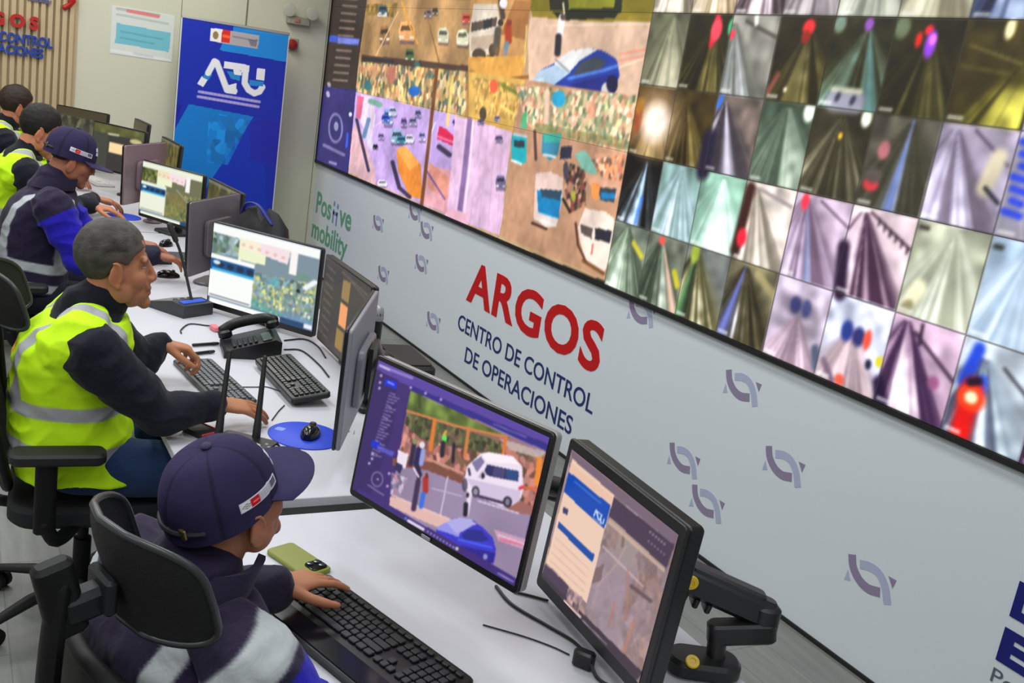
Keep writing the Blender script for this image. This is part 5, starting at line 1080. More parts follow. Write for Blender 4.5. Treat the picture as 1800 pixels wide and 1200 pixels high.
# ------------------------------------------------------------------ conference microphones
def gooseneck(label, pts, neck, lit=True):
    c = sum(on_z(*p, DESK_Z) for p in pts)/4
    fwd = on_z(*pts[0], DESK_Z)-on_z(*pts[1], DESK_Z); a = math.atan2(fwd[1], fwd[0])+math.pi/2
    t = thing('conference_microphone', label, 'microphone', (c[0], c[1], DESK_Z+0.0005), a, 'gooseneck microphones')
    W, Dp = 0.17, 0.25
    mb = MB(); mb.prism([(-Dp/2, 0), (Dp/2, 0), (Dp/2, 0.055), (Dp*0.2, 0.062), (-Dp/2, 0.02)], (-W/2, 0, 0), (0, 1, 0), (0, 0, 1), (1, 0, 0), W)
    part('base', mb, mat('mic_base_grey', (44, 46, 48), 0.3), t, ang=25)
    part('top_plate', MB().box((0, -0.04, 0.0405), (W-0.02, 0.155, 0.002), rotx(math.atan2(0.042, 0.175))), mat('mic_plate', (120, 122, 122), 0.3), t)
    part('display', MB().box((0.0, Dp*0.34, 0.0605), (0.13, 0.035, 0.003), rotx(-0.09)), mat('mic_blue', (60, 100, 214), 0.2), t, label='blue display strip')
    for x in (-0.04, 0.0, 0.04):
        part('button', MB().lathe([(0.011, 0), (0.011, 0.006), (0.008, 0.008)], (x, 0.02, 0.052)), BLACK, t)
    inv = np.array(world_matrix(t).inverted())
    P = [inv[:3, :3] @ p+inv[:3, 3] for p in neck]
    part('gooseneck', MB().tube(spline(P, 8), 0.0065, 10), RUBBER, t)
    d = nrm(P[-1]-P[-2]); part('capsule', MB().tube([P[-1], P[-1]+d*0.07], [0.012, 0.013], 12), SOFTBLACK, t)
    return t
_n0 = on_z(337, 528, DESK_Z+0.06); _d0 = (_n0-CAM_POS) @ _f
gooseneck('grey gooseneck microphone unit with blue display by the grey-haired man', ((258, 548), (345, 578), (350, 530), (300, 526)), [_n0, D(332, 505, _d0), D(324, 470, _d0-0.01), D(316, 440, _d0-0.02), D(309, 422, _d0-0.03)])
_pm = on_z(314, 450, DESK_Z)
single('mouse_pad', MB().rbox((_pm[0], _pm[1], DESK_Z+0.002), (0.2, 0.18, 0.003), 0.02, rotz(0.1)), mat('pad_dark', (58, 60, 64), 0.7), 'dark grey mouse pad on the second desk under its bright screen', 'mouse pad')
_q = on_z(292, 426, DESK_Z+0.02); mouse('black mouse beside the dark grey mouse pad', (_q[0], _q[1], DESK_Z+0.0005), math.radians(50))
_q = on_z(296, 480, DESK_Z+0.02); mouse('black mouse under the hand of the cap wearer with blue sleeves', (_q[0], _q[1], DESK_Z+0.0005), math.radians(5))

# ------------------------------------------------------------------ radio with two aerials
def router():
    c = on_z(432, 796, DESK_Z)
    t = thing('wireless_router', 'black ribbed box with two upright aerials behind the nearest navy cap', 'router', (c[0], c[1], DESK_Z+0.0005), math.radians(48))
    part('body', MB().rbox((0, 0, 0.022), (0.19, 0.10, 0.044), 0.025, bev=0.012), BLACK, t)
    inv = np.array(world_matrix(t).inverted())
    for (u0, v0, u1, v1) in ((384, 764, 404, 618), (450, 770, 466, 628)):
        a = on_z(u0, v0, DESK_Z+0.04); dep = (a-CAM_POS) @ _f; b = D(u1, v1, dep)
        P = [inv[:3, :3] @ p+inv[:3, 3] for p in (a, a+(b-a)*0.15, a+(b-a)*0.3, b)]
        part('aerial', MB().tube(P, [0.013, 0.012, 0.0095, 0.0065], 10), RUBBER, t)
        part('aerial_hinge', MB().ell(P[0]-np.array([0, 0, 0.012]), (0.018, 0.018, 0.018), n=12, m=8), BLACK, t)
    for k in range(4): part('status_light', MB().ell((0.05+0.016*k, -0.02+0.018*(k % 2), 0.044), (0.006, 0.005, 0.003), n=8, m=6), mat('pale_lens', (150, 150, 150), 0.3), t)
    return t
router()

# ------------------------------------------------------------------ mobile phone, pens, box, connector
def small_things():
    pts = [on_z(*p, NEAR_Z+0.01) for p in ((500, 983), (548, 977), (578, 1000), (538, 1015))]
    c = sum(pts)/4; ax = (pts[2]-pts[1])+(pts[3]-pts[0]); a = math.atan2(ax[1], ax[0])
    c = c+np.array([-0.035, -0.012, 0])
    t = thing('mobile_phone', 'olive green mobile phone lying face down near the long black keyboard', 'phone', (c[0], c[1], NEAR_Z+0.0005), math.radians(20)+math.pi/2*0)
    part('body', MB().rbox((0, 0, 0.006), (0.165, 0.082, 0.012), 0.014, seg=4, bev=0.004), mat('olive_case', (120, 126, 34), 0.35), t)
    part('camera_block', MB().rbox((0.052, 0.012, 0.0135), (0.042, 0.046, 0.004), 0.01, seg=3), mat('lens_black', (14, 15, 17), 0.1), t)
    for x, y in ((0.042, 0.022), (0.062, 0.022), (0.042, 0.002)):
        part('lens', MB().lathe([(0.008, 0), (0.008, 0.0025), (0.005, 0.003)], (x, y, 0.0155), n=14), mat('lens_ring', (50, 54, 60), 0.1), t)
    # two pens by the keyboard
    for k, (a_, b_, lab) in enumerate((((340, 606), (372, 604), 'black pen nearest the desk phone'), ((334, 622), (370, 618), 'black pen just behind the worn keyboard'))):
        A, B = on_z(*a_, DESK_Z+0.008), on_z(*b_, DESK_Z+0.008)
        q = thing('pen', lab, 'pen', tuple((A+B)/2-np.array([0, 0, 0.008])), 0, 'pens on the third desk')
        B2 = A+nrm(B-A)*0.085
        part('barrel', MB().tube([A, B2], [0.0065, 0.0065], 10), BLACK, q, True); part('cap', MB().tube([B2, B2+nrm(B-A)*0.02], [0.0075, 0.006], 10), DARKGREY, q, True)
    # pink plug on its lead
    p = on_z(378, 577, DESK_Z+0.01)
    q = thing('cable_plug', 'small pink cable plug on the desk left of the desk phone', 'plug', (p[0], p[1], DESK_Z), 0.2)
    part('plug', MB().rbox((0, 0, 0.012), (0.055, 0.03, 0.022), 0.008), mat('plug_pink', (224, 120, 130), 0.5), q)
    part('lead', MB().tube(spline([(-0.03, 0, 0.012), (-0.07, -0.01, 0.004), (-0.1, -0.07, 0.004), (-0.02, -0.14, 0.004), (0.03, -0.16, 0.004)], 8), 0.003, 8), RUBBER, q)
    # black box at the back of the desk
    p = on_z(738, 668, DESK_Z)
    q = thing('black_box', 'black plastic box at the desk rear behind the van monitor', 'box', (p[0]+0.09, -1.44, DESK_Z+0.0005), math.radians(-4))
    part('case', MB().rbox((0, 0, 0.065), (0.3, 0.16, 0.13), 0.03, seg=4, bev=0.012), SOFTBLACK, q)
    part('lid', MB().rbox((0, 0.0, 0.1325), (0.27, 0.13, 0.006), 0.02), SOFTBLACK, q)
    # black bag on the second desk, behind the bright screen
    p = on_z(455, 412, 0.80)
    q = thing('bag', 'black cloth bag on the desk behind the bright map screens, before the banner', 'bag', (3.55, -1.62, DESK_Z), 0.4)
    # small pouch with red piping behind the nearest cap
    p = on_z(352, 762, DESK_Z)
    q = thing('pouch', 'small black pouch with red piping just behind the nearest navy cap', 'pouch', (p[0], p[1], DESK_Z+0.0005), 0.5)
    part('body', MB().rbox((0, 0, 0.008), (0.10, 0.07, 0.016), 0.01), SOFTBLACK, q)
    part('piping', MB().tube([(-0.05, -0.035, 0.017), (-0.05, 0.035, 0.017), (0.05, 0.035, 0.017), (0.05, -0.035, 0.017)], 0.003, 8), mat('piping_red', (214, 30, 60), 0.5), q, label='red piping')
small_things()

def bag():
    q = [o for o in bpy.data.objects if o.name.startswith('bag')][0]
    c = on_y(458, 412, -1.50)
    q.location = (c[0], -1.50, DESK_Z+0.002)
    mb = MB(); rings = []
    for z, s in ((0.0, 0.9), (0.03, 1.0), (0.16, 1.02), (0.25, 0.85), (0.31, 0.5), (0.33, 0.2)):
        rings.append([(0.22*s*math.cos(a)*(1+0.07*math.sin(3*a+z*20)), 0.11*s*math.sin(a)*(1+0.1*math.cos(2*a)), z*(1+0.12*math.sin(2*a+1))) for a in np.linspace(0, 2*math.pi, 28, endpoint=False)])
    part('body', mb.loft(rings), mat('bag_black', (22, 22, 26), 0.7, bump=0.5, bscale=14), q)
    part('strap', MB().tube(spline([(-0.16, -0.02, 0.26), (-0.1, -0.04, 0.36), (0.02, -0.05, 0.38), (0.12, -0.03, 0.30)], 8), 0.012, 8, flat=0.5), mat('bag_blue', (40, 48, 130), 0.6), q, label='dark blue strap')
bag()

# ------------------------------------------------------------------ monitor arms
YEL = mat('yellow_badge', (236, 196, 20), 0.35)
def near_arm():
    base = on_z(1232, 1180, NEAR_Z)
    t = thing('monitor_stand', 'black jointed monitor stand with yellow round badges behind the beige document monitor', 'monitor stand', tuple(base), 0)
    bd = (base-CAM_POS) @ _f
    AB = mat('arm_black', (28, 28, 29), 0.4)
    b = base.copy(); mb = MB()
    fw = nrm(np.array([_r[0], _r[1], 0])); sd = np.array([-fw[1], fw[0], 0]); R = np.array([fw, sd, [0, 0, 1]]).T
    mb.rbox(b+np.array([0, 0, 0.021]), (0.17, 0.10, 0.04), 0.045, R, seg=6, bev=0.012); part('base_clamp', mb, AB, t, True)
    top = D(1262, 1110, bd)
    part('post', MB().cyl(D(1256, 1168, bd), top, 0.022), AB, t, True)
    el = D(1345, 1108, bd-0.0); lo = MB()
    lo.rbox((top+el)/2, (np.linalg.norm(el-top)+0.05, 0.05, 0.05), 0.02, np.array([nrm(el-top), sd, np.cross(nrm(el-top), sd)]).T, bev=0.006); part('lower_arm', lo, AB, t, True)
    e2 = D(1344, 1076, bd); jt = MB(); jt.rbox((el+e2)/2+np.array([0, 0, 0.0]), (0.06, 0.055, 0.085), 0.024, R, seg=5, bev=0.008); part('elbow_joint', jt, AB, t, True)
    bk = D(1178, 1002, bd+0.0); d = nrm(bk-e2); up = nrm(np.cross(sd, d))*-1
    up = np.cross(d, sd); up = up if up[2] > 0 else -up
    R2 = np.array([d, sd, np.cross(d, sd)]).T
    ua = MB(); L = np.linalg.norm(bk-e2); ua.rbox((e2+bk)/2, (L+0.05, 0.052, 0.068), 0.024, R2, seg=4, bev=0.012); part('upper_arm', ua, AB, t, True)
    ca = MB(); ca.rbox((e2+bk)/2+up*0.03-d*0.01, (L*0.8, 0.04, 0.025), 0.015, R2, bev=0.008); part('arm_cover', ca, DARKGREY, t, True)
    cl = MB()
    for k in range(4): cl.rbox(bk-d*(0.02+0.03*k)-up*0.042, (0.014, 0.045, 0.022), 0.006, R2)
    part('cable_clip', cl, AB, t, True)
    n = sd*-1.0
    if np.dot(n, CAM_POS-bk) < 0: n = -n
    def badge(c, nn, r):
        m = MB().lathe([(r, 0), (r, 0.003), (r*0.9, 0.005), (r*0.45, 0.0052), (r*0.4, 0.003), (0.001, 0.003)], c, axis=nn); part('badge', m, YEL, t, True, label='yellow round badge')
    badge(bk-d*0.045+n*0.026+up*0.004, n, 0.017); badge(D(1217, 1163, bd-0.05)+np.array([0, 0, 0.0]), nrm(np.array([n[0]*0.5, n[1]*0.5, 0.8])), 0.016)
    # head plate behind the document monitor
    hp = MB(); hp.box((7.45, -1.638, 0.955), (0.1, 0.012, 0.1)); hp.tube([bk, bk*0.5+np.array([7.46, -1.6, 0.955])*0.5, (7.455, -1.622, 0.955)], 0.02, 10); part('head_plate', hp, AB, t, True)
    # branch to the van monitor
    br = MB(); Wm = rotz(math.radians(17.9)); a0 = np.array([7.156, -2.019, 1.06])+Wm @ np.array([0, 0.082, 0]); a1 = D(986, 862, 2.52)
    br.tube([a0+Wm @ np.array([0, 0.02, 0]), a0+Wm @ np.array([0.05, 0.06, 0]), a1, (7.40, -1.56, 0.96), (7.50, -1.55, 0.96)], 0.022, 10); br.rbox(a1, (0.13, 0.03, 0.06), 0.01, rotz(0.75)); part('branch_arm', br, AB, t, True)
    pl = MB(); pl.box(a0, (0.1, 0.012, 0.1), Wm @ rotx(math.radians(-5.6))); part('head_plate', pl, AB, t, True)
near_arm()
def mid_arm():
    Wm = rotz(math.radians(-28.3)); v = np.array([6.232, -1.881, 1.02])+Wm @ np.array([0.02, 0.060, 0])
    bt = D(665, 553, 3.52); b = np.array([bt[0], bt[1], DESK_Z])
    t = thing('monitor_stand', 'black and grey jointed monitor stand behind the silver-grey monitor back', 'monitor stand', tuple(b), 0)
    dep = (b-CAM_POS) @ _f
    part('base_clamp', MB().rbox(b+np.array([0, 0, 0.0125]), (0.11, 0.09, 0.024), 0.02), BLACK, t, True)
    top = bt
    part('post', MB().tube([b+np.array([0, 0, 0.02]), b+np.array([0, 0, 0.2]), top], 0.019, 12), BLACK, t, True)
    part('joint', MB().tube([top-np.array([0, 0, 0.012]), top+np.array([-0.005, 0.0, 0.012])], 0.021, 14), mat('arm_grey', (150, 150, 152), 0.35, 0.2), t, True, label='grey joint')
    part('knob', MB().tube([b+np.array([0.02, 0.03, 0.21]), b+np.array([0.03, 0.05, 0.20])], 0.018, 10), DARKGREY, t, True)
    part('arm', MB().tube([b+np.array([0, 0, 0.26]), v+Wm @ np.array([0, 0.045, 0])], 0.015, 10), BLACK, t, True)
    part('head_plate', MB().box(v, (0.13, 0.013, 0.16), Wm), BLACK, t, True)
mid_arm()
plate(M33, -0.02, 0.05, 0.012, 0.012, 0.0262, mat('badge_pale', (196, 196, 204), 0.4))
plate(MON23, 0.0, 0.27, 0.02, 0.05, 0.0505, mat('badge_reflected_pink', (206, 160, 170), 0.3))  # maker's plate; its pink is a reflection put into the colour
plate(MON13, 0.0, 0.27, 0.02, 0.02, 0.0505, mat('badge_dark', (90, 70, 78), 0.3))

# ------------------------------------------------------------------ cables
def cable(label, pts, z, r=0.0035, lift=None):
    P = [on_z(u, v, z+r+0.001+(lift[i] if lift else 0)) for i, (u, v) in enumerate(pts)]
    single('cable', MB().tube(spline(P, 10), r, 8), RUBBER, label, 'cable', 'black cables on the desks', base=P[0])
cable('black cable running from the van monitor down to the document monitor', [(872, 1030), (900, 1062), (960, 1098), (1005, 1125), (1032, 1150)], NEAR_Z, 0.004)
cable('thin cable between the near keyboard and the document monitor foot', [(850, 1098), (920, 1118), (970, 1136), (1000, 1150)], NEAR_Z, 0.002)
cable('short cable joining the lower corners of the two near monitors', [(905, 1040), (930, 1046), (962, 1055)], NEAR_Z, 0.0035)
cable('black cable curling right from the desk phone', [(500, 614), (530, 616), (560, 640), (578, 662)], DESK_Z, 0.0035)
cable('black cable from the desk phone towards the dark monitor', [(500, 598), (535, 596), (558, 608), (572, 628)], DESK_Z, 0.0035)
cable('black cable loop beside the silver-grey monitor back', [(620, 716), (606, 728), (604, 742), (612, 756)], DESK_Z, 0.004)
cable('thin grey-black cable from the worn keyboard', [(425, 680), (450, 680), (470, 680), (500, 690)], DESK_Z, 0.002)
cable('thin cable from the gadget to the tilted keyboard', [(478, 738), (490, 722), (500, 712)], DESK_Z, 0.002)
def usb_hub():
    p = on_z(1024, 1172, NEAR_Z)
    t = thing('usb_hub', 'small black hub with leads under the document monitor', 'hub', (p[0], p[1], NEAR_Z+0.0005), 0.6)
    part('body', MB().rbox((0, 0, 0.02), (0.05, 0.028, 0.04), 0.01), BLACK, t)
    part('lead', MB().tube(spline([(0.02, -0.01, 0.02), (0.05, -0.03, 0.006), (0.1, -0.04, 0.005), (0.15, -0.06, 0.005)], 8), 0.004, 8), RUBBER, t)
usb_hub()
# ------------------------------------------------------------------ office chairs
CH_BLK = mat('chair_black', (13, 13, 14), 0.55, spec=0.3)
CH_GREY = mat('chair_edge_grey', (46, 49, 51), 0.32)
CH_MESH = mat('chair_mesh', (12, 12, 13), 0.75, bump=0.4, bscale=350)
CH_SEAT = mat('chair_fabric', (24, 25, 28), 0.85, bump=0.3, bscale=250)
def sheet(mb, fn, nu, nv, th):
    """curved plate: fn(s, t) -> point on the middle surface, thickness th"""
    G = np.array([[fn(i/nu, j/nv) for i in range(nu+1)] for j in range(nv+1)])
    du = np.gradient(G, axis=1); dv = np.gradient(G, axis=0); N = np.cross(du, dv); N /= np.linalg.norm(N, axis=2, keepdims=True)+1e-12
    A = (G+N*th/2).reshape(-1, 3); B = (G-N*th/2).reshape(-1, 3); n = len(A); w = nu+1; F = []
    for j in range(nv):
        for i in range(nu):
            a = j*w+i; F.append((a, a+1, a+w+1, a+w)); F.append((n+a, n+a+w, n+a+w+1, n+a+1))
    edge = [i for i in range(w)]+[j*w+nu for j in range(1, nv+1)]+[nv*w+i for i in range(nu-1, -1, -1)]+[j*w for j in range(nv-1, 0, -1)]
    for k in range(len(edge)):
        a, b = edge[k], edge[(k+1) % len(edge)]; F.append((b, a, n+a, n+b))
    mb.add(np.vstack([A, B]), F); return mb
def disc_sheet(mb, fn, th, e=4.5, n=48, m=8):
    """rounded-rectangle plate on the surface fn(s, t)"""
    def P(r, k):
        a = 2*math.pi*k/n; c, s_ = math.cos(a), math.sin(a)
        return np.asarray(fn(0.5+0.5*r*math.copysign(abs(c)**(2/e), c), 0.5+0.5*r*math.copysign(abs(s_)**(2/e), s_)))
    N = nrm(np.cross(np.asarray(fn(0.6, 0.5))-np.asarray(fn(0.4, 0.5)), np.asarray(fn(0.5, 0.6))-np.asarray(fn(0.5, 0.4))))
    V, F = [], []
    for sg in (1, -1):
        o = len(V); V.append(P(0, 0)+N*th/2*sg)
        for j in range(1, m+1): V += [P(j/m, k)+N*th/2*sg for k in range(n)]
        for k in range(n):
            f = (o, o+1+k, o+1+(k+1) % n); F.append(f if sg > 0 else f[::-1])
        for j in range(m-1):
            for k in range(n):
                a = o+1+j*n; f = (a+k, a+n+k, a+n+(k+1) % n, a+(k+1) % n); F.append(f if sg > 0 else f[::-1])
    h = len(V)//2; a = 1+(m-1)*n
    for k in range(n): F.append((a+k, h+a+k, h+a+(k+1) % n, a+(k+1) % n))
    mb.add(V, F); return mb, [P(1, k) for k in range(n)]+[P(1, 0)]
def rim_path(fn, n=14, ins=0.06):
    p = []
    for (a, b, c, d) in ((ins, 0, 1-ins, 0), (1, ins, 1, 1-ins), (1-ins, 1, ins, 1), (0, 1-ins, 0, ins)):
        p += [np.asarray(fn(a+(c-a)*k/n, b+(d-b)*k/n)) for k in range(n+1)]
    return p+[p[0]]
def office_chair(label, loc, rz, hz=0.0, hy=0.0, ax=0.29, ay=0.0, top=0.0, az=0.0):
    t = thing('office_chair', label, 'chair', loc, rz, 'black office chairs')
    for k in range(5):
        a = 2*math.pi*k/5+0.3; d = np.array([math.cos(a), math.sin(a), 0])
        part('base_leg', MB().tube([d*0.03+np.array([0, 0, 0.115]), d*0.18+np.array([0, 0, 0.105]), d*0.31+np.array([0, 0, 0.075])], [0.03, 0.025, 0.018], 10, flat=0.7), CH_BLK, t)
        p = d*0.31; s_ = np.cross([0, 0, 1], d)
        w = MB(); w.tube([p-s_*0.025+np.array([0, 0, 0.03]), p-s_*0.007+np.array([0, 0, 0.03])], 0.03, 14, False); w.tube([p+s_*0.007+np.array([0, 0, 0.03]), p+s_*0.025+np.array([0, 0, 0.03])], 0.03, 14, False); w.cyl(p+np.array([0, 0, 0.03]), p+np.array([0, 0, 0.075]), 0.009)
        part('caster', w, CH_BLK, t)
    col = MB(); col.cyl((0, 0, 0.1), (0, 0, 0.27), 0.028); col.cyl((0, 0, 0.27), (0, 0, 0.40), 0.018); part('gas_column', col, CH_BLK, t)
    part('tilt_mechanism', MB().rbox((0, -0.02, 0.398), (0.2, 0.24, 0.05), 0.03), CH_BLK, t)
    part('seat', MB().rbox((0, 0.02, 0.452), (0.5, 0.49, 0.07), 0.09, seg=6, bev=0.03), CH_SEAT, t)
    def back_fn(s, v):
        x = (s-0.5)*(0.46-0.06*v*v); z = 0.52+(0.46+top)*v
        y = -0.245-0.07*v-0.05*math.sin(v*math.pi)*0.5+0.14*(abs(s-0.5)*2)**2*0.3
        return (x, y, z)
    bm2, rim = disc_sheet(MB(), back_fn, 0.006, 5, 56, 10); part('backrest_mesh', bm2, CH_MESH, t)
    fr = MB(); fr.tube(rim, 0.015, 10, False); part('backrest_frame', fr, CH_BLK, t)
    sp = MB(); pth = spline([(0, -0.08, 0.40), (0, -0.27, 0.42), (0, -0.36, 0.56), (0, -0.385+hy*0.5, 0.8), (0, -0.395+hy, 1.0+hz), (0, -0.385+hy, 1.12+hz)], 6)
    sp.tube(pth, 0.022, 10, flat=0.8); sp.rbox((0, -0.385+hy, 1.10+hz), (0.036, 0.06, 0.13), 0.014, rotx(0.25), bev=0.008); sp.rbox((0, -0.345, 0.74), (0.06, 0.08, 0.08), 0.015, bev=0.01); part('spine', sp, CH_BLK, t)
    br = MB(); br.rbox((0, -0.345+hy, 1.085+hz), (0.045, 0.075, 0.05), 0.012, rotx(0.2), bev=0.01); br.rbox((0.0, -0.322+hy, 1.10+hz), (0.08, 0.02, 0.06), 0.008, bev=0.006); part('headrest_bracket', br, mat('bracket_grey', (30, 31, 33), 0.5, spec=0.3), t)
    def head_fn(s, v):
        q = abs(s-0.5)*2
        return ((s-0.5)*0.29, -0.30+hy+0.10*q**2.3+0.02*math.cos(v*math.pi)-0.012, 1.045+hz+0.175*v-0.02*q*q)
    hm, rim = disc_sheet(MB(), head_fn, 0.010); part('headrest_mesh', hm, CH_MESH, t)
    part('headrest_frame', MB().tube(rim, 0.0065, 10, False), CH_GREY, t, label='grey-edged headrest rim')
    for s_ in (-1, 1):
        arm = MB(); arm.tube(spline([(s_*0.17, -0.02, 0.41), (s_*(ax-0.02), -0.03+ay*0.6, 0.42), (s_*ax, -0.03+ay, 0.48)], 5), 0.022, 10); arm.rbox((s_*ax, -0.03+ay, 0.565+az/2), (0.035, 0.06, 0.226+az), 0.014); part('arm_post', arm, CH_BLK, t)
        part('arm_pad', MB().rbox((s_*(ax-0.005), ay, 0.695+az), (0.09, 0.26, 0.036), 0.03, seg=4, bev=0.012), SOFTBLACK, t)
    return t
CHAIR4 = office_chair('black mesh office chair nearest the camera with its headrest behind the navy cap', (7.52, -2.50, 0), math.radians(14), -0.01, 0.03, ax=0.32, az=-0.04)
CHAIR3 = office_chair('black office chair under the grey-haired man in the yellow vest', (5.775, -2.58, 0), math.radians(-5), -0.03, 0.015, ax=0.335, ay=-0.09)
def chair_copy(label, loc, rz):
    c = copy_tree(CHAIR3); c.location = loc; c.rotation_euler = (0, 0, rz); c['label'] = label; return c
# ------------------------------------------------------------------ people
def remesh(mb, name, voxel, iters=4, disp=0.0, dscale=18.0, seed=0.0, folds=0.0):
    """fuse closed shapes into one continuous skin"""
    me = mb.mesh(name, [])
    ob = bpy.data.objects.new(name, me); COL.objects.link(ob)
    r = ob.modifiers.new('r', 'REMESH'); r.mode = 'VOXEL'; r.voxel_size = voxel; r.adaptivity = 0
    if iters:
        s = ob.modifiers.new('s', 'SMOOTH'); s.factor = 0.5; s.iterations = iters
    dg = bpy.context.evaluated_depsgraph_get()
    out = bpy.data.meshes.new_from_object(ob.evaluated_get(dg))
    bpy.data.objects.remove(ob); bpy.data.meshes.remove(me)
    out.name = name; out.materials.clear()
    if disp:
        n = len(out.vertices); co = np.empty(n*3); out.vertices.foreach_get('co', co); co = co.reshape(-1, 3)
        no = np.empty(n*3); out.vertices.foreach_get('normal', no); no = no.reshape(-1, 3)
        d = np.array([mnoise.noise(Vector((p[0]*dscale+seed, p[1]*dscale, p[2]*dscale*0.7)))+0.5*mnoise.noise(Vector((p[0]*dscale*2.3, p[1]*dscale*2.3+seed, p[2]*dscale*2.3))) for p in co])
        d = d*disp
        if folds:
            d = d+folds*np.array([(1-2.2*abs(mnoise.noise(Vector((p[0]*9+seed+p[2]*5, p[1]*9-p[2]*6, p[2]*13)))))-0.55 for p in co])
        out.vertices.foreach_set('co', (co+no*d[:, None]).ravel()); out.update()
    return out
def coords(me):
    co = np.empty(len(me.vertices)*3); me.vertices.foreach_get('co', co); return co.reshape(-1, 3)

SKIN = tint_mat('skin', rough=0.5, spec=0.35, sss=0.08)
CLOTH = tint_mat('clothing', rough=0.85, bump=0.35, bscale=26, bdist=0.012, spec=0.2, sheen=0.1)
VESTM = tint_mat('vest_cloth', rough=0.75, bump=0.3, bscale=16, bdist=0.012, spec=0.25)
HAIRM = tint_mat('hair_strands', rough=0.6, bump=0.8, bscale=160, bdist=0.003, spec=0.35)
CAPM = tint_mat('cap_cloth', rough=0.8, bump=0.25, bscale=300, bdist=0.002, spec=0.2)

def add_hand(mb, W, d, n, side, s=1.0, curl=(0.35, 0.45, 0.5, 0.55), spread=1.0, thumb=(0.62, 0.72, -0.28), tb=0.25):
    """W wrist, d finger direction, n back-of-hand normal, side=+1/-1 picks the thumb's side (along d x n)"""
    d = nrm(d); n = nrm(np.asarray(n)-d*np.dot(n, d)); th = np.cross(d, n)*side
    W = np.asarray(W, float)
    def ring(c, w, t, k=18, off=0.0):
        return [c+th*(w*math.cos(2*math.pi*i/k)+off)+n*(t*math.sin(2*math.pi*i/k)) for i in range(k)]
    mb.loft([ring(W-d*0.03*s, 0.026*s, 0.02*s), ring(W, 0.027*s, 0.019*s), ring(W+d*0.025*s, 0.034*s, 0.018*s, off=0.003*s), ring(W+d*0.055*s, 0.041*s, 0.0165*s, off=0.002*s), ring(W+d*0.085*s, 0.041*s, 0.0145*s), ring(W+d*0.098*s, 0.036*s, 0.010*s)])
    L = [(0.043, 0.026, 0.021), (0.048, 0.029, 0.023), (0.044, 0.027, 0.022), (0.034, 0.021, 0.019)]
    tips = []
    for i in range(4):
        p = W+d*(0.088-0.004*abs(i-1)-(0.006 if i == 3 else 0))*s+th*(0.030-0.0205*i)*s
        dd = nrm(d+th*(1.5-i)*0.085*spread); a = 0.0; P = [p-dd*0.012*s, p]; c = curl[i]
        for j, l in enumerate(L[i]):
            a += c*(0.75 if j == 0 else (1.0 if j == 1 else 0.7))
            v = dd*math.cos(a)-n*math.sin(a); p = p+v*l*s
            P.append(p-v*l*s*0.5); P.append(p)
        r = 0.0098*s if i < 3 else 0.0085*s
        R = [r, r]+[r*0.98, r*0.95, r*0.9, r*0.92, r*0.86, r*0.74]
        mb.tube(P, R, 10, ref=th); tips.append((p, v, n, r))
    p = W+d*0.022*s+th*0.026*s-n*0.004*s; v = nrm(d*thumb[0]+th*thumb[1]+n*thumb[2]); P = [p-v*0.01*s, p]; R = [0.016*s, 0.0165*s]
    for j, (l, r) in enumerate(((0.044, 0.0125), (0.033, 0.0115), (0.026, 0.0088))):
        P.append(p+v*l*s*0.5); R.append(r*1.05*s); p = p+v*l*s; P.append(p); R.append(r*s); v = nrm(v+d*tb-th*tb*0.5)
    mb.tube(P, R, 10, ref=n)
    return tips

def head_frame(yaw, pitch, roll=0.0):
    return rotz(yaw) @ rotx(pitch) @ roty(roll)
HS = np.array([1.0, 0.93, 1.06])      # head proportions: width, depth, height
def add_head(mb, H, R, s, capped=False):
    T = lambda p: np.asarray(H)+R @ (np.asarray(p, float)*HS*s)
    E = lambda c, r, rot=None: mb.ell(T(c), np.asarray(r)*HS*s, R if rot is None else R @ rot, 20, 14)
    E((0, -0.016, 0.036), (0.0755, 0.096, 0.083) if not capped else (0.071, 0.088, 0.06)); E((0, 0.024, -0.022), (0.066, 0.067, 0.09)); E((0, 0.038, -0.072), (0.052, 0.053, 0.042)); E((0, 0.080, -0.100), (0.025, 0.020, 0.019)); E((0, 0.042, 0.05) if not capped else (0, 0.04, 0.03), (0.056, 0.042, 0.045))
    for x in (-1, 1):
        E((x*0.03, 0.079 if not capped else 0.062, 0.022 if not capped else 0.014), (0.03, 0.0135, 0.010)); E((x*0.032, 0.0775, 0.0105), (0.016, 0.010, 0.006)); E((x*0.032, 0.0765, -0.004), (0.016, 0.010, 0.006)); E((x*0.04, 0.056, -0.028), (0.026, 0.03, 0.03)); E((x*0.054, 0.012, -0.06), (0.017, 0.036, 0.032), rotx(0.5))
        ez = -0.020 if capped else 0.0; E((x*0.076, -0.004, -0.012+ez), (0.0075, 0.021, 0.034), rotx(-0.2) @ rotz(x*0.35))
        ear = [T((x*(0.082+0.004*math.cos(a)), -0.006+0.019*math.sin(a)*0.95, -0.010+ez+0.032*math.cos(a))) for a in np.linspace(-0.3, 4.4, 12)]
        mb.tube(ear, 0.0042*s, 8); E((x*0.078, 0.002, -0.042), (0.006, 0.009, 0.009)); E((x*0.012, 0.099, -0.036), (0.0085, 0.011, 0.009))
    mb.tube([T((0, 0.084, 0.02)), T((0, 0.092, 0.002)), T((0, 0.103, -0.021)), T((0, 0.105, -0.032))], [0.0085*s, 0.0095*s, 0.0115*s, 0.013*s], 10)
    E((0, 0.091, -0.060), (0.025, 0.012, 0.007)); E((0, 0.090, -0.0735), (0.022, 0.0115, 0.0075)); E((0, 0.082, -0.05), (0.03, 0.016, 0.016)); E((0, 0.078, -0.08), (0.03, 0.015, 0.016))
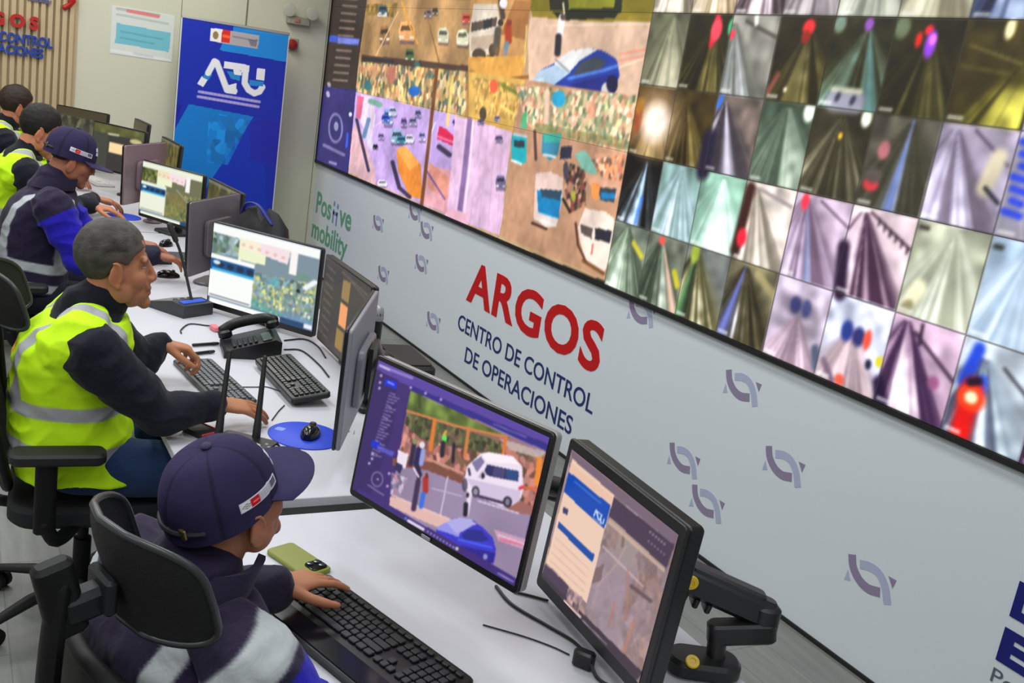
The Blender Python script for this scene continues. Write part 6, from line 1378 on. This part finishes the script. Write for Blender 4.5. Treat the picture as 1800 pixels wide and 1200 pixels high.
def skin_tint(co, H, R, s, base):
    q = (co-np.asarray(H)) @ R/s/HS
    c = np.tile(np.asarray(base, float), (len(co), 1))
    def blend(m, col, a): 
        m = (np.clip(m, 0, 1)*a)[:, None]; c[:] = c*(1-m)+np.asarray(col, float)*m
    near = np.linalg.norm(q, axis=1) < 0.2
    g = lambda p, r: np.exp(-(((q-np.asarray(p))/np.asarray(r))**2).sum(1))*near
    blend(g((0, 0.095, -0.067), (0.024, 0.02, 0.011)), (140, 74, 66), 0.8)
    for x in (-1, 1):
        blend(g((x*0.034, 0.086, 0.0245), (0.02, 0.02, 0.0055)), (44, 32, 26), 0.85)
        blend(g((x*0.033, 0.082, 0.004), (0.017, 0.02, 0.008)), (110, 70, 54), 0.6)
        blend(g((x*0.045, 0.06, -0.03), (0.03, 0.03, 0.025)), (196, 110, 90), 0.3)
        blend(g((x*0.08, -0.004, -0.012), (0.012, 0.016, 0.025)), (196, 106, 82), 0.5)
    blend(g((0, 0.115, -0.03), (0.014, 0.014, 0.014)), (200, 116, 92), 0.4)
    blend(g((0, 0.07, -0.085), (0.05, 0.05, 0.03)), (128, 92, 74), 0.25)
    return c
def add_eyes(root, H, R, s):
    for x in (-1, 1):
        T = lambda p: np.asarray(H)+R @ (np.asarray(p, float)*HS*s)
        mb = MB().ell(T((x*0.032, 0.0755, 0.0035)), np.array([0.012, 0.0105, 0.0068])*s, R, 16, 12)
        me = mb.mesh('eye', [tint_mat('eye_wet', rough=0.15)]); q = (coords(me)-T((x*0.032, 0.0755, 0.0035))) @ R/s
        dr = np.hypot(q[:, 0], q[:, 2]); c = np.where((dr < 0.0055)[:, None], np.array([30, 20, 16.]), np.array([168, 150, 140.])); set_tint(me, lin(c))
        part('eye', me, None, root, True)
def add_hair(root, H, R, s, col, line='short', grey=0.0, name='hair', seed=0, capped=False):
    n, m = 72, 54; V = []; C = []
    for j in range(m+1):
        a = -math.pi/2+math.pi*j/m
        for i in range(n):
            t = 2*math.pi*i/n; u = np.array([math.cos(a)*math.cos(t), math.cos(a)*math.sin(t), math.sin(a)])
            p = np.array([0, -0.017, 0.038])+u*np.array([0.0815, 0.103, 0.0895])
            x, y, z = p
            if line == 'short':
                lim = np.interp(y, [-0.12, -0.06, -0.025, 0.0, 0.03, 0.045, 0.06, 0.09], [-0.062, -0.052, -0.03, 0.014, 0.002, 0.020, 0.034, 0.044])
            else:
                lim = np.interp(y, [-0.12, -0.06, -0.025, 0.0, 0.03, 0.05, 0.065, 0.09], [-0.085, -0.08, -0.05, 0.0, -0.005, 0.03, 0.045, 0.05])
            keep = np.clip((z-lim)/0.012, 0, 1)*(np.clip((0.03-z)/0.01, 0, 1) if capped else 1.0)
            nz = mnoise.noise(Vector((x*70+seed, y*40, z*70)))+0.6*mnoise.noise(Vector((x*25, y*25+seed, z*25)))
            amp = 1.0 if line == 'short' else 2.0
            k = (0.80 if not capped else 0.72)+(0.20 if not capped else 0.25)*keep+(0.015*amp*nz+(0.03 if line != 'short' else 0.0))*keep
            k += 0.05*keep*max(0, z-0.07)/0.05*np.clip((y+0.02)/0.08, 0, 1)
            V.append(np.asarray(H)+R @ ((np.array([0, -0.017, 0.038])+u*np.array([0.0815, 0.103, 0.0895])*k)*HS*s))
            g = grey*np.clip(0.55+0.6*nz+ (0.25 if z < 0.05 else 0.0)+(0.5 if y > 0.03 else 0), 0, 1)
            e = np.clip((z-lim)/0.045, 0, 1) if line == 'short' else 1.0
            C.append((np.asarray(col, float)*(1-g)+np.array([128, 126, 120.])*g)*(0.45+0.55*e)+np.array([120, 84, 62.])*0.55*(1-e))
    F = [(j*n+i, j*n+(i+1) % n, (j+1)*n+(i+1) % n, (j+1)*n+i) for j in range(m) for i in range(n)]
    me = bpy.data.meshes.new(name); me.from_pydata([tuple(v) for v in V], [], F); me.materials.append(HAIRM); set_tint(me, lin(np.array(C)))
    return part(name, me, None, root, True, ang=180)
def add_cap(root, H, R, s, patch='side'):
    """navy cap: crown with stitched panels, brim, button, strap, patches"""
    T = lambda p: np.asarray(H)+R @ (np.asarray(p, float)*s)
    n, m = 84, 26; o = np.array([0, -0.014, 0.022]); rx, ry, rz_ = 0.087, 0.106, 0.098
    navy = (46, 40, 74)
    def dome(t, a, k=1.0):
        r = max(math.cos(a), 0.0)**0.72; z = math.sin(a)**1.12 if a > 0 else a
        seam = 1-0.016*math.exp(-(math.sin(3*(t-math.pi/2))/0.13)**2)*math.cos(a)
        return o+np.array([rx*r*math.cos(t)*seam, ry*r*math.sin(t)*seam-0.004*z, rz_*z*(1+0.03*math.sin(t))])*k
    V, F, C = [], [], []
    low = -0.30
    for j in range(m+1):
        a = low+(math.pi/2-0.012-low)*j/m
        for i in range(n):
            t = 2*math.pi*i/n; p = dome(t, max(a, 0)); 
            if a < 0: p = p+np.array([0, 0, a*0.10*(1.0-0.35*math.sin(t))])
            w = 0.002*mnoise.noise(Vector((p[0]*30, p[1]*30, p[2]*30)))
            V.append(T(p*(1+w*6))); C.append(np.asarray(navy)*(1.0-0.3*math.exp(-(math.sin(3*(t-math.pi/2))/0.05)**2)))
    for j in range(m): F += [(j*n+i, j*n+(i+1) % n, (j+1)*n+(i+1) % n, (j+1)*n+i) for i in range(n)]
    F.append(tuple(range(m*n, (m+1)*n)))
    base = len(V)
    for i in range(n):
        t = 2*math.pi*i/n; p = dome(t, 0, 0.96)+np.array([0, 0, low*0.10*(1.0-0.35*math.sin(t))]); V.append(T(p)); C.append(np.asarray(navy)*0.8)
    F += [(i, base+i, base+(i+1) % n, (i+1) % n) for i in range(n)]
    me = bpy.data.meshes.new('crown'); me.from_pydata([tuple(v) for v in V], [], F); me.materials.append(CAPM); set_tint(me, lin(np.array(C)))
    root_cap = part('cap', me, None, root, True, ang=60)
    bm_ = MB()
    def brim(sx, v):
        t = math.radians(90+62*(1-2*sx)); e = dome(t, 0, 1.0)+np.array([0, 0, -0.016])
        reach = 0.082*math.sin(math.pi*np.clip(0.08+0.84*sx, 0, 1))**0.6*v
        p = e+np.array([math.cos(t)*reach*0.45, reach*1.0+0.0*v, -0.004*v-0.010*v*abs(2*sx-1)**2])
        return T(p)
    sheet(bm_, brim, 28, 10, 0.004*s); me = bm_.mesh('brim', [CAPM]); set_tint(me, lin(np.tile(np.array([50, 44, 80.]), (len(me.vertices), 1)))); part('brim', me, None, root_cap, True)
    part('top_button', MB().ell(T((0, -0.018, 0.1215)), np.array([0.010, 0.010, 0.005])*s, R, 14, 8), mat('cap_navy', navy, 0.8), root_cap, True)
    # strap across the back opening
    st = MB(); st.tube([T(dome(math.radians(270+q), 0.02, 1.0)+np.array([0, 0, -0.014])) for q in np.linspace(-42, 42, 14)], 0.0055*s, 8); part('back_strap', st, mat('cap_strap', (26, 24, 34), 0.6), root_cap, True)
    part('buckle', MB().rbox(T(dome(math.radians(292), 0.02, 1.02)+np.array([0, 0, -0.012])), np.array([0.016, 0.02, 0.006])*s, 0.003, R @ rotx(math.pi/2)), mat('buckle_brass', (120, 112, 70), 0.35, 0.8), root_cap, True)
    def decal(name, t0, t1, a0, a1, fn, nu=40, nv=18, lab=None):
        V, C, F = [], [], []
        for j in range(nv+1):
            for i in range(nu+1):
                u, v = i/nu, j/nv; p = dome(math.radians(t0+(t1-t0)*u), a0+(a1-a0)*v, 1.012); V.append(tuple(T(p))); C.append(fn(u, v))
        for j in range(nv):
            for i in range(nu): k = j*(nu+1)+i; F.append((k, k+1, k+nu+2, k+nu+1))
        k0 = len(V); 
        V += [tuple(T(dome(math.radians(t0+(t1-t0)*(i/nu)), a0+(a1-a0)*(j/nv), 0.995))) for j in range(nv+1) for i in range(nu+1)]; C += C[:k0]
        w = nu+1; edge = [i for i in range(w)]+[j*w+nu for j in range(1, nv+1)]+[nv*w+i for i in range(nu-1, -1, -1)]+[j*w for j in range(nv-1, 0, -1)]
        F += [(edge[(q+1) % len(edge)], edge[q], k0+edge[q], k0+edge[(q+1) % len(edge)]) for q in range(len(edge))]
        me = bpy.data.meshes.new(name); me.from_pydata(V, [], F); me.materials.append(CAPM); set_tint(me, lin(np.array(C, float))); part(name, me, None, root_cap, True, label=lab)
    def label_fn(u, v):     # right side, seen from outside the front edge is at u=1
        if u < 0.05 or u > 0.95 or v < 0.08 or v > 0.92: return (214, 214, 222)
        if u < 0.22: return (120, 112, 96) if abs(u-0.13)+abs(v-0.5)*0.4 < 0.12 and (int(u*60)+int(v*9)) % 2 else (226, 226, 230)
        if u < 0.42: return (250, 120, 110) if abs(v-0.5) < 0.08 and 0.27 < u < 0.38 else (200, 24, 40)
        if u > 0.76 and v > 0.25: return (96, 98, 120)
        return (172, 172, 186) if int(u*28) % 2 and abs(v-0.5) < 0.25 else (190, 190, 202)
    decal('side_label', -10, 46, 0.05, 0.26, label_fn, lab='white and red flag label')
    def front_fn(u, v):
        z = abs(((u*3.2) % 1)-0.5)+v*0.25
        return (70, 120, 200) if 0.42 < v < 0.55 else (232, 234, 242)
    for k, (a0, a1) in enumerate(((104, 112), (92, 99), (78, 87), (64, 72))):
        decal('front_mark', a0, a1, 0.18+0.02*k, 0.66-0.03*k, front_fn, 8, 14, 'white front mark')
    return root_cap

def ring_pts(c, lat, fw, hw, hd, n=32, e=2.5):
    o = []
    for k in range(n):
        a = 2*math.pi*k/n; ca, sa = math.cos(a), math.sin(a)
        o.append(c+lat*hw*math.copysign(abs(ca)**(2/e), ca)+fw*hd*math.copysign(abs(sa)**(2/e), sa))
    return o
TORSO = [(0.0, 0.175, 0.13), (0.12, 0.178, 0.135), (0.3, 0.165, 0.125), (0.5, 0.17, 0.122), (0.68, 0.182, 0.125), (0.82, 0.185, 0.118), (0.92, 0.160, 0.098), (0.985, 0.10, 0.078), (1.03, 0.068, 0.068)]
class Figure:
    def __init__(s, label, spec, group=None):
        s.__dict__.update(spec); k = s.s
        s.P, s.N, s.H = np.array(s.pelvis, float), np.array(s.neck, float), np.array(s.head, float)
        s.lat = nrm(np.array(s.shR)-np.array(s.shL)); s.fw = nrm(np.cross([0, 0, 1], s.lat))
        s.R = head_frame(math.radians(s.hyaw), math.radians(s.hpitch), math.radians(s.hroll))
        s.root = thing('person', label, 'person', (s.P[0], s.P[1], 0), 0, group)
    def axis(s, t):
        b = 4*t*(1-t); return s.P+(s.N-s.P)*t-s.fw*0.035*b*s.s
    def torso(s, mb, grow, t0=0.0, t1=1.03, hwf=1.0):
        rings = []
        for t, hw, hd in TORSO:
            if t < t0-1e-6 or t > t1+1e-6: continue
            rings.append(ring_pts(s.axis(min(t, 1.03)), s.lat, nrm(s.fw-np.array([0, 0, 0.0])), (hw*hwf+grow)*s.s, (hd+grow)*s.s))
        mb.loft(rings)
    def arm(s, mb, side, rad, upto=1.0, start=0.0):
        sh, el, wr = [np.array(getattr(s, q+side), float) for q in ('sh', 'el', 'wr')]
        inn = sh+(s.axis(0.88)-sh)*0.35
        up = [sh, sh+(el-sh)*0.35+np.array([0, 0, 0.0]), sh+(el-sh)*0.75, el]
        lo = [el+(wr-el)*q for q in (0.3, 0.65, 1.0)]
        P = [inn]+up+lo; r = [rad[0]*0.9, rad[0], rad[1], rad[1]*0.96, rad[2], rad[2]*0.97, rad[3], rad[4]]
        if upto < 1.0: P[-1] = el+(wr-el)*upto
        sp = spline(P, 4); rr = np.interp(np.linspace(0, len(P)-1, len(sp)), range(len(P)), np.array(r)*s.s)
        mb.tube(sp, list(rr), 18)
    def legs(s, mb, rad):
        for sd in ('R', 'L'):
            hip = s.P+s.lat*(0.09 if sd == 'R' else -0.09)*s.s+np.array([0, 0, -0.02]); kn, an = np.array(getattr(s, 'kn'+sd)), np.array(getattr(s, 'an'+sd))
            P = [hip, (hip+kn)/2, kn, (kn+an)/2, an]; sp = spline(P, 4); rr = np.interp(np.linspace(0, 4, len(sp)), range(5), np.array(rad)*s.s); mb.tube(sp, list(rr), 16)
    def build_body(s, voxel):
        k = s.s
        for sd in ('R', 'L'):           # rest the hands on what lies under them
            h = getattr(s, 'hand'+sd); t = MB(); w = np.array(getattr(s, 'wr'+sd), float)
            add_hand(t, w, h['d'], h['n'], 1 if sd == 'L' else -1, k, h.get('curl', (0.3, 0.35, 0.4, 0.5)), h.get('spread', 1.0), h.get('thumb', (0.62, 0.72, -0.28)), h.get('tb', 0.25))
            lo = min(p[2] for p in t.v); lift = h.get('surf', DESK_Z+0.004)-lo
            if lift > 0 or h.get('settle', False): w[2] += lift
            setattr(s, 'wr'+sd, w)
        mb = MB()
        s.torso(mb, -0.03); add_head(mb, s.H, s.R, k, getattr(s, 'capped', False))
        T = lambda p: s.H+s.R @ (np.asarray(p, float)*k)
        mb.tube([s.axis(0.93), s.N, (s.N+T((0, -0.03, -0.07)))/2, T((0, -0.02, -0.05)), T((0, -0.02, 0.0))], [0.075*k, 0.062*k, 0.057*k, 0.056*k, 0.05*k], 20)
        for sd in ('R', 'L'):
            s.arm(mb, sd, (0.05, 0.045, 0.04, 0.036, 0.027))
            h = getattr(s, 'hand'+sd); add_hand(mb, getattr(s, 'wr'+sd), h['d'], h['n'], 1 if sd == 'L' else -1, k, h.get('curl', (0.3, 0.35, 0.4, 0.5)), h.get('spread', 1.0), h.get('thumb', (0.62, 0.72, -0.28)), h.get('tb', 0.25))
        s.legs(mb, (0.075, 0.065, 0.05, 0.045, 0.035))
        me = remesh(mb, 'body', voxel, 3); me.materials.append(SKIN)
        c = skin_tint(coords(me), s.H, s.R, k, s.skin)
        set_tint(me, lin(np.clip(c, 0, 255)))
        part('body', me, None, s.root, True, ang=180); add_eyes(s.root, s.H, s.R, k)
    def local(s, co):
        """coordinates along the trunk: lateral, forward, t along the spine"""
        ax = s.N-s.P; L = np.linalg.norm(ax); t = ((co-s.P) @ ax)/L/L
        tc = np.clip(t, 0, 1); cen = s.P+tc[:, None]*ax-s.fw*(0.035*s.s*4*tc*(1-tc))[:, None]
        d = co-cen; return (d @ s.lat)/s.s, (d @ s.fw)/s.s, t
    def garment(s, name, fill, tint_fn, m, voxel=0.007, iters=6, disp=0.004, dscale=11.0, seed=0.0, parent=None, label=None, folds=0.0):
        mb = MB(); fill(mb); me = remesh(mb, name, voxel, iters, disp, dscale, seed, folds); me.materials.append(m)
        set_tint(me, lin(np.clip(tint_fn(coords(me)), 0, 255))); return part(name, me, None, parent or s.root, True, ang=180, label=label)
    def sleeve_t(s, co, side):
        sh, el, wr = [np.array(getattr(s, q+side), float) for q in ('sh', 'el', 'wr')]
        a = np.clip(((co-sh) @ (el-sh))/np.dot(el-sh, el-sh), -0.5, 1); b = np.clip(((co-el) @ (wr-el))/np.dot(wr-el, wr-el), 0, 1.2)
        return a+b
def lay(c, col, x, a, b, soft):
    m = (np.clip((x-a)/soft+0.5, 0, 1)*np.clip((b-x)/soft+0.5, 0, 1))[:, None]; c[:] = c*(1-m)+np.asarray(col, float)*m
def const(col):
    return lambda co: np.tile(np.asarray(col, float), (len(co), 1))
SLV = (0.078, 0.066, 0.055, 0.05, 0.043)
def shoes(f):
    for sd in ('R', 'L'):
        a = np.array(getattr(f, 'an'+sd)); mb = MB(); d = f.fw; z0 = 0.0
        rings = [ring_pts(np.array([a[0], a[1], 0])+d*q+np.array([0, 0, hz/2+0.004]), f.lat, np.array([0, 0, 1.0]), w, hz/2, 18, 2.6) for q, w, hz in ((-0.07, 0.02, 0.05), (-0.06, 0.036, 0.085), (0.0, 0.04, 0.1), (0.07, 0.046, 0.07), (0.14, 0.046, 0.05), (0.18, 0.03, 0.04), (0.19, 0.012, 0.025))]
        mb.loft(rings); part('shoe', mb, mat('shoe_black', (20, 20, 22), 0.5), f.root, True)
def trousers(f, col, seed=0.0):
    def fill(mb):
        f.legs(mb, (0.092, 0.084, 0.072, 0.066, 0.06)); mb.ell(f.P+np.array([0, 0, 0.0]), np.array([0.15, 0.125, 0.105])*f.s, rotz(math.atan2(f.lat[1], f.lat[0])))
    f.garment('trousers', fill, const(col), CLOTH, 0.009, 6, 0.006, 9, seed)

# ---- navy jacket with blue sleeves and grey bands (cap wearers)
NAVYJ, BLUEJ, BANDJ = np.array([36, 29, 54.]), np.array([36, 28, 176.]), np.array([176, 182, 184.])
def jacket_tint(f):
    def fn(co):
        l, w, t = f.local(co); c = np.tile(NAVYJ, (len(co), 1))
        al = np.abs(l); al = np.where(t > 0.3, al, -1.0); lay(c, BANDJ, al, 0.112, 0.162, 0.006)
        for a, b in ((0.22, 0.31), (0.04, 0.12)): lay(c, BANDJ, t, a, b, 0.014)
        return c
    return fn
def sleeve_tint(f, side):
    def fn(co):
        t = f.sleeve_t(co, side); c = np.tile(BLUEJ, (len(co), 1)); e = 0.03
        if f.sband: lay(c, NAVYJ, t, -9, 0.22, e); lay(c, BANDJ, t, -0.22, 0.12, e)
        else: lay(c, NAVYJ, t, -9, 0.1, e)
        lay(c, (34, 30, 48), t, 1.4, 9, e); return c
    return fn
def jacket(f):
    def fill(mb):
        f.torso(mb, 0.022, 0.0, 0.985); mb.tube([f.axis(0.95), f.axis(1.02)+np.array([0, 0, 0.015])], [0.098*f.s, 0.088*f.s], 24)
    j = f.garment('jacket', fill, jacket_tint(f), CLOTH, 0.006, 5, 0.005, 10, f.P[0], folds=0.006)
    # stand-up collar open at the throat
    mb = MB(); c0 = f.axis(1.0); T = f.H+f.R @ np.array([0, -0.02, -0.075])*f.s
    def col(u, v):
        a = math.radians(-62+304*u); r = (0.094-0.012*v)*f.s; 
        return c0+(T-c0)*(0.05+0.62*v)+f.lat*r*math.cos(a)*1.05-f.fw*r*math.sin(a)
    sheet(mb, col, 30, 6, 0.014*f.s); me = mb.mesh('collar', [CLOTH]); set_tint(me, lin(np.tile(np.array([38, 32, 56.]), (len(me.vertices), 1)))); part('collar', me, None, j, True)
    for sd in ('R', 'L'):
        f.garment('sleeve', lambda mb, sd=sd: f.arm(mb, sd, (0.088, 0.076, 0.064, 0.058, 0.048), 0.97), sleeve_tint(f, sd), CLOTH, 0.006, 5, 0.006, 13, f.P[0]+(3 if sd == 'L' else 0), parent=j, folds=0.012)
    return j
# ---- yellow high-visibility vest over a dark shirt
def vest(f, emblem=False, shirt=(20, 22, 34)):
    YV, GV = np.array([198, 246, 26.]), np.array([164, 166, 170.])
    def fn(co):
        l, w, t = f.local(co); c = np.tile(YV, (len(co), 1))
        al = np.abs(l); al = np.where(t > 0.40, al, -1.0); lay(c, GV, al, 0.096, 0.140, 0.006)
        for a, b in ((0.33, 0.43), (0.05, 0.14)): lay(c, GV, t, a, b, 0.014)
        if emblem:
            m = (w < 0) & (np.hypot((l+0.0)/0.04, (t-0.72)/0.055) < 1); c[m] = np.array([226, 170, 40.]); m2 = (w < 0) & (np.hypot((l-0.015)/0.02, (t-0.75)/0.04) < 1); c[m2] = np.array([120, 150, 40.])
        return c
    def fill(mb):
        f.torso(mb, 0.03, 0.0, 0.985, 0.95); mb.loft([ring_pts(f.axis(0.0)+f.fw*0.025*f.s-np.array([0, 0, 0.055])*f.s, f.lat, f.fw, 0.21*f.s, 0.185*f.s), ring_pts(f.axis(0.06), f.lat, f.fw, 0.19*f.s, 0.16*f.s)])
        for sg in (-1, 1): mb.tube([f.axis(0.84)+f.lat*sg*0.135*f.s, f.axis(0.92)+f.lat*sg*0.135*f.s, f.axis(0.985)+f.lat*sg*0.085*f.s], [0.108*f.s, 0.082*f.s, 0.06*f.s], 18)
    v = f.garment('vest', fill, fn, VESTM, 0.0055, 5, 0.005, 10, f.P[0], folds=0.008)
    def shirt_fill(mb):
        f.torso(mb, 0.012, 0.5, 1.03); mb.tube([f.axis(0.97), f.N+np.array([0, 0, 0.02]), f.N+(f.H+f.R @ np.array([0, -0.02, -0.085])*f.s-f.N)*0.72], [0.088*f.s, 0.077*f.s, 0.068*f.s], 24)
        for sd in ('R', 'L'): f.arm(mb, sd, (0.084, 0.072, 0.06, 0.05, 0.042), 0.96)
    f.garment('shirt', shirt_fill, const(shirt), CLOTH, 0.006, 5, 0.004, 12, f.P[0]+5, folds=0.009)
    return v

def seat(f, label=None, like=None, yaw=0.0, back=0.02):
    """pull a chair up behind a seated figure"""
# ---- the nearest man, navy cap, seen from behind
V3 = lambda *p: np.array(p, float)
H4 = on_z(400, 876, 1.155)
FW4 = V3(-math.sin(math.radians(15)), math.cos(math.radians(15)), 0); LT4 = V3(FW4[1], -FW4[0], 0)
N4 = H4-FW4*0.055+V3(0, 0, -0.155)
WL4 = on_z(488, 1046, NEAR_Z+0.062); TL4 = on_z(580, 1030, NEAR_Z+0.04)
P4 = N4+FW4*0.05+LT4*0.03; P4[2] = 0.635
def up_to(p, z): p = np.array(p, float); p[2] = max(p[2], z); return p
man4 = Figure('person in a navy cap and jacket seen from behind, typing at the nearest desk', dict(
    s=0.99, pelvis=P4, neck=N4, head=H4, hyaw=24, hpitch=18, hroll=0, capped=True, sband=True,
    shR=N4+LT4*0.205-V3(0, 0, 0.05), shL=N4-LT4*0.205-V3(0, 0, 0.05),
    elR=up_to(N4+LT4*0.27+FW4*0.12+LT4*0.04-V3(0, 0, 0.2), NEAR_Z+0.085), elL=up_to(N4-LT4*0.25+FW4*0.08-V3(0, 0, 0.2), NEAR_Z+0.075),
    wrR=V3(7.65, -2.275, NEAR_Z+0.07), wrL=WL4,
    handL=dict(d=(TL4-WL4)*V3(1, 1, 0)+V3(0, 0, -0.008), n=(0.0, -0.05, 1.0), curl=(0.22, 0.28, 0.32, 0.34), thumb=(0.5, 0.85, -0.2), spread=1.3, surf=NEAR_Z+0.027, settle=True),
    handR=dict(d=(-0.35, 0.94, -0.08), n=(0, 0, 1.0), curl=(0.2, 0.22, 0.28, 0.34), surf=NEAR_Z+0.03),
    knR=P4+LT4*0.16+FW4*0.42+V3(0, 0, -0.05), knL=P4-LT4*0.18+FW4*0.42+V3(0, 0, -0.05),
    anR=np.append((P4+LT4*0.16+FW4*0.38)[:2], 0.09), anL=np.append((P4-LT4*0.18+FW4*0.38)[:2], 0.09), skin=(168, 112, 80)))
man4.build_body(0.0042); jacket(man4); trousers(man4, (34, 34, 48)); shoes(man4)
add_hair(man4.root, man4.H, man4.R, man4.s, (26, 20, 18), 'short', capped=True); add_cap(man4.root, man4.H, man4.R, man4.s*1.01)

# ---- grey-haired man in the yellow vest
H3 = on_z(204, 466, 1.215)
FW3 = V3(0.06, 0.998, 0); LT3 = V3(0.998, -0.06, 0)
N3 = H3-FW3*0.07+V3(0, 0, -0.15); P3 = N3-FW3*0.02; P3[2] = 0.63
WR3 = on_z(380, 724, DESK_Z+0.062); WL3 = on_z(280, 614, 0.86)
man3 = Figure('person with short grey hair in a yellow reflective vest, in profile at the third desk', dict(
    s=1.09, pelvis=P3, neck=N3, head=H3, hyaw=-5, hpitch=3, hroll=0,
    shR=N3+LT3*0.205-V3(0, 0, 0.075), shL=N3-LT3*0.2-V3(0, 0, 0.07)+FW3*0.03,
    elR=up_to(N3+LT3*0.24+FW3*0.20-V3(0, 0, 0.29), DESK_Z+0.075), elL=up_to(N3-LT3*0.25+FW3*0.17-V3(0, 0, 0.25), DESK_Z+0.08),
    wrR=WR3, wrL=WL3,
    handR=dict(d=(-0.15, 0.98, -0.14), n=(0.15, 0.1, 1.0), curl=(0.25, 0.3, 0.34, 0.4), thumb=(0.75, 0.55, -0.2), surf=DESK_Z+0.006),
    handL=dict(d=(0.0, 0.95, -0.18), n=(-0.15, 0.25, 1.0), curl=(0.75, 0.85, 0.95, 1.0), thumb=(0.8, 0.35, -0.5), surf=DESK_Z+0.03),
    knR=P3+LT3*0.16+FW3*0.44+V3(0, 0, -0.05), knL=P3-LT3*0.16+FW3*0.44+V3(0, 0, -0.05),
    anR=np.append((P3+LT3*0.16+FW3*0.36)[:2], 0.09), anL=np.append((P3-LT3*0.16+FW3*0.36)[:2], 0.09), skin=(176, 118, 84)))
man3.build_body(0.0042); vest(man3, True); trousers(man3, (34, 56, 92)); shoes(man3)
add_hair(man3.root, man3.H, man3.R, man3.s, (40, 37, 33), 'short', 0.42)

# ---- man with navy cap and blue sleeves
H2 = on_z(128, 275, 1.28); N2 = H2-V3(0, 0.085, 0.16); P2_ = N2-V3(0, 0.08, 0); P2_[2] = 0.63
WR2 = on_z(268, 472, DESK_Z+0.06)
man2 = Figure('person in a navy cap and blue-sleeved jacket with grey bands at the second desk', dict(
    s=1.10, pelvis=P2_, neck=N2, head=H2, hyaw=0, hpitch=-18, hroll=0, capped=True, sband=False,
    shR=N2+V3(0.21, -0.01, -0.07), shL=N2+V3(-0.21, 0.02, -0.07),
    elR=up_to(N2+V3(0.26, 0.12, -0.33), DESK_Z+0.08), elL=up_to(N2+V3(-0.27, 0.2, -0.28), DESK_Z+0.08), wrR=WR2, wrL=up_to(N2+V3(-0.14, 0.42, -0.31), DESK_Z+0.06),
    handR=dict(d=(0.0, 1.0, -0.12), n=(0, 0, 1.0), curl=(0.35, 0.4, 0.45, 0.5), surf=DESK_Z+0.04), handL=dict(d=(0.2, 1.0, -0.1), n=(0, 0, 1.0), surf=DESK_Z+0.03),
    knR=P2_+V3(0.16, 0.42, -0.05), knL=P2_+V3(-0.16, 0.42, -0.05), anR=np.append(P2_[:2]+V3(0.16, 0.36), 0.09), anL=np.append(P2_[:2]+V3(-0.16, 0.36), 0.09), skin=(164, 104, 76)))
man2.build_body(0.006); jacket(man2); trousers(man2, (34, 34, 48)); shoes(man2)
add_hair(man2.root, man2.H, man2.R, man2.s, (26, 20, 18), 'short', capped=True); add_cap(man2.root, man2.H, man2.R, man2.s*1.03)

# ---- two more at the far desk
def far_person(label, H, WR, WL, hyaw, hpitch, skin, hair, seed):
    N = H-V3(0, 0.085, 0.155); P = N-V3(0, 0.08, 0); P[2] = 0.63
    f = Figure(label, dict(s=1.12, pelvis=P, neck=N, head=H, hyaw=hyaw, hpitch=hpitch, hroll=0,
        shR=N+V3(0.21, 0.0, -0.075), shL=N+V3(-0.21, 0.02, -0.075), elR=up_to(N+V3(0.25, 0.14, -0.33), DESK_Z+0.08), elL=up_to(N+V3(-0.25, 0.18, -0.3), DESK_Z+0.08),
        wrR=WR if WR is not None else up_to(N+V3(0.14, 0.4, -0.31), DESK_Z+0.06), wrL=up_to(N+V3(-0.12, 0.4, -0.3), DESK_Z+0.06),
        handR=dict(d=(0.03, 1.0, -0.1), n=(0, 0, 1.0), curl=(0.4, 0.45, 0.5, 0.5), surf=DESK_Z+0.008), handL=dict(d=(0.2, 1.0, -0.1), n=(0, 0, 1.0), surf=DESK_Z+0.03),
        knR=P+V3(0.16, 0.42, -0.05), knL=P+V3(-0.16, 0.42, -0.05), anR=np.append(P[:2]+V3(0.16, 0.36), 0.09), anL=np.append(P[:2]+V3(-0.16, 0.36), 0.09), skin=skin))
    f.build_body(0.006); vest(f); trousers(f, (30, 30, 40)); shoes(f); add_hair(f.root, f.H, f.R, f.s, hair, 'full', seed=seed)
    return f
man1 = far_person('person with thick black hair and yellow vest beside the cap with blue sleeves', on_z(72, 230, 1.28), on_z(166, 358, DESK_Z+0.065), None, -4, -18, (190, 124, 90), (20, 17, 16), 3)
man0 = far_person('person with dark brown hair in a yellow vest, farthest, at the left picture edge', on_z(30, 188, 1.27), None, None, 10, -10, (180, 116, 86), (44, 30, 24), 9)
# their chairs
for f, lab in ((man2, 'black office chair under the cap wearer with blue sleeves'), (man1, 'black office chair under the black-haired person in a yellow vest'), (man0, 'black office chair at the far end of the row')):
    chair_copy(lab, (f.P[0], f.P[1]+0.0, 0), math.radians(2))
# beige bundle hung at the left edge
_b = D(-16, 570, 2.83)
single('cushion', MB().ell(_b+V3(-0.02, -0.03, -0.03), (0.07, 0.05, 0.065), rotz(0.3), 24, 16), mat('beige_knit', (170, 160, 124), 0.9, bump=0.6, bscale=120), 'rounded beige knitted cushion hung behind the yellow-vested grey-haired man', 'cushion')
